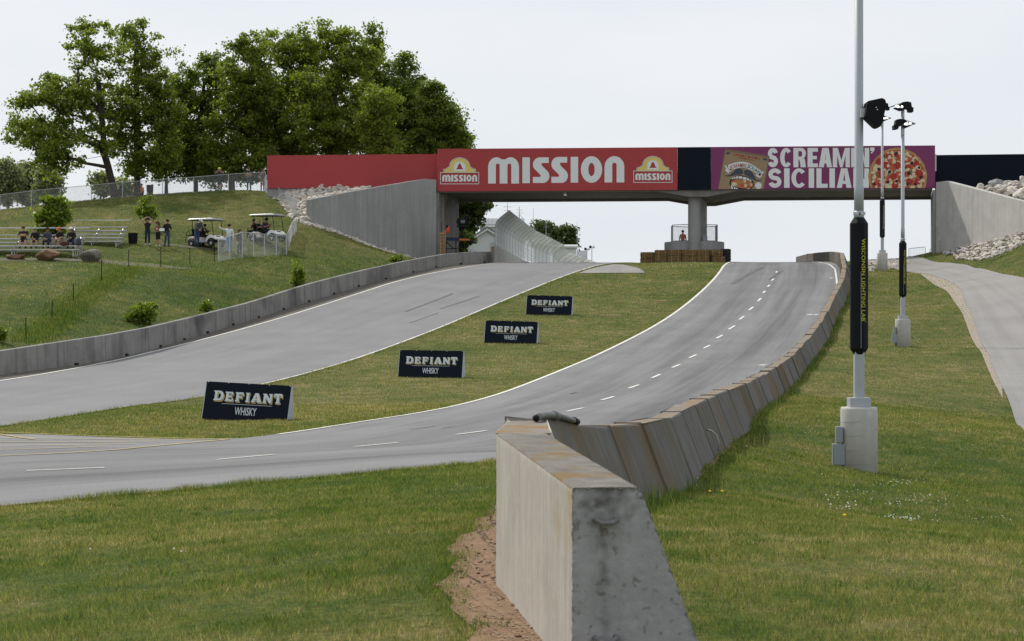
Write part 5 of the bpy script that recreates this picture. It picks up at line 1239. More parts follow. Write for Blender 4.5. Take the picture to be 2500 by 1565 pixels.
def person(loc, yaw, label, pose, top, legs, skin='skin', sleeves='short', shorts=False, shoe='shoe', hair='hair', cap=None, brim=None, scale=1.0, build_=1.0, glasses=False, long_hair=False, beard=None, group=None, hide_legs=False):
    """yaw 0 faces away from the camera (+y); pi faces it. Body is one skinned surface; hair, hat and glasses are its children."""
    J = {k: v.copy() for k, v in pose.items()}
    names = list(RAD); vs = [J[k] for k in names]; ed = [(names.index(a), names.index(b)) for a, b in EDG]; rad = [RAD[k]*(build_ if k in ('pel','sp','ch') else (build_**.5 if k[0] in 'hs' and k[1] in 'LR' else 1)) for k in names]
    for sd in 'LR':      # palm, four fingers and a thumb from each wrist
        w, e = J['w'+sd], J['e'+sd]; d = (w-e).normalized(); sx = d.cross(Vector((0,1,0)) if abs(d.y) < .9 else Vector((0,0,1))).normalized(); up = d.cross(sx)
        base = len(vs); vs.append(w+d*.055); rad.append(.033); ed.append((names.index('w'+sd), base))
        for q, (off, ln) in enumerate([(-.03,.065),(-.01,.078),(.011,.074),(.031,.058)]):
            i = len(vs); vs += [w+d*.095+sx*off, w+d*(.095+ln*.5)+sx*off*1.1+up*.01, w+d*(.09+ln*.9)+sx*off*1.1+up*.03]; rad += [.0105,.0095,.008]; ed += [(base, i), (i, i+1), (i+1, i+2)]
        i = len(vs); s_ = 1 if sd == 'L' else -1; vs += [w+d*.05+sx*.045*s_+up*.01, w+d*.085+sx*.06*s_+up*.02]; rad += [.012,.0095]; ed += [(base, i), (i, i+1)]
    me = bpy.data.meshes.new('person'); me.from_pydata([tuple(v) for v in vs], ed, []); ob = bpy.data.objects.new('t', me); COL.objects.link(ob)
    md = ob.modifiers.new('s', 'SKIN'); sk = me.skin_vertices[0].data
    for i, r in enumerate(rad): sk[i].radius = (r, r); sk[i].use_root = (i == 0)
    md.use_smooth_shade = True
    sb = ob.modifiers.new('b', 'SUBSURF'); sb.levels = 1
    dg = bpy.context.evaluated_depsgraph_get(); m2 = bpy.data.meshes.new_from_object(ob.evaluated_get(dg)); bpy.data.objects.remove(ob)
    mats = [C_[skin], C_[top], C_[legs], C_[shoe]]
    for m in mats: m2.materials.append(m)
    segs = []
    for i, (a, b) in enumerate(ed):
        na = names[a] if a < len(names) else 'hand'; nb = names[b] if b < len(names) else 'hand'
        k = 1
        if nb == 'hand' or na == 'hand': k = 0
        elif nb in ('hb','hm','ht','nose'): k = 0
        elif nb in ('wL','wR'): k = 1 if sleeves == 'long' else 0
        elif nb in ('eL','eR'): k = 1 if sleeves != 'none' else 0
        elif nb[0] == 'h' or nb[0] == 'k': k = 2
        elif nb[0] == 'a': k = 0 if shorts else 2
        elif nb[0] == 't' and nb[1] in 'LR': k = 3
        segs.append((np.array(vs[a]), np.array(vs[b]), k))
    cen = np.array([p.center for p in m2.polygons]); best = np.full(len(cen), 9.); mi = np.zeros(len(cen), int)
    for a, b, k in segs:
        d = b-a; t = np.clip(((cen-a) @ d)/(d @ d+1e-9), 0, 1); dist = np.linalg.norm(cen-(a+t[:, None]*d), axis=1)
        w = dist < best; best[w] = dist[w]; mi[w] = k
    low = cen[:, 2] < J['pel'].z+.06
    mi[(mi == 1) & low & (np.abs(cen[:, 0]) < .24) & (cen[:, 2] > J['pel'].z-.25) & (np.abs(cen[:, 1]-J['pel'].y) < .25)] = 2
    m2.polygons.foreach_set('material_index', mi.astype(np.int32)); m2.polygons.foreach_set('use_smooth', [True]*len(m2.polygons)); m2.name = 'person_body'
    root = thing('person', loc, label, 'person', group, rz=yaw); root.scale = (scale,)*3
    link(bpy.data.objects.new('body', m2), root)
    hm, ht = J['hm'], J['ht']; upv = (ht-J['hb']).normalized(); fw = (J['nose']-hm); fw -= upv*fw.dot(upv); fw.normalize(); rt = fw.cross(upv)
    Mh = Matrix((rt, fw, upv)).transposed()
    def dome(name, c, r, cut, m):
        o = MB(); o.smooth = True; n_, mm = 12, 6; vs_ = []; fs = []
        for i in range(mm+1):
            t = cut*i/mm
            for k in range(n_): a = 2*math.pi*k/n_; vs_.append(c+Mh @ Vector((r.x*math.sin(t)*math.cos(a), r.y*math.sin(t)*math.sin(a), r.z*math.cos(t))))
        for i in range(mm):
            for k in range(n_): a = i*n_+k; b = i*n_+(k+1) % n_; fs.append((a, a+n_, b+n_, b))
        fs.append(tuple(mm*n_+k for k in range(n_))); o.add(vs_, fs); return o.build(name, m, root)
    if hair: dome('hair', hm+upv*.015-fw*.022, Vector((.112,.122,.125)), R(100), C_[hair])
    if long_hair:
        o = MB(); o.smooth = True; o.tube([hm-fw*.05+upv*.05, hm-fw*.08-upv*.08, hm-fw*.10-upv*.24], [.10,.12,.07], 10); o.build('long_hair', C_[hair], root)
    if cap:
        dome('cap', hm+upv*.03, Vector((.118,.128,.115)), R(92), C_[cap])
        c = hm+upv*.035+fw*.13; o = MB(); rr = .20 if brim == 'wide' else .10
        if brim == 'wide': c = hm+upv*.03; o.smooth = True; o.add([c+Mh @ Vector((rr*math.cos(2*math.pi*k/14), rr*math.sin(2*math.pi*k/14), -.02)) for k in range(14)]+[c+Mh @ Vector((.1*math.cos(2*math.pi*k/14), .1*math.sin(2*math.pi*k/14), .02)) for k in range(14)], [(k, (k+1) % 14, 14+(k+1) % 14, 14+k) for k in range(14)])
        else: o.box(c, (.15,.13,.016), Mh)
        o.build('cap_brim', C_[cap], root)
    if glasses: o = MB(); o.box(hm+fw*.097+upv*.005, (.145,.03,.038), Mh); o.build('sunglasses', C_['glass'], root)
    if beard: o = MB(); o.smooth = True; o.ball(hm+fw*.062-upv*.085, (.068,.05,.09), 10, 6, Mh); o.build('beard', C_[beard], root)
    return root
def G(px, py, D):
    p = P(px, py, D); p.z = h(p.x, p.y); return p
def pz_(**k): return k
PI = math.pi
# three standing on the grass by the bin
person(G(360,597,126.5), PI+.35, 'person in black top and jeans standing with both hands raised to head', dict(STAND, eL=V(-.36,.08,1.56), wL=V(-.14,.16,1.72), eR=V(.36,.08,1.56), wR=V(.14,.16,1.72)), 'black', 'djeans', sleeves='none', cap=None, hair='hair', shoe='wshoe', group='people standing on the hillside')
person(G(386,597,126.5), PI-.6, 'person with long brown hair and black shorts reading a paper', dict(STAND, eL=V(-.22,.06,1.14), wL=V(-.06,.27,1.18), eR=V(.22,.06,1.14), wR=V(.06,.27,1.18), hb=V(0,.05,1.55), hm=V(0,.075,1.63), ht=V(0,.09,1.70), nose=V(0,.17,1.59), kL=V(-.13,.02,.5), aL=V(-.17,-.02,.085), tL=V(-.2,.13,.035)), 'brown', 'black', sleeves='short', shorts=True, hair='bhair', long_hair=True, scale=.93, glasses=True, shoe='wshoe', group='people standing on the hillside')
person(G(408,596,126.8), PI+.4, 'person in black jacket and blue jeans standing right of the reader', dict(STAND, eL=V(-.24,.05,1.14), wL=V(-.12,.25,1.12), hb=V(0,.05,1.55), hm=V(0,.075,1.635), ht=V(0,.09,1.70), nose=V(0,.165,1.59), aR=V(.16,-.02,.085), tR=V(.2,.12,.035)), 'black', 'jeans', sleeves='long', hair='hair', scale=1.02, group='people standing on the hillside')
pp_ = G(396,597,126.3); o = MB(); o.box((0,0,0), (.30,.02,.21), Matrix.Rotation(R(-35), 3, 'X')); ob = o.build('paper', C_['white']); ob.location = pp_+Vector((0.02,-.25,1.14)); tag(ob, 'white sheet of paper held by the long-haired person', 'paper')
# ------------------------------------------------------------------ golf carts
def golf_cart(loc, yaw, lab):
    """local x runs forward"""
    root = thing('golf_cart', loc, lab, 'golf cart', 'white golf carts on the hillside', rz=yaw)
    def sect(prof, y0, y1, name, m, bev=.03): o = MB(); o.prism(prof, 1, y0, y1); return o.build(name, m, root, bevel=bev)
    sect([(-1.12,.33),(-.98,.60),(-.75,.70),(-.25,.66),(-.20,.30),(-.50,.28),(-.62,.42),(-.86,.44),(-1.0,.33)], -.56, .56, 'rear_body', M['cartwhite'])
    sect([(.42,.30),(.40,.62),(.62,.78),(.95,.72),(1.16,.56),(1.20,.44),(1.02,.46),(.80,.47),(.62,.42),(.55,.28)], -.54, .54, 'front_cowl', M['cartwhite'], .05)
    sect([(-.25,.26),(.50,.26),(.50,.31),(-.25,.31)], -.55, .55, 'floor', M['cartroof'], .01)
    sect([(1.00,.30),(1.28,.30),(1.28,.42),(1.05,.45)], -.52, .52, 'front_bumper', M['blackplastic'], .02)
    for (x0, x1) in ((-1.05,-.45), (.52,1.12)):
        for y in (-.565, .565):
            pr = arc((x0+x1)/2, .26, .32, .30, 10, 170, 10)+arc((x0+x1)/2, .26, .26, .24, 170, 10, 10); o = MB(); o.prism(pr, 1, y-.03, y+.03); o.build('wheel_arch', M['blackplastic'], root)
    o = MB(); o.box((-.45,0,.72), (.5,1.05,.12)); o.build('seat', M['blackplastic'], root, bevel=.03)
    o = MB(); o.box((-.72,0,.98), (.12,1.0,.42), Matrix.Rotation(R(-12), 3, 'Y')); o.build('seat_back', M['blackplastic'], root, bevel=.03)
    o = MB(); o.box((-1.02,0,.78), (.40,1.0,.06)); o.build('bag_rack', M['blackplastic'], root, bevel=.02)
    o = MB(); 
    for y in (-.5, .5): o.tube([(-.82,y,.72),(-.98,y,1.06),(-1.2,y,.98),(-1.25,y,.30)], .02, 6)
    o.build('rack_rail', M['black'], root)
    o = MB(); o.smooth = False
    rings = [[(-1.02,-.52),(1.02,-.52),(1.02,.52),(-1.02,.52)], [(-1.10,-.60),(1.12,-.60),(1.12,.60),(-1.10,.60)], [(-.95,-.5),(.85,-.5),(.85,.5),(-.95,.5)]]
    zs = [1.72, 1.78, 1.86]
    o.add([(x, y, z-(.05 if x > 1 else 0)) for r_, z in zip(rings, zs) for x, y in r_], [(3,2,1,0)]+[(a*4+k, a*4+(k+1) % 4, a*4+4+(k+1) % 4, a*4+4+k) for a in range(2) for k in range(4)]+[(8,9,10,11)])
    o.build('roof', M['cartroof'], root, bevel=.02)
    for y in (-.5, .5):
        o = MB(); o.tube([(.98,y,.62),(.82,y,1.70)], .022, 6); o.build('front_post', M['black'], root)
        o = MB(); o.tube([(-.70,y,.68),(-.72,y,1.74)], .022, 6); o.build('rear_post', M['black'], root)
    for x in (-.75, .82):
        for y in (-.52, .52):
            o = MB(); o.smooth = True
            pr = [(.10,-.08),(.20,-.09),(.23,-.06),(.23,.06),(.20,.09),(.10,.08)]; n_ = 18; vs = []; fs = []
            for k in range(n_):
                a = 2*PI*k/n_
                for r_, d in pr: vs.append((x+r_*math.cos(a), y+d, .23+r_*math.sin(a)))
            m_ = len(pr)
            for k in range(n_):
                for i in range(m_-1): a = k*m_+i; b = ((k+1) % n_)*m_+i; fs.append((a, a+1, b+1, b))
            o.add(vs, fs); wh = o.build('wheel', M['rubbertyre'], root)
            o = MB(); o.tube([(x,y-.07,.23),(x,y+.07,.23)], .115, 12); o.build('rim', M['steel'], wh)
    o = MB(); o.tube([(.45,-.22,.66),(.20,-.22,1.02)], .02, 6); 
    ring = [(.19+.10*math.cos(2*PI*k/12)*.8, -.22+.19*math.sin(2*PI*k/12), 1.03+.10*math.cos(2*PI*k/12)*.8) for k in range(13)]; o.tube(ring, .015, 5, False); o.build('steering_wheel', M['black'], root)
    v, f, w = text2d('436', .02); o = MB(); o.add([(-.62+a*.16, -.566, .485+b*.15) for a, b in v], f); o.build('number', plain('orange_number', (.62,.13,.05)), root)
    o = MB(); o.box((1.0,-.05,.665), (.10,.42,.045), Matrix.Rotation(R(35), 3, 'Y')); o.build('badge', M['black'], root)
    for y in (-.36, .36): o = MB(); o.ball((1.17,y,.50), (.03,.075,.035), 8, 6); o.build('headlight', M['letter'], root)
    return root
c1 = G(503,601,128.8); c1yaw = R(-28)
golf_cart(c1, c1yaw, 'white golf cart with a man in grey leaning over it')
c2 = G(652,584,131.5); c2yaw = R(-30); c2.z += .1
golf_cart(c2, c2yaw, 'white golf cart carrying four people behind the low wire fence')
def on(c, yaw, x, y, z): a = Matrix.Rotation(yaw, 3, 'Z') @ Vector((x, y, z)); return c+a
def dy(yaw, extra=0): return yaw-PI/2+extra
CARTSIT = dict(SIT, kL=V(-.13,.46,.46), aL=V(-.13,.62,.06), tL=V(-.14,.76,.06), kR=V(.13,.46,.46), aR=V(.13,.62,.06), tR=V(.14,.76,.06), eL=V(-.25,.14,.72), wL=V(-.12,.42,.82), eR=V(.25,.14,.72), wR=V(.12,.42,.82))
person(on(c1,c1yaw,-.40,.25,.28), dy(c1yaw), 'person in black seated inside the left golf cart', CARTSIT, 'black', 'black', skin='skin2', sleeves='long', group='people around the golf carts', scale=.95)
person(on(c1,c1yaw,-.15,-.78,0), dy(c1yaw,-.25), 'person in grey sweater, jeans and white cap leaning into the left golf cart', dict(STAND, sp=V(0,.06,1.13), ch=V(0,.16,1.31), nk=V(0,.24,1.44), hb=V(0,.31,1.50), hm=V(0,.36,1.57), ht=V(0,.40,1.63), nose=V(0,.45,1.52), sL=V(-.19,.16,1.37), eL=V(-.26,.28,1.13), wL=V(-.2,.48,1.02), sR=V(.19,.16,1.37), eR=V(.25,.27,1.13), wR=V(.2,.46,1.02)), 'grey', 'jeans', sleeves='long', cap='white', hair=None, scale=1.06, build_=1.18, group='people around the golf carts')
person(G(560,604,127.8), PI-.15, 'person in white hooded top resting one arm on the golf cart roof', dict(STAND, eR=V(.42,.05,1.44), wR=V(.66,.02,1.60), eL=V(-.27,.02,1.13), wL=V(-.27,.12,.90)), 'white', 'blue', sleeves='long', cap='black', hair=None, glasses=True, scale=1.04, build_=1.2, group='people around the golf carts')
person(G(585,606,127.5), PI+.75, 'person with long brown hair and black jacket standing beside the white hooded top', dict(STAND), 'black', 'slate', sleeves='long', hair='bhair', long_hair=True, scale=.92, group='people around the golf carts')
person(on(c2,c2yaw,-1.05,.1,.28), dy(c2yaw,PI), 'person in brown top seated at the rear of the right golf cart', CARTSIT, 'brown', 'black', skin='skin2', group='people around the golf carts')
person(on(c2,c2yaw,-.55,-.30,.28), dy(c2yaw,.1), 'person with long fair hair seated in the right golf cart', CARTSIT, 'black', 'black', hair='fair', long_hair=True, scale=.92, group='people around the golf carts')
person(on(c2,c2yaw,-.42,.32,.34), dy(c2yaw), 'person in dark cap seated at the back of the right golf cart', CARTSIT, 'black', 'black', cap='black', hair=None, skin='skin2', group='people around the golf carts')
person(on(c2,c2yaw,-.02,-.28,.24), dy(c2yaw), 'person in blue shirt seated at the front of the right golf cart', CARTSIT, 'djeans', 'black', hair='hair', skin='skin2', group='people around the golf carts')
# at the top fence
TOPF = 'people standing along the top fence'
person(G(536,468,150.6), PI, 'person in lime yellow hat raising a camera at the top fence', dict(STAND, eL=V(-.36,.12,1.32), wL=V(-.08,.24,1.52), eR=V(.36,.12,1.32), wR=V(.08,.24,1.52), hb=V(0,.04,1.56)), 'slate', 'black', sleeves='none', shorts=True, cap='yellow', brim='wide', hair=None, group=TOPF)
person(G(608,466,150.6), PI, 'person in navy shirt and jeans with folded arms at the top fence', dict(STAND, eL=V(-.26,.06,1.14), wL=V(.06,.22,1.17), eR=V(.26,.06,1.14), wR=V(-.06,.20,1.22)), 'navy', 'jeans', hair='bhair', scale=1.02, group=TOPF)
person(G(641,464,150.3), PI+.2, 'person in dark cap and khaki trousers beside the red board', dict(STAND, eR=V(.25,.10,1.15), wR=V(.05,.30,1.38)), 'grey', 'khaki', cap='navy', hair=None, scale=.98, group=TOPF)
person(G(349,484,151.2), PI-.9, 'person in orange top sitting on the ground behind the top fence', dict(SIT, **{k: SIT[k]-V(0,0,.42) for k in ('pel','sp','ch','nk','hb','hm','ht','nose','sL','eL','wL','sR','eR','wR','hL','hR')}, kL=V(-.15,.42,.40), kR=V(.15,.42,.40), aL=V(-.15,.66,.08), aR=V(.15,.66,.08), tL=V(-.16,.8,.05), tR=V(.16,.8,.05)), 'orange', 'dshort', hair='bhair')
# the flag marshal inside the drum
person(Vector((P(1667,0,BD+2.3).x, BD+2.3, zr-.92)), PI, 'person in red-orange vest and dark helmet standing in the drum by the pier', dict(STAND), 'hivis', 'navy', sleeves='none', cap='navy', hair='hair', scale=1.0)

# ------------------------------------------------------------------ bleachers and the people on them
def bleacher(x0, x1, y, zb, rows, rise, run, lab, shade=0):
    root = thing('bleacher', ((x0+x1)/2, y, zb), lab, 'bleacher', 'aluminium bleachers on the hillside'); w = (x1-x0)/2; out_ = []
    for r_ in range(rows):
        sk_ = r_*.0
        o = MB(); o.box((0, r_*run, .43+r_*rise), (2*w-.06*r_, .26, .045)); o.build('seat_plank', M['alu'], root)
        if r_: o = MB(); o.box((0, r_*run-.34, .43+r_*rise-.30), (2*w-.1, .25, .04)); o.build('foot_plank', M['alu'], root)
    n_ = max(2, int(2*w/1.85)+1)
    for k in range(n_):
        x = -w+.35+(2*w-.7)*k/(n_-1); o = MB()
        for r_ in range(rows): o.box((x, r_*run, (.40+r_*rise)/2), (.05,.05,.40+r_*rise)); o.box((x, r_*run-.05, .395+r_*rise), (.05,.5,.04))
        o.tube([(x,-.1,.08),(x,(rows-1)*run+.1,.08)], .03, 5); o.tube([(x,0,.25),(x,(rows-1)*run,.4+(rows-1)*rise)], .025, 5); o.build('support_frame', M['alu'], root)
    o = MB(); o.box((0,(rows-1)*run+.22,.43+(rows-1)*rise+.45), (2*w,.04,.06)); o.build('back_rail', M['alu'], root)
    return root
pA = G(300,598,124.5); xl = P(166,0,124.5).x; xr_ = P(299,0,124.5).x
bleacher(P(150,0,124.5).x, P(297,0,124.5).x, 124.5, pA.z-.05, 5, .26, .62, 'longer aluminium bleacher standing empty behind the brown tree-side seats')
pB = G(100,629,118.0); zB = pB.z
bleacher(P(-60,0,118).x, P(193,0,118).x, 118.0, zB, 5, .25, .62, 'front aluminium bleacher with five people sitting on it')
seat = lambda r_: Vector((0, 118+r_*.62-.06, zB+.43+r_*.25-.42))
def sit(px, row, **k):
    s_ = seat(row); return Vector((P(px,0,s_.y).x, s_.y, s_.z))
BL = 'people sitting on the front bleacher'
FOLD = dict(SIT, sp=V(0,-.02,.70), ch=V(0,-.02,.90), nk=V(0,-.01,1.03), hb=V(0,.02,1.11), hm=V(0,.04,1.19), ht=V(0,.04,1.26), nose=V(0,.135,1.17), sL=V(-.2,-.02,.96), sR=V(.2,-.02,.96), eL=V(-.27,.12,.76), wL=V(.05,.24,.78), eR=V(.27,.12,.76), wR=V(-.05,.22,.82))
person(sit(57,2), PI+.15, 'person with long grey beard, black shirt and folded arms on the bleacher', FOLD, 'black', 'dshort', shorts=True, hair='bhair', beard='grhair', build_=1.15, scale=1.05, group=BL)
person(sit(87,2), PI, 'person with sunglasses and black pullover, hands clasped, on the bleacher', SIT, 'black', 'dshort', sleeves='long', shorts=True, hair='grhair', glasses=True, group=BL)
person(sit(117,2), PI-.05, 'person in navy jacket with white collar behind the peaked brown boulder', SIT, 'slate', 'navy', skin='skin2', sleeves='long', hair='hair', group=BL)
person(sit(149,2), PI-.45, 'person in orange cap and khaki trousers looking down on the bleacher', dict(SIT, hb=V(0,.15,1.09), hm=V(0,.19,1.17), ht=V(0,.22,1.23), nose=V(0,.28,1.12)), 'black', 'khaki', hair='grhair', cap='orange', scale=1.02, group=BL)
person(sit(175,2), PI+.05, 'person in white cap and dark jeans, rightmost on the bleacher', dict(SIT, wL=V(-.05,.40,.66), wR=V(.05,.40,.66)), 'black', 'djeans', sleeves='long', hair='bhair', long_hair=True, cap='white', glasses=True, group=BL)
o = MB(); o.smooth = True; q_ = sit(192,1); o.ball((0,0,0), (.17,.16,.26), 10, 8); ob = o.build('backpack', C_['slate'], bevel=0); ob.location = q_+Vector((0,-.05,.66)); tag(ob, 'dark backpack standing on the bleacher at the right end', 'backpack')
o = MB(); o.smooth = True; q_ = sit(158,1); o.ball((0,0,0), (.26,.13,.15), 10, 8); ob = o.build('red_bag', C_['maroon']); ob.location = q_+Vector((0,-.25,.55)); tag(ob, 'dark red bag at the feet of the orange-capped person', 'bag')
# boulders, bin, backpack
def boulder(px, py, D, w, d_, hh, m, seed, lab, flat_top=False, peak=0):
    rb = random.Random(seed); bm = bmesh.new(); bmesh.ops.create_icosphere(bm, subdivisions=3, radius=1)
    planes = [(Vector((rb.gauss(0,1), rb.gauss(0,1), rb.gauss(0,.8))).normalized(), rb.uniform(.62,.88)) for _ in range(13)]
    if flat_top: planes.append((Vector((.05,0,1)).normalized(), .35))
    if peak: planes += [(Vector((-.62,-.1,.75)).normalized(), .52), (Vector((.5,-.2,.8)).normalized(), .60)]
    for v in bm.verts:
        for n_, q in planes:
            k = v.co.dot(n_)
            if k > q: v.co -= n_*(k-q)*.92
        v.co += Vector((rb.gauss(0,.012), rb.gauss(0,.012), rb.gauss(0,.012)))
    mx = [max(abs(v.co[i]) for v in bm.verts) for i in range(3)]
    for v in bm.verts: v.co = Vector((v.co.x/mx[0]*w/2, v.co.y/mx[1]*d_/2, v.co.z/mx[2]*hh*.56+hh*.42))
    me = bpy.data.meshes.new('boulder'); bm.to_mesh(me); bm.free(); me.materials.append(m)
    ob = link(bpy.data.objects.new('boulder', me)); ob.location = G(px, py, D); tag(ob, lab, 'boulder')
boulder(39.5, 629, 116.6, 1.25, .9, .42, M['boulder_a'], 3, 'low flat brown boulder in front of the bleacher', True)
boulder(115.5, 629, 116.4, 1.48, 1.1, .80, M['boulder_a'], 8, 'peaked brown boulder in front of the bleacher', peak=1)
boulder(220, 632, 116.6, 1.36, 1.1, .80, M['boulder_b'], 21, 'rounded grey boulder at the right end of the bleacher')
g_ = G(324.5, 595, 126.5); root = thing('litter_bin', g_, 'black round litter bin standing on the hillside grass', 'bin')
o = MB(); o.lathe([(.27,.03),(.295,.3),(.30,.62),(.31,.64),(.31,.68),(.27,.68),(.26,.3)], 20, cap=False); o.build('barrel', M['blackplastic'], root); o = MB(); o.lathe([(.26,.03),(.26,.06)], 16); o.build('bottom', M['blackplastic'], root)
g_ = G(366, 482, 151.2); o = MB(); o.lathe([(.24,0),(.27,.7),(.27,.75)], 14); ob = o.build('black_bin', M['blackplastic']); ob.location = g_; tag(ob, 'black bin behind the top fence beside the person in orange', 'bin')
# thin steel stakes
for i, (px, y0, y1, D) in enumerate([(64,776,830,90),(126.5,733,778,98),(180,693,738,105.5),(247.5,634,690,109),(314.5,610,655,114),(392,604,652,117),(464,605,650,120),(523,598,640,122.5)]):
    p = hit(px, y1, 60); D = p.y; zt = (CY-y0)/FPX*D
    o = MB(); o.tube([(0,0,-.2),(.02 if i % 2 else -.02,0,zt-p.z)], .022, 4); o.box((0,0,(zt-p.z)*.96), (.05,.012,.04)); ob = o.build('steel_stake', M['black']); ob.location = p
    tag(ob, f"{ordinal(i+1)} dark steel stake from the left in the line across the hillside", 'stake', 'steel stakes across the hillside')

# ------------------------------------------------------------------ chain-link fences
def cl_fence(name, pts, hs, lab, sp, r, m, post_r=.03, mesh_m='wire'):
    """pts: feet, hs: heights"""
    root = thing(name, pts[0], lab, 'fence')
    for p, z in zip(pts, hs): o = MB(); o.tube([p-Vector((0,0,.25)), p+Vector((0,0,z))], post_r, 6); o.build('post', M[m], root, world=True)
    for a, b, z0, z1 in zip(pts, pts[1:], hs, hs[1:]):
        o = MB(); o.tube([a+Vector((0,0,z0)), b+Vector((0,0,z1))], post_r*.8, 6); o.build('top_rail', M[m], root, world=True)
        o = MB(); chainlink(o, a, b, z0*.98, z1*.98, sp, r); tag(o.build('wire_mesh', M[mesh_m], root, world=True), kind='stuff')
    return root
tf = []; th_ = []
for px, yt, yb in [(-150,500,531),(-70,490,523),(0,476,513),(77,466,503),(147,459,497),(223,452,489),(299,445,482),(397,438,475),(473,432.5,470),(558,425.5,466),(648,420.5,467)]:
    p = G(px, yb, 149.6); zt = (CY-yt)/FPX*149.6; tf.append(p); th_.append(zt-p.z)
cl_fence('chain_link_fence', tf, th_, 'long chain-link fence along the top of the hillside', .10, .0055, 'steel')
sf = []; sh_ = []
for px, yt, yb, D in [(650,428,470,149),(672,451,492,147.2),(697,475,515,144.8),(723,487,545,140)]:
    p = P(px, yb, D); sf.append(p); sh_.append((yb-yt)/FPX*D)
cl_fence('chain_link_fence', sf, sh_, 'chain-link fence running down the slope beside the white stones', .10, .0045, 'steel')
lf = []; lh_ = []
for px, yt, yb, D in [(533,585,641,124),(561,576.5,622,125.2),(592,567,616,126.2),(619,569,616,127),(645.5,572,617,127.8),(675,575,618.5,128.8),(699,577,618,129.6),(713,544,592,134),(724,546,588,135.2)]:
    p = G(px, yb, D); z = (CY-yt)/FPX*D-p.z; lf.append(p); lh_.append(max(.9, z))
cl_fence('chain_link_fence', lf, lh_, 'low pale chain-link fence curving in front of the golf carts',   .095, .0036, 'steel', .034, 'wire_pale')
# ------------------------------------------------------------------ trees
def tree(base, trunk, ells, label, leaf, n_clump, per, lsz, clump_r=.75, tr=.22, cat='tree', name='tree', group=None, seed=1, spread_=.8):
    """base: foot; trunk: points of the stem; ells: crown volumes (centre, rx, ry, rz)"""
    rg = np.random.default_rng(seed)
    vol = np.array([e[1]*e[2]*e[3] for e in ells]); vol = vol**.8; cl = []
    while len(cl) < n_clump:
        e = ells[rg.choice(len(ells), p=vol/vol.sum())]; d = rg.normal(size=3); d /= np.linalg.norm(d)
        r_ = rg.random()**(1/2.2)*rg.uniform(.8, 1.06)
        cl.append(np.array(e[0])+d*r_*np.array(e[1:]))
    cl = np.array(cl)
    nodes = [np.array(p) for p in trunk]; par = [-1]+list(range(len(trunk)-1)); start = len(trunk)//2
    order = np.argsort(np.linalg.norm(cl-nodes[-1], axis=1)*.6+np.linalg.norm(cl-nodes[start], axis=1)*.4)
    tips = []
    for i in order:
        c = cl[i]; A_ = np.array(nodes[start:]); d = np.linalg.norm(A_-c, axis=1)
        cost = d+np.maximum(0, A_[:, 2]-c[2]+.2)*1.1; k = int(np.argmin(cost))+start; a = nodes[k]; dist = np.linalg.norm(c-a)
        ns = max(1, int(dist/1.0)); last = k
        for s_ in range(1, ns+1):
            f = s_/ns; p = a*(1-f)+c*f; p = p+np.array([0, 0, -.18*dist*math.sin(math.pi*f)*.5])+(rg.normal(size=3)*.07 if s_ < ns else 0)
            nodes.append(p); par.append(last); last = len(nodes)-1
        tips.append(last)
    load = np.zeros(len(nodes)); 
    for t in tips:
        k = t
        while k >= 0: load[k] += 1; k = par[k]
    rad = tr*(np.maximum(load, 1)/max(load[0], 1))**.47; rad = np.maximum(rad, .012)
    for k in range(len(trunk)): rad[k] = max(rad[k], tr*(1-.3*k/len(trunk)))
    rad[0] = tr*1.35
    root = thing(name, base, label, cat, group)
    b3 = Vector(base)
    vs = []; fs = []
    for i in range(1, len(nodes)):
        p, q_ = nodes[par[i]], nodes[i]; d = q_-p; L_ = np.linalg.norm(d)
        if L_ < 1e-4: continue
        d /= L_; u = np.cross(d, [0, 1, 0] if abs(d[1]) < .9 else [1, 0, 0]); u /= np.linalg.norm(u); w = np.cross(d, u); n_ = 7 if rad[i] > .09 else (4 if rad[i] > .03 else 3); o_ = len(vs)
        r0 = rad[par[i]] if rad[par[i]] < rad[i]*2.2 else rad[i]*1.3
        for pp0, rr in ((p, r0), (q_, rad[i])):
            for k in range(n_): a = 2*math.pi*k/n_; vs.append(pp0+(u*math.cos(a)+w*math.sin(a))*rr)
        fs += [(o_+k, o_+(k+1) % n_, o_+n_+(k+1) % n_, o_+n_+k) for k in range(n_)]
    me = npmesh('trunk', np.array(vs)-np.array(base), np.array(fs), M['bark']); me.polygons.foreach_set('use_smooth', [True]*len(me.polygons)); link(bpy.data.objects.new('trunk', me), root)
    # leaves: small folded faces in flattened clumps around every twig end
    n_ = len(cl)*per; cc = np.repeat(cl, per, 0); sz = np.repeat(rg.uniform(.6, 1.25, len(cl)), per)
    off = rg.normal(size=(n_, 3)); off /= np.linalg.norm(off, axis=1)[:, None]; off *= (rg.random(n_)**.5*np.where(rg.random(n_) < .14, 1.55, .95))[:, None]*clump_r; off[:, 2] *= .6
    ctr = cc+off*sz[:, None]
    nrm = rg.normal(size=(n_, 3))+np.array([0, 0, .75])+off*.5; nrm /= np.linalg.norm(nrm, axis=1)[:, None]
    t1 = np.cross(nrm, rg.normal(size=(n_, 3))); t1 /= np.linalg.norm(t1, axis=1)[:, None]; t2 = np.cross(nrm, t1)
    s_ = (lsz*rg.uniform(.45, 1.5, n_))[:, None]
    q4 = np.stack([ctr-t1*s_*.6, ctr+t2*s_*.42-nrm*s_*.1, ctr+t1*s_*.6, ctr-t2*s_*.42-nrm*s_*.1], 1).reshape(-1, 3)
    me = npmesh('crown', q4-np.array(base), np.arange(n_*4).reshape(-1, 4), leaf); link(bpy.data.objects.new('crown', me), root)
    return root
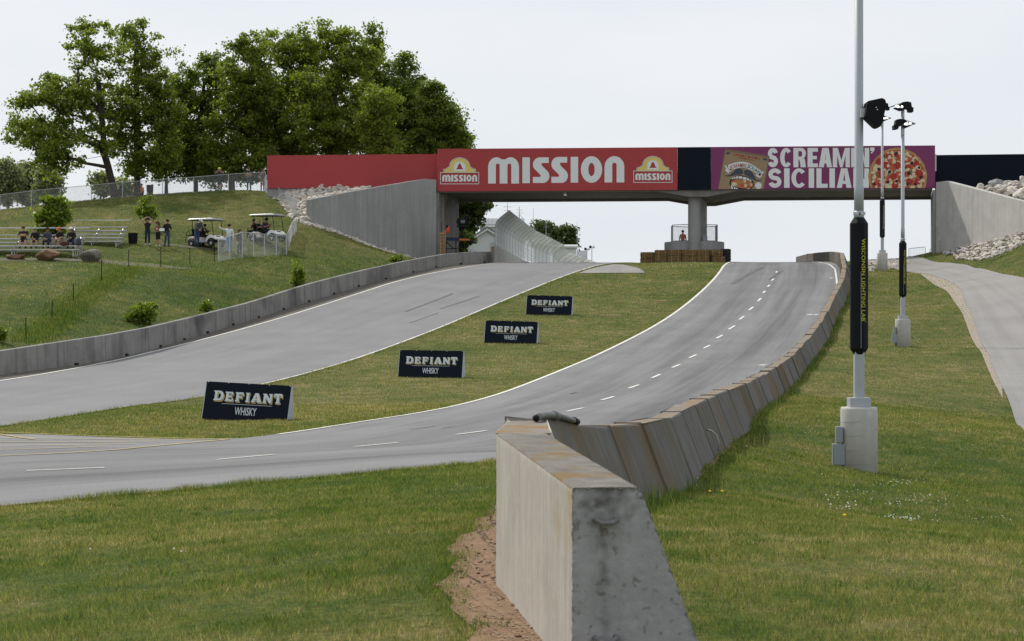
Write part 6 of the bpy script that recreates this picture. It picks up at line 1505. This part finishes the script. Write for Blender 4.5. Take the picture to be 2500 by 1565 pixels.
def E(px, py, rx, ry, D, dd=0, k=.8): c = P(px, py, D+dd); s_ = D/FPX; return ((c.x, c.y, c.z), rx*s_, max(rx, ry*.7)*s_*k, ry*s_)
def T(px, py, D): return tuple(P(px, py, D))
def base_at(px, py, D): p = P(px, py, D); return (p.x, p.y, h(p.x, p.y)-.05)
GT = 'trees along the hilltop'
SP = 'trees along the hilltop'
specs = [
 ('big leaning maple at the left end of the hilltop with wide low limbs', (281,484,153.5), [(276,455),(265,410),(256,380),(252,330),(246,270),(240,200)], [(95,322,88,42),(40,300,38,22),(160,225,100,58),(60,255,35,25),(235,125,85,72),(235,270,110,75),(165,350,110,45),(130,400,60,28),(215,70,40,25)], 'leaf_a', 230, 62, .25, .27),
 ('tall straight maple second from the left on the hilltop', (336,482,156), [(335,440),(335,380),(334,300),(333,200),(333,120)], [(330,95,62,55),(370,160,58,75),(350,250,85,85),(395,270,50,80),(380,370,75,50),(300,330,55,60),(345,410,60,35)], 'leaf_a', 215, 62, .24, .26),
 ('slim tree with pale stems behind the second maple', (406,478,160), [(406,440),(405,380),(408,300),(430,220)], [(445,220,42,70),(430,320,48,60),(415,410,55,38),(470,390,45,45)], 'leaf_b', 150, 64, .22, .13),
 ('slender tree with a notched top left of the hilltop clump', (478,478,163), [(478,430),(485,360),(490,280),(500,190)], [(505,165,40,52),(545,190,40,55),(500,260,65,80),(480,360,65,70),(520,420,60,40)], 'leaf_b', 220, 70, .23, .18),
 ('broad tree in the middle of the hilltop clump behind the yellow hat', (566,472,158), [(566,430),(570,360),(590,280),(605,190)], [(610,125,52,50),(600,210,75,80),(580,310,85,80),(545,400,70,50),(620,400,65,45)], 'leaf_a', 300, 74, .24, .22),
 ('tall broad tree right of the middle of the hilltop clump', (680,470,163), [(682,420),(690,350),(700,270),(705,180)], [(690,115,70,42),(745,150,55,60),(700,230,95,90),(680,330,85,70),(640,280,60,70),(720,380,80,40)], 'leaf_a', 320, 74, .24, .24),
 ('spreading tree with forked dark trunk above the plain red board', (802,470,158), [(802,420),(800,375),(805,330),(815,270),(820,200)], [(800,90,62,48),(850,135,65,60),(810,220,100,85),(770,300,75,65),(850,320,85,60),(800,380,60,30)], 'leaf_a', 330, 74, .24, .26),
 ('narrow tree with a pointed crown right of the forked tree', (905,470,165), [(905,400),(905,330),(905,250),(905,160)], [(908,105,34,42),(905,170,52,55),(930,250,75,70),(900,340,80,60)], 'leaf_b', 240, 74, .24, .2),
 ('pale young tree in front of the right part of the clump', (930,470,152), [(930,420),(930,360),(932,290)], [(935,240,36,42),(925,300,50,55),(940,355,45,35)], 'leaf_a', 120, 70, .2, .12),
 ('ragged tree with thin tall tips near the right of the clump', (1000,470,166), [(1000,400),(998,320),(990,240),(985,180)], [(985,160,30,36),(1005,190,25,25),(985,235,62,50),(1010,310,78,65),(970,360,70,40)], 'leaf_b', 230, 74, .24, .2),
 ('rounded dark tree sloping down to the top of the bridge', (1070,470,162), [(1070,410),(1070,350),(1066,290)], [(1055,240,40,38),(1075,290,50,45),(1090,335,48,38),(1050,345,55,35)], 'leaf_b', 200, 74, .24, .2),
 ('low dark tree at the right end of the clump touching the bridge', (1118,470,170), [(1118,420),(1115,375),(1110,340)], [(1110,345,35,24),(1125,368,26,18),(1085,360,40,24)], 'leaf_b', 90, 70, .24, .14),
]
for i, (lab, b, tk, el, lf, nc, per, ls, tr) in enumerate(specs):
    D = b[2]; base = base_at(*b); z0 = base[2]
    tr_ = [base]+[T(x, y, D) for x, y in tk]
    kx = 1.1 if i < 2 else 1.15
    tree(base, tr_, [E(e[0], e[1], e[2]*kx, e[3]*(1+(kx-1)*.5), D, RNG.uniform(-1, 1)) for e in el], lab, M[lf], int(nc*(1.3 if i < 2 else 1.1)), int(per*1.3), ls*.78, .78, tr, group=GT, seed=20+i)
# big low limb of the leaning maple
o = MB(); o.smooth = True; o.tube([P(270,410,153.5), P(240,404,153.3), P(205,398,153.1), P(176,386,152.9), P(160,398,152.8), P(148,412,152.7)], [.17,.13,.11,.09,.05,.03], 7)
root_m = [x for x in bpy.data.objects if x.get('label', '').startswith('big leaning maple')][0]; o.build('limb', M['bark'], root_m, world=True)
# trees beyond the bridge and at the far left
def simple(lab, b, tk, el, lf, nc, per, ls, tr, seed, grp, cr_=.8):
    D = b[2]; base = base_at(*b); tree(base, [base]+[T(x, y, D) for x, y in tk], [E(*e, D) for e in el], lab, M[lf], nc, per, ls, cr_, tr, group=grp, seed=seed)
simple('dark tree overhanging the gap beside the left bridge abutment', (1100,650,163), [(1102,600),(1106,560),(1110,520)], [(1130,500,50,30),(1165,505,28,22),(1130,550,40,35),(1105,590,30,40)], 'leaf_e', 150, 70, .26, .16, 51, None)  # leaf_e: a darker, less translucent green
simple('leafy shrub low between the abutment and the white house', (1118,640,158), [(1118,625),(1117,612)], [(1120,600,22,30),(1135,580,24,16)], 'leaf_b', 50, 60, .2, .06, 52, None, .5)
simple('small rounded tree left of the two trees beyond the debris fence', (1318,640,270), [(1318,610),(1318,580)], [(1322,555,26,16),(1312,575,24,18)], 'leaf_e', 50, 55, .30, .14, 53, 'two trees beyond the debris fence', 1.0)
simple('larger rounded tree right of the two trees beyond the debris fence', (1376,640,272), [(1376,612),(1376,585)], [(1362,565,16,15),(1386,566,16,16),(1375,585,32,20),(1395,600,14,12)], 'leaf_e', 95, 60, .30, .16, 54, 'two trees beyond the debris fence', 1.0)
FL = 'pale hazy trees at the far left'
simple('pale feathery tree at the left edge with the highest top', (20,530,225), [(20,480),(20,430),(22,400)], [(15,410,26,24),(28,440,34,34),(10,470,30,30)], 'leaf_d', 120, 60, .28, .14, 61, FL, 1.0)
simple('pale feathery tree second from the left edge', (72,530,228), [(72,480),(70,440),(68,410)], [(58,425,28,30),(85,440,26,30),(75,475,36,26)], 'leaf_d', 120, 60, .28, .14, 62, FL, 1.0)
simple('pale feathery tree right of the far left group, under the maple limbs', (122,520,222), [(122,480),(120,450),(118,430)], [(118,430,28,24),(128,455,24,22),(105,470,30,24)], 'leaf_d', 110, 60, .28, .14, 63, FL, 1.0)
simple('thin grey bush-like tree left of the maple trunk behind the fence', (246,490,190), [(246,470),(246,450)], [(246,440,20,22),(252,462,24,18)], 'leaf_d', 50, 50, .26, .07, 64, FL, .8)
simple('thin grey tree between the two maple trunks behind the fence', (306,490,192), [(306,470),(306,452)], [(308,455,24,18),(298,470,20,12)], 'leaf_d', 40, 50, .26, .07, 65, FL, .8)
simple('bright green young tree behind the front bleacher', (124,606,123.5), [(124,590),(124,570),(125,545)], [(130,500,30,26),(118,530,42,26),(140,520,32,34),(110,555,30,16),(128,565,30,16)], 'leaf_c', 75, 60, .19, .08, 71, 'young trees on the hillside', .5)
simple('small thin sapling behind the person with raised hands', (357,585,133.5), [(357,560),(357,540),(357,515)], [(357,490,12,16),(350,512,26,16),(365,518,24,14)], 'leaf_c', 42, 30, .15, .05, 72, 'young trees on the hillside', .38)
for i, (lab, px, py, rx, ry, n_, sd) in enumerate([('bright green bush largest of those behind the track wall', 350,792,40,32,70,81),('small sparse bush right of the largest bush behind the wall', 505,762,18,18,16,82),('upright bush higher up the slope behind the wall', 731,704,18,34,55,83),('dark green bush at the left edge behind the wall', -4,838,16,26,40,84),('low yellow-green bush at the foot of the wing wall', 968,640,16,10,22,85)]):
    q_ = hit(px, py, 60); D = q_.y+ .3; s_ = D/FPX; base = (q_.x, q_.y, q_.z-.1)
    tree(base, [base, (q_.x, q_.y, q_.z+ry*s_*.5)], [((q_.x, q_.y, q_.z+ry*s_*.9), rx*s_, rx*s_*.8, ry*s_*.95), ((q_.x-rx*s_*.5, q_.y, q_.z+ry*s_*.7), rx*s_*.6, rx*s_*.5, ry*s_*.7)], lab, M['leaf_c'], int(n_*.7), 30, .14, .30, .03, 'bush', 'bush', 'bushes behind the track wall', sd)

# ------------------------------------------------------------------ riprap stones
rs = random.Random(11); stone_me = []
for k in range(9):
    bm = bmesh.new()
    for _ in range(15):
        v = Vector((rs.gauss(0,1), rs.gauss(0,1), rs.gauss(0,1))).normalized(); bm.verts.new((v.x*.62, v.y*.5, v.z*.40))
    bmesh.ops.convex_hull(bm, input=bm.verts); loose = [v for v in bm.verts if not v.link_faces]; bmesh.ops.delete(bm, geom=loose, context='VERTS')
    me = bpy.data.meshes.new('stone'); bm.to_mesh(me); bm.free(); me.materials.append(M['stone_grey'] if k >= 6 else M['stone']); stone_me.append(me)
def put_stone(root, p, s_, grey=0):
    ob = bpy.data.objects.new('stone', stone_me[6+rs.randrange(3) if rs.random() < grey else rs.randrange(6)]); link(ob, root)
    ob.location = p-Vector(root.location); ob.scale = (s_*rs.uniform(.8,1.25), s_*rs.uniform(.8,1.2), s_*rs.uniform(.75,1.2)); ob.rotation_euler = (rs.uniform(-.5,.5), rs.uniform(-.5,.5), rs.uniform(0,6.3))
def bank(loc):
    o = bpy.data.objects.new('stone_bank', None); o.location = loc; link(o); return tag(o, kind='structure')
def fan(root, poly, m):
    o = MB(); c = sum(poly, Vector())/len(poly); o.add([c]+poly, [(0, i+1, (i+1) % len(poly)+1) for i in range(len(poly))]); return o.build('bank_surface', m, root, world=True)
def spread_on(root, tris, n, s0, s1, grey=0, lift=.3):
    ar = [((b-a).cross(c-a)).length/2 for a, b, c in tris]; got = []
    tries = 0
    while len(got) < n and tries < n*25:
        tries += 1; a, b, c = rs.choices(tris, ar)[0]; u, v = rs.random(), rs.random()
        if u+v > 1: u, v = 1-u, 1-v
        p = a+(b-a)*u+(c-a)*v; s_ = rs.uniform(s0, s1)
        if all((p-q_).length > (s_+t)*.42 for q_, t in got): got.append((p, s_)); put_stone(root, p+Vector((0,0,s_*lift*.5)), s_, grey)
# upper left, between hill, board foundation and wing wall
poly = [P(646,470,149.2), P(700,461,148.0), P(800,461,BD+.6), P(905,459,BD+.5), P(850,472,141.2), P(762,490,139.2), P(752,520,138.9), P(748,545,138.2), P(722,545,138.4), P(690,505,144)]
bk = bank(P(720,480,145)); fan(bk, poly, M['stone']); c_ = sum(poly, Vector())/len(poly)
spread_on(bk, [(c_, poly[i], poly[(i+1) % len(poly)]) for i in range(len(poly))], 270, .30, .62)
# strip along the foot of the left wing wall
bk = bank(P(880,592,141)); pa = [P(742,541,138.0), P(800,563,139.2), P(870,588,140.6), P(960,619,142.7), P(1010,637,143.8)]
for _ in range(120):
    k = rs.randrange(4); f = rs.random(); p = pa[k].lerp(pa[k+1], f)+Vector((rs.uniform(-.25,.25), rs.uniform(-.8,.25), 0)); p.z = max(h(p.x, p.y), p.z-.6)+.03; put_stone(bk, p, rs.uniform(.2,.5))
# right, below the wing wall
poly2 = [(2306,621),(2340,634),(2400,637),(2450,621),(2500,598),(2560,580),(2560,545),(2500,567),(2430,583),(2370,600),(2330,610)]
def inpoly(x, y, pl):
    c = False; j = len(pl)-1
    for i in range(len(pl)):
        if (pl[i][1] > y) != (pl[j][1] > y) and x < (pl[j][0]-pl[i][0])*(y-pl[i][1])/(pl[j][1]-pl[i][1])+pl[i][0]: c = not c
        j = i
    return c
bk = bank(hit(2420,610,90)); got = []
for _ in range(6000):
    x, y = rs.uniform(2300,2560), rs.uniform(545,640)
    if len(got) >= 290: break
    if inpoly(x, y, poly2):
        p = hit(x, y, 90); s_ = rs.uniform(.24,.50)
        if all((p-q_).length > (s_+t)*.40 for q_, t in got): got.append((p, s_)); put_stone(bk, p+Vector((0,0,.06)), s_, .9 if x < 2352 and y < 624 else 0)
cc_ = [hit(x, y, 90)+Vector((0,0,.03)) for x, y in poly2]
# upper right, on the fill behind the right wing wall
poly = [P(2392,466,140.5), P(2440,452,142.5), P(2520,448,141), P(2600,450,139), P(2600,512,131), P(2500,489,134.4), P(2440,474,137.8)]
bk = bank(P(2470,470,139)); fan(bk, poly, M['stone']); c_ = sum(poly, Vector())/len(poly)
spread_on(bk, [(c_, poly[i], poly[(i+1) % len(poly)]) for i in range(len(poly))], 110, .5, .95, .15, .6)
# small white stones round the farthest light pole: too small to tell apart
vs = []; fs = []
for _ in range(520):
    x, y = rs.uniform(2112,2222), rs.uniform(627,664)
    if y > 664-(abs(x-2150)*.28 if x > 2150 else 0): continue
    p = hit(x, y, 90)
    if service and abs(x-2153) < 12 and y > 650: continue
    me = stone_me[rs.randrange(6)]; s_ = rs.uniform(.12,.26); A_ = Matrix.Translation(p+Vector((0,0,.02))) @ Matrix.Rotation(rs.uniform(0,6), 4, 'Z') @ Matrix.Scale(s_, 4); b = len(vs)
    vs += [tuple(A_ @ v.co) for v in me.vertices]; fs += [tuple(i+b for i in pl.vertices) for pl in me.polygons]
me = bpy.data.meshes.new('small_stones'); me.from_pydata(vs, [], fs); me.materials.append(M['stone']); tag(link(bpy.data.objects.new('small_stones', me)), kind='stuff')

# ------------------------------------------------------------------ grass
def in_xy(x, y, poly):
    pl = np.array([(p[0], p[1]) for p in poly]); c = np.zeros(x.shape, bool); j = len(pl)-1
    for i in range(len(pl)):
        a = (pl[i,1] > y) != (pl[j,1] > y); den = pl[j,1]-pl[i,1]
        if den != 0: c ^= a & (x < (pl[j,0]-pl[i,0])*(y-pl[i,1])/den+pl[i,0])
        j = i
    return c
TLw = [P(a[0], a[2], a[3]).xy for a in LW]
def blocked(x, y):
    b = in_xy(x, y, [p for p in TLw if p[1] < 143]+[Vector((1.6,143)), Vector((6,170)), Vector((14,215))]+list(reversed(list(TRs))))
    b |= in_xy(x, y, list(PLs)+list(reversed(list(PRs)))); b |= in_xy(x, y, list(SLs)+list(reversed(list(SRs))))
    b |= in_xy(x, y, hits([(-260,1076),(-120,1060),(-10,1044),(-10,1060),(-120,1070),(-260,1082)])); dd_ = in_xy(x, y, dl+list(reversed(dr))); ins = in_xy(x-.13, y, dl+list(reversed(dr))); b |= dd_ & (ins | (lump(x, y, 6.) > .25))
    b |= in_xy(x, y, hits([(1415,668),(1500,645),(1545,645),(1575,668)]))
    for i in range(nseg):        # inside a barrier block
        a, c = seg_pts[i], seg_pts[i+1]; t = (c-a).xy.normalized(); n2 = Vector((-t.y, t.x)); a2, c2 = a.xy, c.xy
        if a.y > 70: break
        b |= in_xy(x, y, [a2-n2*.27, c2-n2*.27, c2+n2*.29, a2+n2*.29])
    return b
def blades(name, x, y, hgt, wid, lean=.45, dry=None):
    n_ = len(x); z = hv(x, y); a = RNG.uniform(0, 2*np.pi, n_); tx, ty_ = np.cos(a), np.sin(a); la = RNG.uniform(0, 2*np.pi, n_); ll = hgt*RNG.uniform(.05, lean, n_)
    b0 = np.stack([x-tx*wid/2, y-ty_*wid/2, z-.01], 1); b1 = np.stack([x+tx*wid/2, y+ty_*wid/2, z-.01], 1); tp_ = np.stack([x+np.cos(la)*ll, y+np.sin(la)*ll, z+hgt], 1)
    v = np.stack([b0, b1, tp_], 1).reshape(-1, 3)
    me = npmesh(name, v, np.arange(n_*3).reshape(-1, 3), M['blade'], {'dry': np.repeat(dryv(x, y) if dry is None else np.full(len(x), dry), 3)})
    return tag(link(bpy.data.objects.new(name, me)), kind='stuff')
def scatter(n_, D0, D1, pw, px0=-90, px1=2590):
    u = RNG.random(n_); D = (D0**(pw+1)+u*(D1**(pw+1)-D0**(pw+1)))**(1/(pw+1)); px = RNG.uniform(px0, px1, n_); return (px-CX)/FPX*D, D
def lump(x, y, s_): return np.sin(x*s_*1.7+np.sin(y*s_*1.1)*2)*np.sin(y*s_*1.3+np.sin(x*s_*.9)*2)
x, y = scatter(820000, 8.2, 62, -.45); k = ~blocked(x, y); x, y = x[k], y[k]
f = 1+.35*lump(x, y, 1.1)+.25*lump(x, y, 3.1)
blades('lawn_grass', x, y, .030*(y/12)**.35*f*RNG.uniform(.5, 1.35, len(x)), .0052*(y/12)**.85*RNG.uniform(.7, 1.3, len(x)), 1.3)
x, y = scatter(380000, 58, 152, .4); k = ~blocked(x, y) & ((y < 138) | (x < -4) | (x > 25)); x, y = x[k], y[k]
tall = np.where((x < -4) & (y < 132) & (dryv(x, y) < .42), 1.7, 1.0)
blades('hill_grass', x, y, .048*(y/80)**.4*RNG.uniform(.5, 1.4, len(x))*tall, .028*(y/80)*RNG.uniform(.7, 1.3, len(x)), .7)
# tall tufts along the barrier foot, the road edge and the wall
tx_, ty2 = [], []
for i in range(3, nseg-5):
    a, c = seg_pts[i], seg_pts[i+1]; t = (c-a).xy.normalized(); n2 = Vector((-t.y, t.x)); m_ = 260 if a.y < 60 else 150
    for _ in range(m_):
        f_ = random.random(); p = a.xy.lerp(c.xy, f_)-n2*(.30+abs(random.gauss(0,.16))); tx_.append(p.x); ty2.append(p.y)
tx_, ty2 = np.array(tx_), np.array(ty2); hh_ = RNG.uniform(.05, .20, len(tx_))*(1+.6*lump(tx_, ty2, .7))
k = ~((ty2 > 29) & (ty2 < 37.5) & (RNG.random(len(tx_)) < .93)); blades('tall_grass', tx_[k], ty2[k], np.maximum(hh_[k], .05), .012*(ty2[k]/30)**.7, .5, .28)
ex_, ey_ = [], []
for pts_, n_, sg in ((PR0, 9000, -1), ([p for p in PLs if p[1] > 47 and p[1] < 138], 9000, 1), ([p for p in TRs if 50 < p[1] < 134], 7000, -1)):
    a = resample(pts_, n_); d = np.gradient(a, axis=0); d /= np.hypot(*d.T)[:, None]+1e-9; nn = np.c_[-d[:, 1], d[:, 0]]; o_ = np.abs(RNG.normal(0, .12, n_))[:, None]-.03
    q_ = a+nn*o_*sg; ex_.append(q_[:, 0]); ey_.append(q_[:, 1])
ex_, ey_ = np.concatenate(ex_), np.concatenate(ey_); blades('edge_grass', ex_, ey_, RNG.uniform(.04,.11,len(ex_))*(1+.4*lump(ex_, ey_, 1.5)), .010*(ey_/30)**.8, .7)
a = np.repeat(resample(dl, 700), 7, 0); a = a+RNG.normal(0, .055, a.shape)-np.array([.03, 0]); blades('edge_grass', a[:, 0], a[:, 1], RNG.uniform(.02,.06,len(a)), .005+0*a[:, 0], 1.2, .35)
# the band of longer grass running down the hillside by the stakes
b_ = hits([(330,655),(245,700),(180,745),(120,800),(60,835)]); a = resample(b_, 14000)+RNG.normal(0, .45, (14000, 2))
blades('tall_hill_grass', a[:, 0], a[:, 1], RNG.uniform(.08,.24,len(a)), .03+0*a[:, 0], .5, .2)
# weed clumps and straw tufts in the near lawn
for nm_, n_c, dr_v, h0, h1, sp_, wd in (('weed_clumps', 240, .02, .03, .07, .06, .011), ('straw_tufts', 260, .95, .02, .05, .10, .005)):
    cx_, cy_ = scatter(n_c, 9.5, 45, -.6); k = ~blocked(cx_, cy_); cx_, cy_ = cx_[k], cy_[k]; xx = np.repeat(cx_, 36)+RNG.normal(0, sp_, len(cx_)*36); yy_ = np.repeat(cy_, 36)+RNG.normal(0, sp_, len(cx_)*36)
    blades(nm_, xx, yy_, RNG.uniform(h0, h1, len(xx)), wd*(yy_/14)**.6, 1.2, dr_v)
# loose wood chips on the bare earth beside the near block, and straw bits
vs = []; fs = []
dl_, dr_ = resample(dl, 50), resample(dr, 50)
for _ in range(4200):
    k = rs.randrange(50); f_ = rs.random()**.8; p = dl_[k]*(1-f_)+dr_[k]*f_; zz = h(p[0], p[1])+.014; a = rs.uniform(0,3.14); l_, w_ = rs.uniform(.006,.028), rs.uniform(.003,.008); b = len(vs)
    ca, sa = math.cos(a), math.sin(a); tz = rs.uniform(0,.003)
    vs += [(p[0]-ca*l_, p[1]-sa*l_, zz), (p[0]+sa*w_, p[1]-ca*w_, zz+.002), (p[0]+ca*l_, p[1]+sa*l_, zz+tz), (p[0]-sa*w_, p[1]+ca*w_, zz+.002)]; fs.append((b, b+1, b+2, b+3))
me = bpy.data.meshes.new('wood_chips'); me.from_pydata(vs, [], fs); me.materials.append(mat('wood_chip', (.40,.28,.18), .9, var=.5, vscale=60)); tag(link(bpy.data.objects.new('wood_chips', me)), kind='stuff')
vs = []; fs = []       # pebbles and clods on the bare earth
for _ in range(420):
    k = rs.randrange(70); f_ = rs.random(); p = dl[k]*1.0; q_ = dr_[min(49, int(k*50/70))]; x_, y_ = p.x*(1-f_)+q_[0]*f_, p.y*(1-f_)+q_[1]*f_; me = stone_me[rs.randrange(9)]; s_ = rs.uniform(.008,.032)*(1.6 if rs.random() < .08 else 1)
    A_ = Matrix.Translation((x_, y_, h(x_, y_)+.016)) @ Matrix.Rotation(rs.uniform(0,6), 4, 'Z') @ Matrix.Scale(s_, 4); b = len(vs)
    vs += [tuple(A_ @ v.co) for v in me.vertices]; fs += [tuple(i+b for i in pl.vertices) for pl in me.polygons]
me = bpy.data.meshes.new('pebbles'); me.from_pydata(vs, [], fs); me.materials.append(mat('earth_clod', (.27,.17,.105), .95, var=.6, vscale=25)); tag(link(bpy.data.objects.new('pebbles', me)), kind='stuff')
# clover heads and dandelions
vs, fs = [], []; vy, fy = [], []
def flower(px, py, s_, L_, F_, hgt=.07):
    p = hit(px, py, 8); b = len(L_); c = p+Vector((0,0,hgt))
    L_ += [(c.x+s_, c.y, c.z), (c.x-s_, c.y, c.z), (c.x, c.y+s_, c.z), (c.x, c.y-s_, c.z), (c.x, c.y, c.z+s_*.8), (c.x, c.y, c.z-s_*.8)]
    F_ += [tuple(i+b for i in t) for t in ((0,2,4),(2,1,4),(1,3,4),(3,0,4),(2,0,5),(1,2,5),(3,1,5),(0,3,5))]
for cx0, cy0, sx, sy, n_ in [(2205,1188,30,5,30),(2260,1225,40,6,26),(2200,1240,35,6,24),(2190,1275,22,5,20),(2240,1280,25,5,22),(2100,1215,40,8,14),(2410,1275,30,5,10),(1990,1060,25,6,14),(2230,1015,25,6,14),(2050,1250,20,8,8),(1990,1110,60,30,14),(2330,940,60,25,24),(2200,900,80,40,40),(2220,835,20,5,14),(1650,1185,60,15,14),(2150,1000,120,60,40),(2350,1050,90,60,26),(60,660,60,22,40),(150,640,50,12,22),(100,700,70,30,20),(1680,650,50,8,34),(1560,900,120,60,0),(1320,1030,1,1,0)]:
    for _ in range(n_): flower(rs.gauss(cx0, sx), rs.gauss(cy0, sy), rs.uniform(.006,.011) if cy0 > 880 else rs.uniform(.018,.03), vs, fs)
for px, py in [(2017,1216),(2045,1216),(2022,1228),(2028,1240),(2070,1235),(2073,1245),(2090,1240),(2066,1246),(2088,1232),(1803,990),(1850,965),(1823,1090),(425,1362),(443,1372),(220,1363)]: flower(px, py+14, .010 if px < 1000 else .015, vs, fs, .11)
for px, py in [(1733,1203),(1763,1203),(2062,1264)]: flower(px, py+6, .022, vy, fy, .05)
for nm_, a, b, m in (('clover_flowers', vs, fs, M['flower']), ('dandelions', vy, fy, M['dandelion'])):
    me = bpy.data.meshes.new(nm_); me.from_pydata(a, [], b); me.materials.append(m); tag(link(bpy.data.objects.new(nm_, me)), kind='stuff')
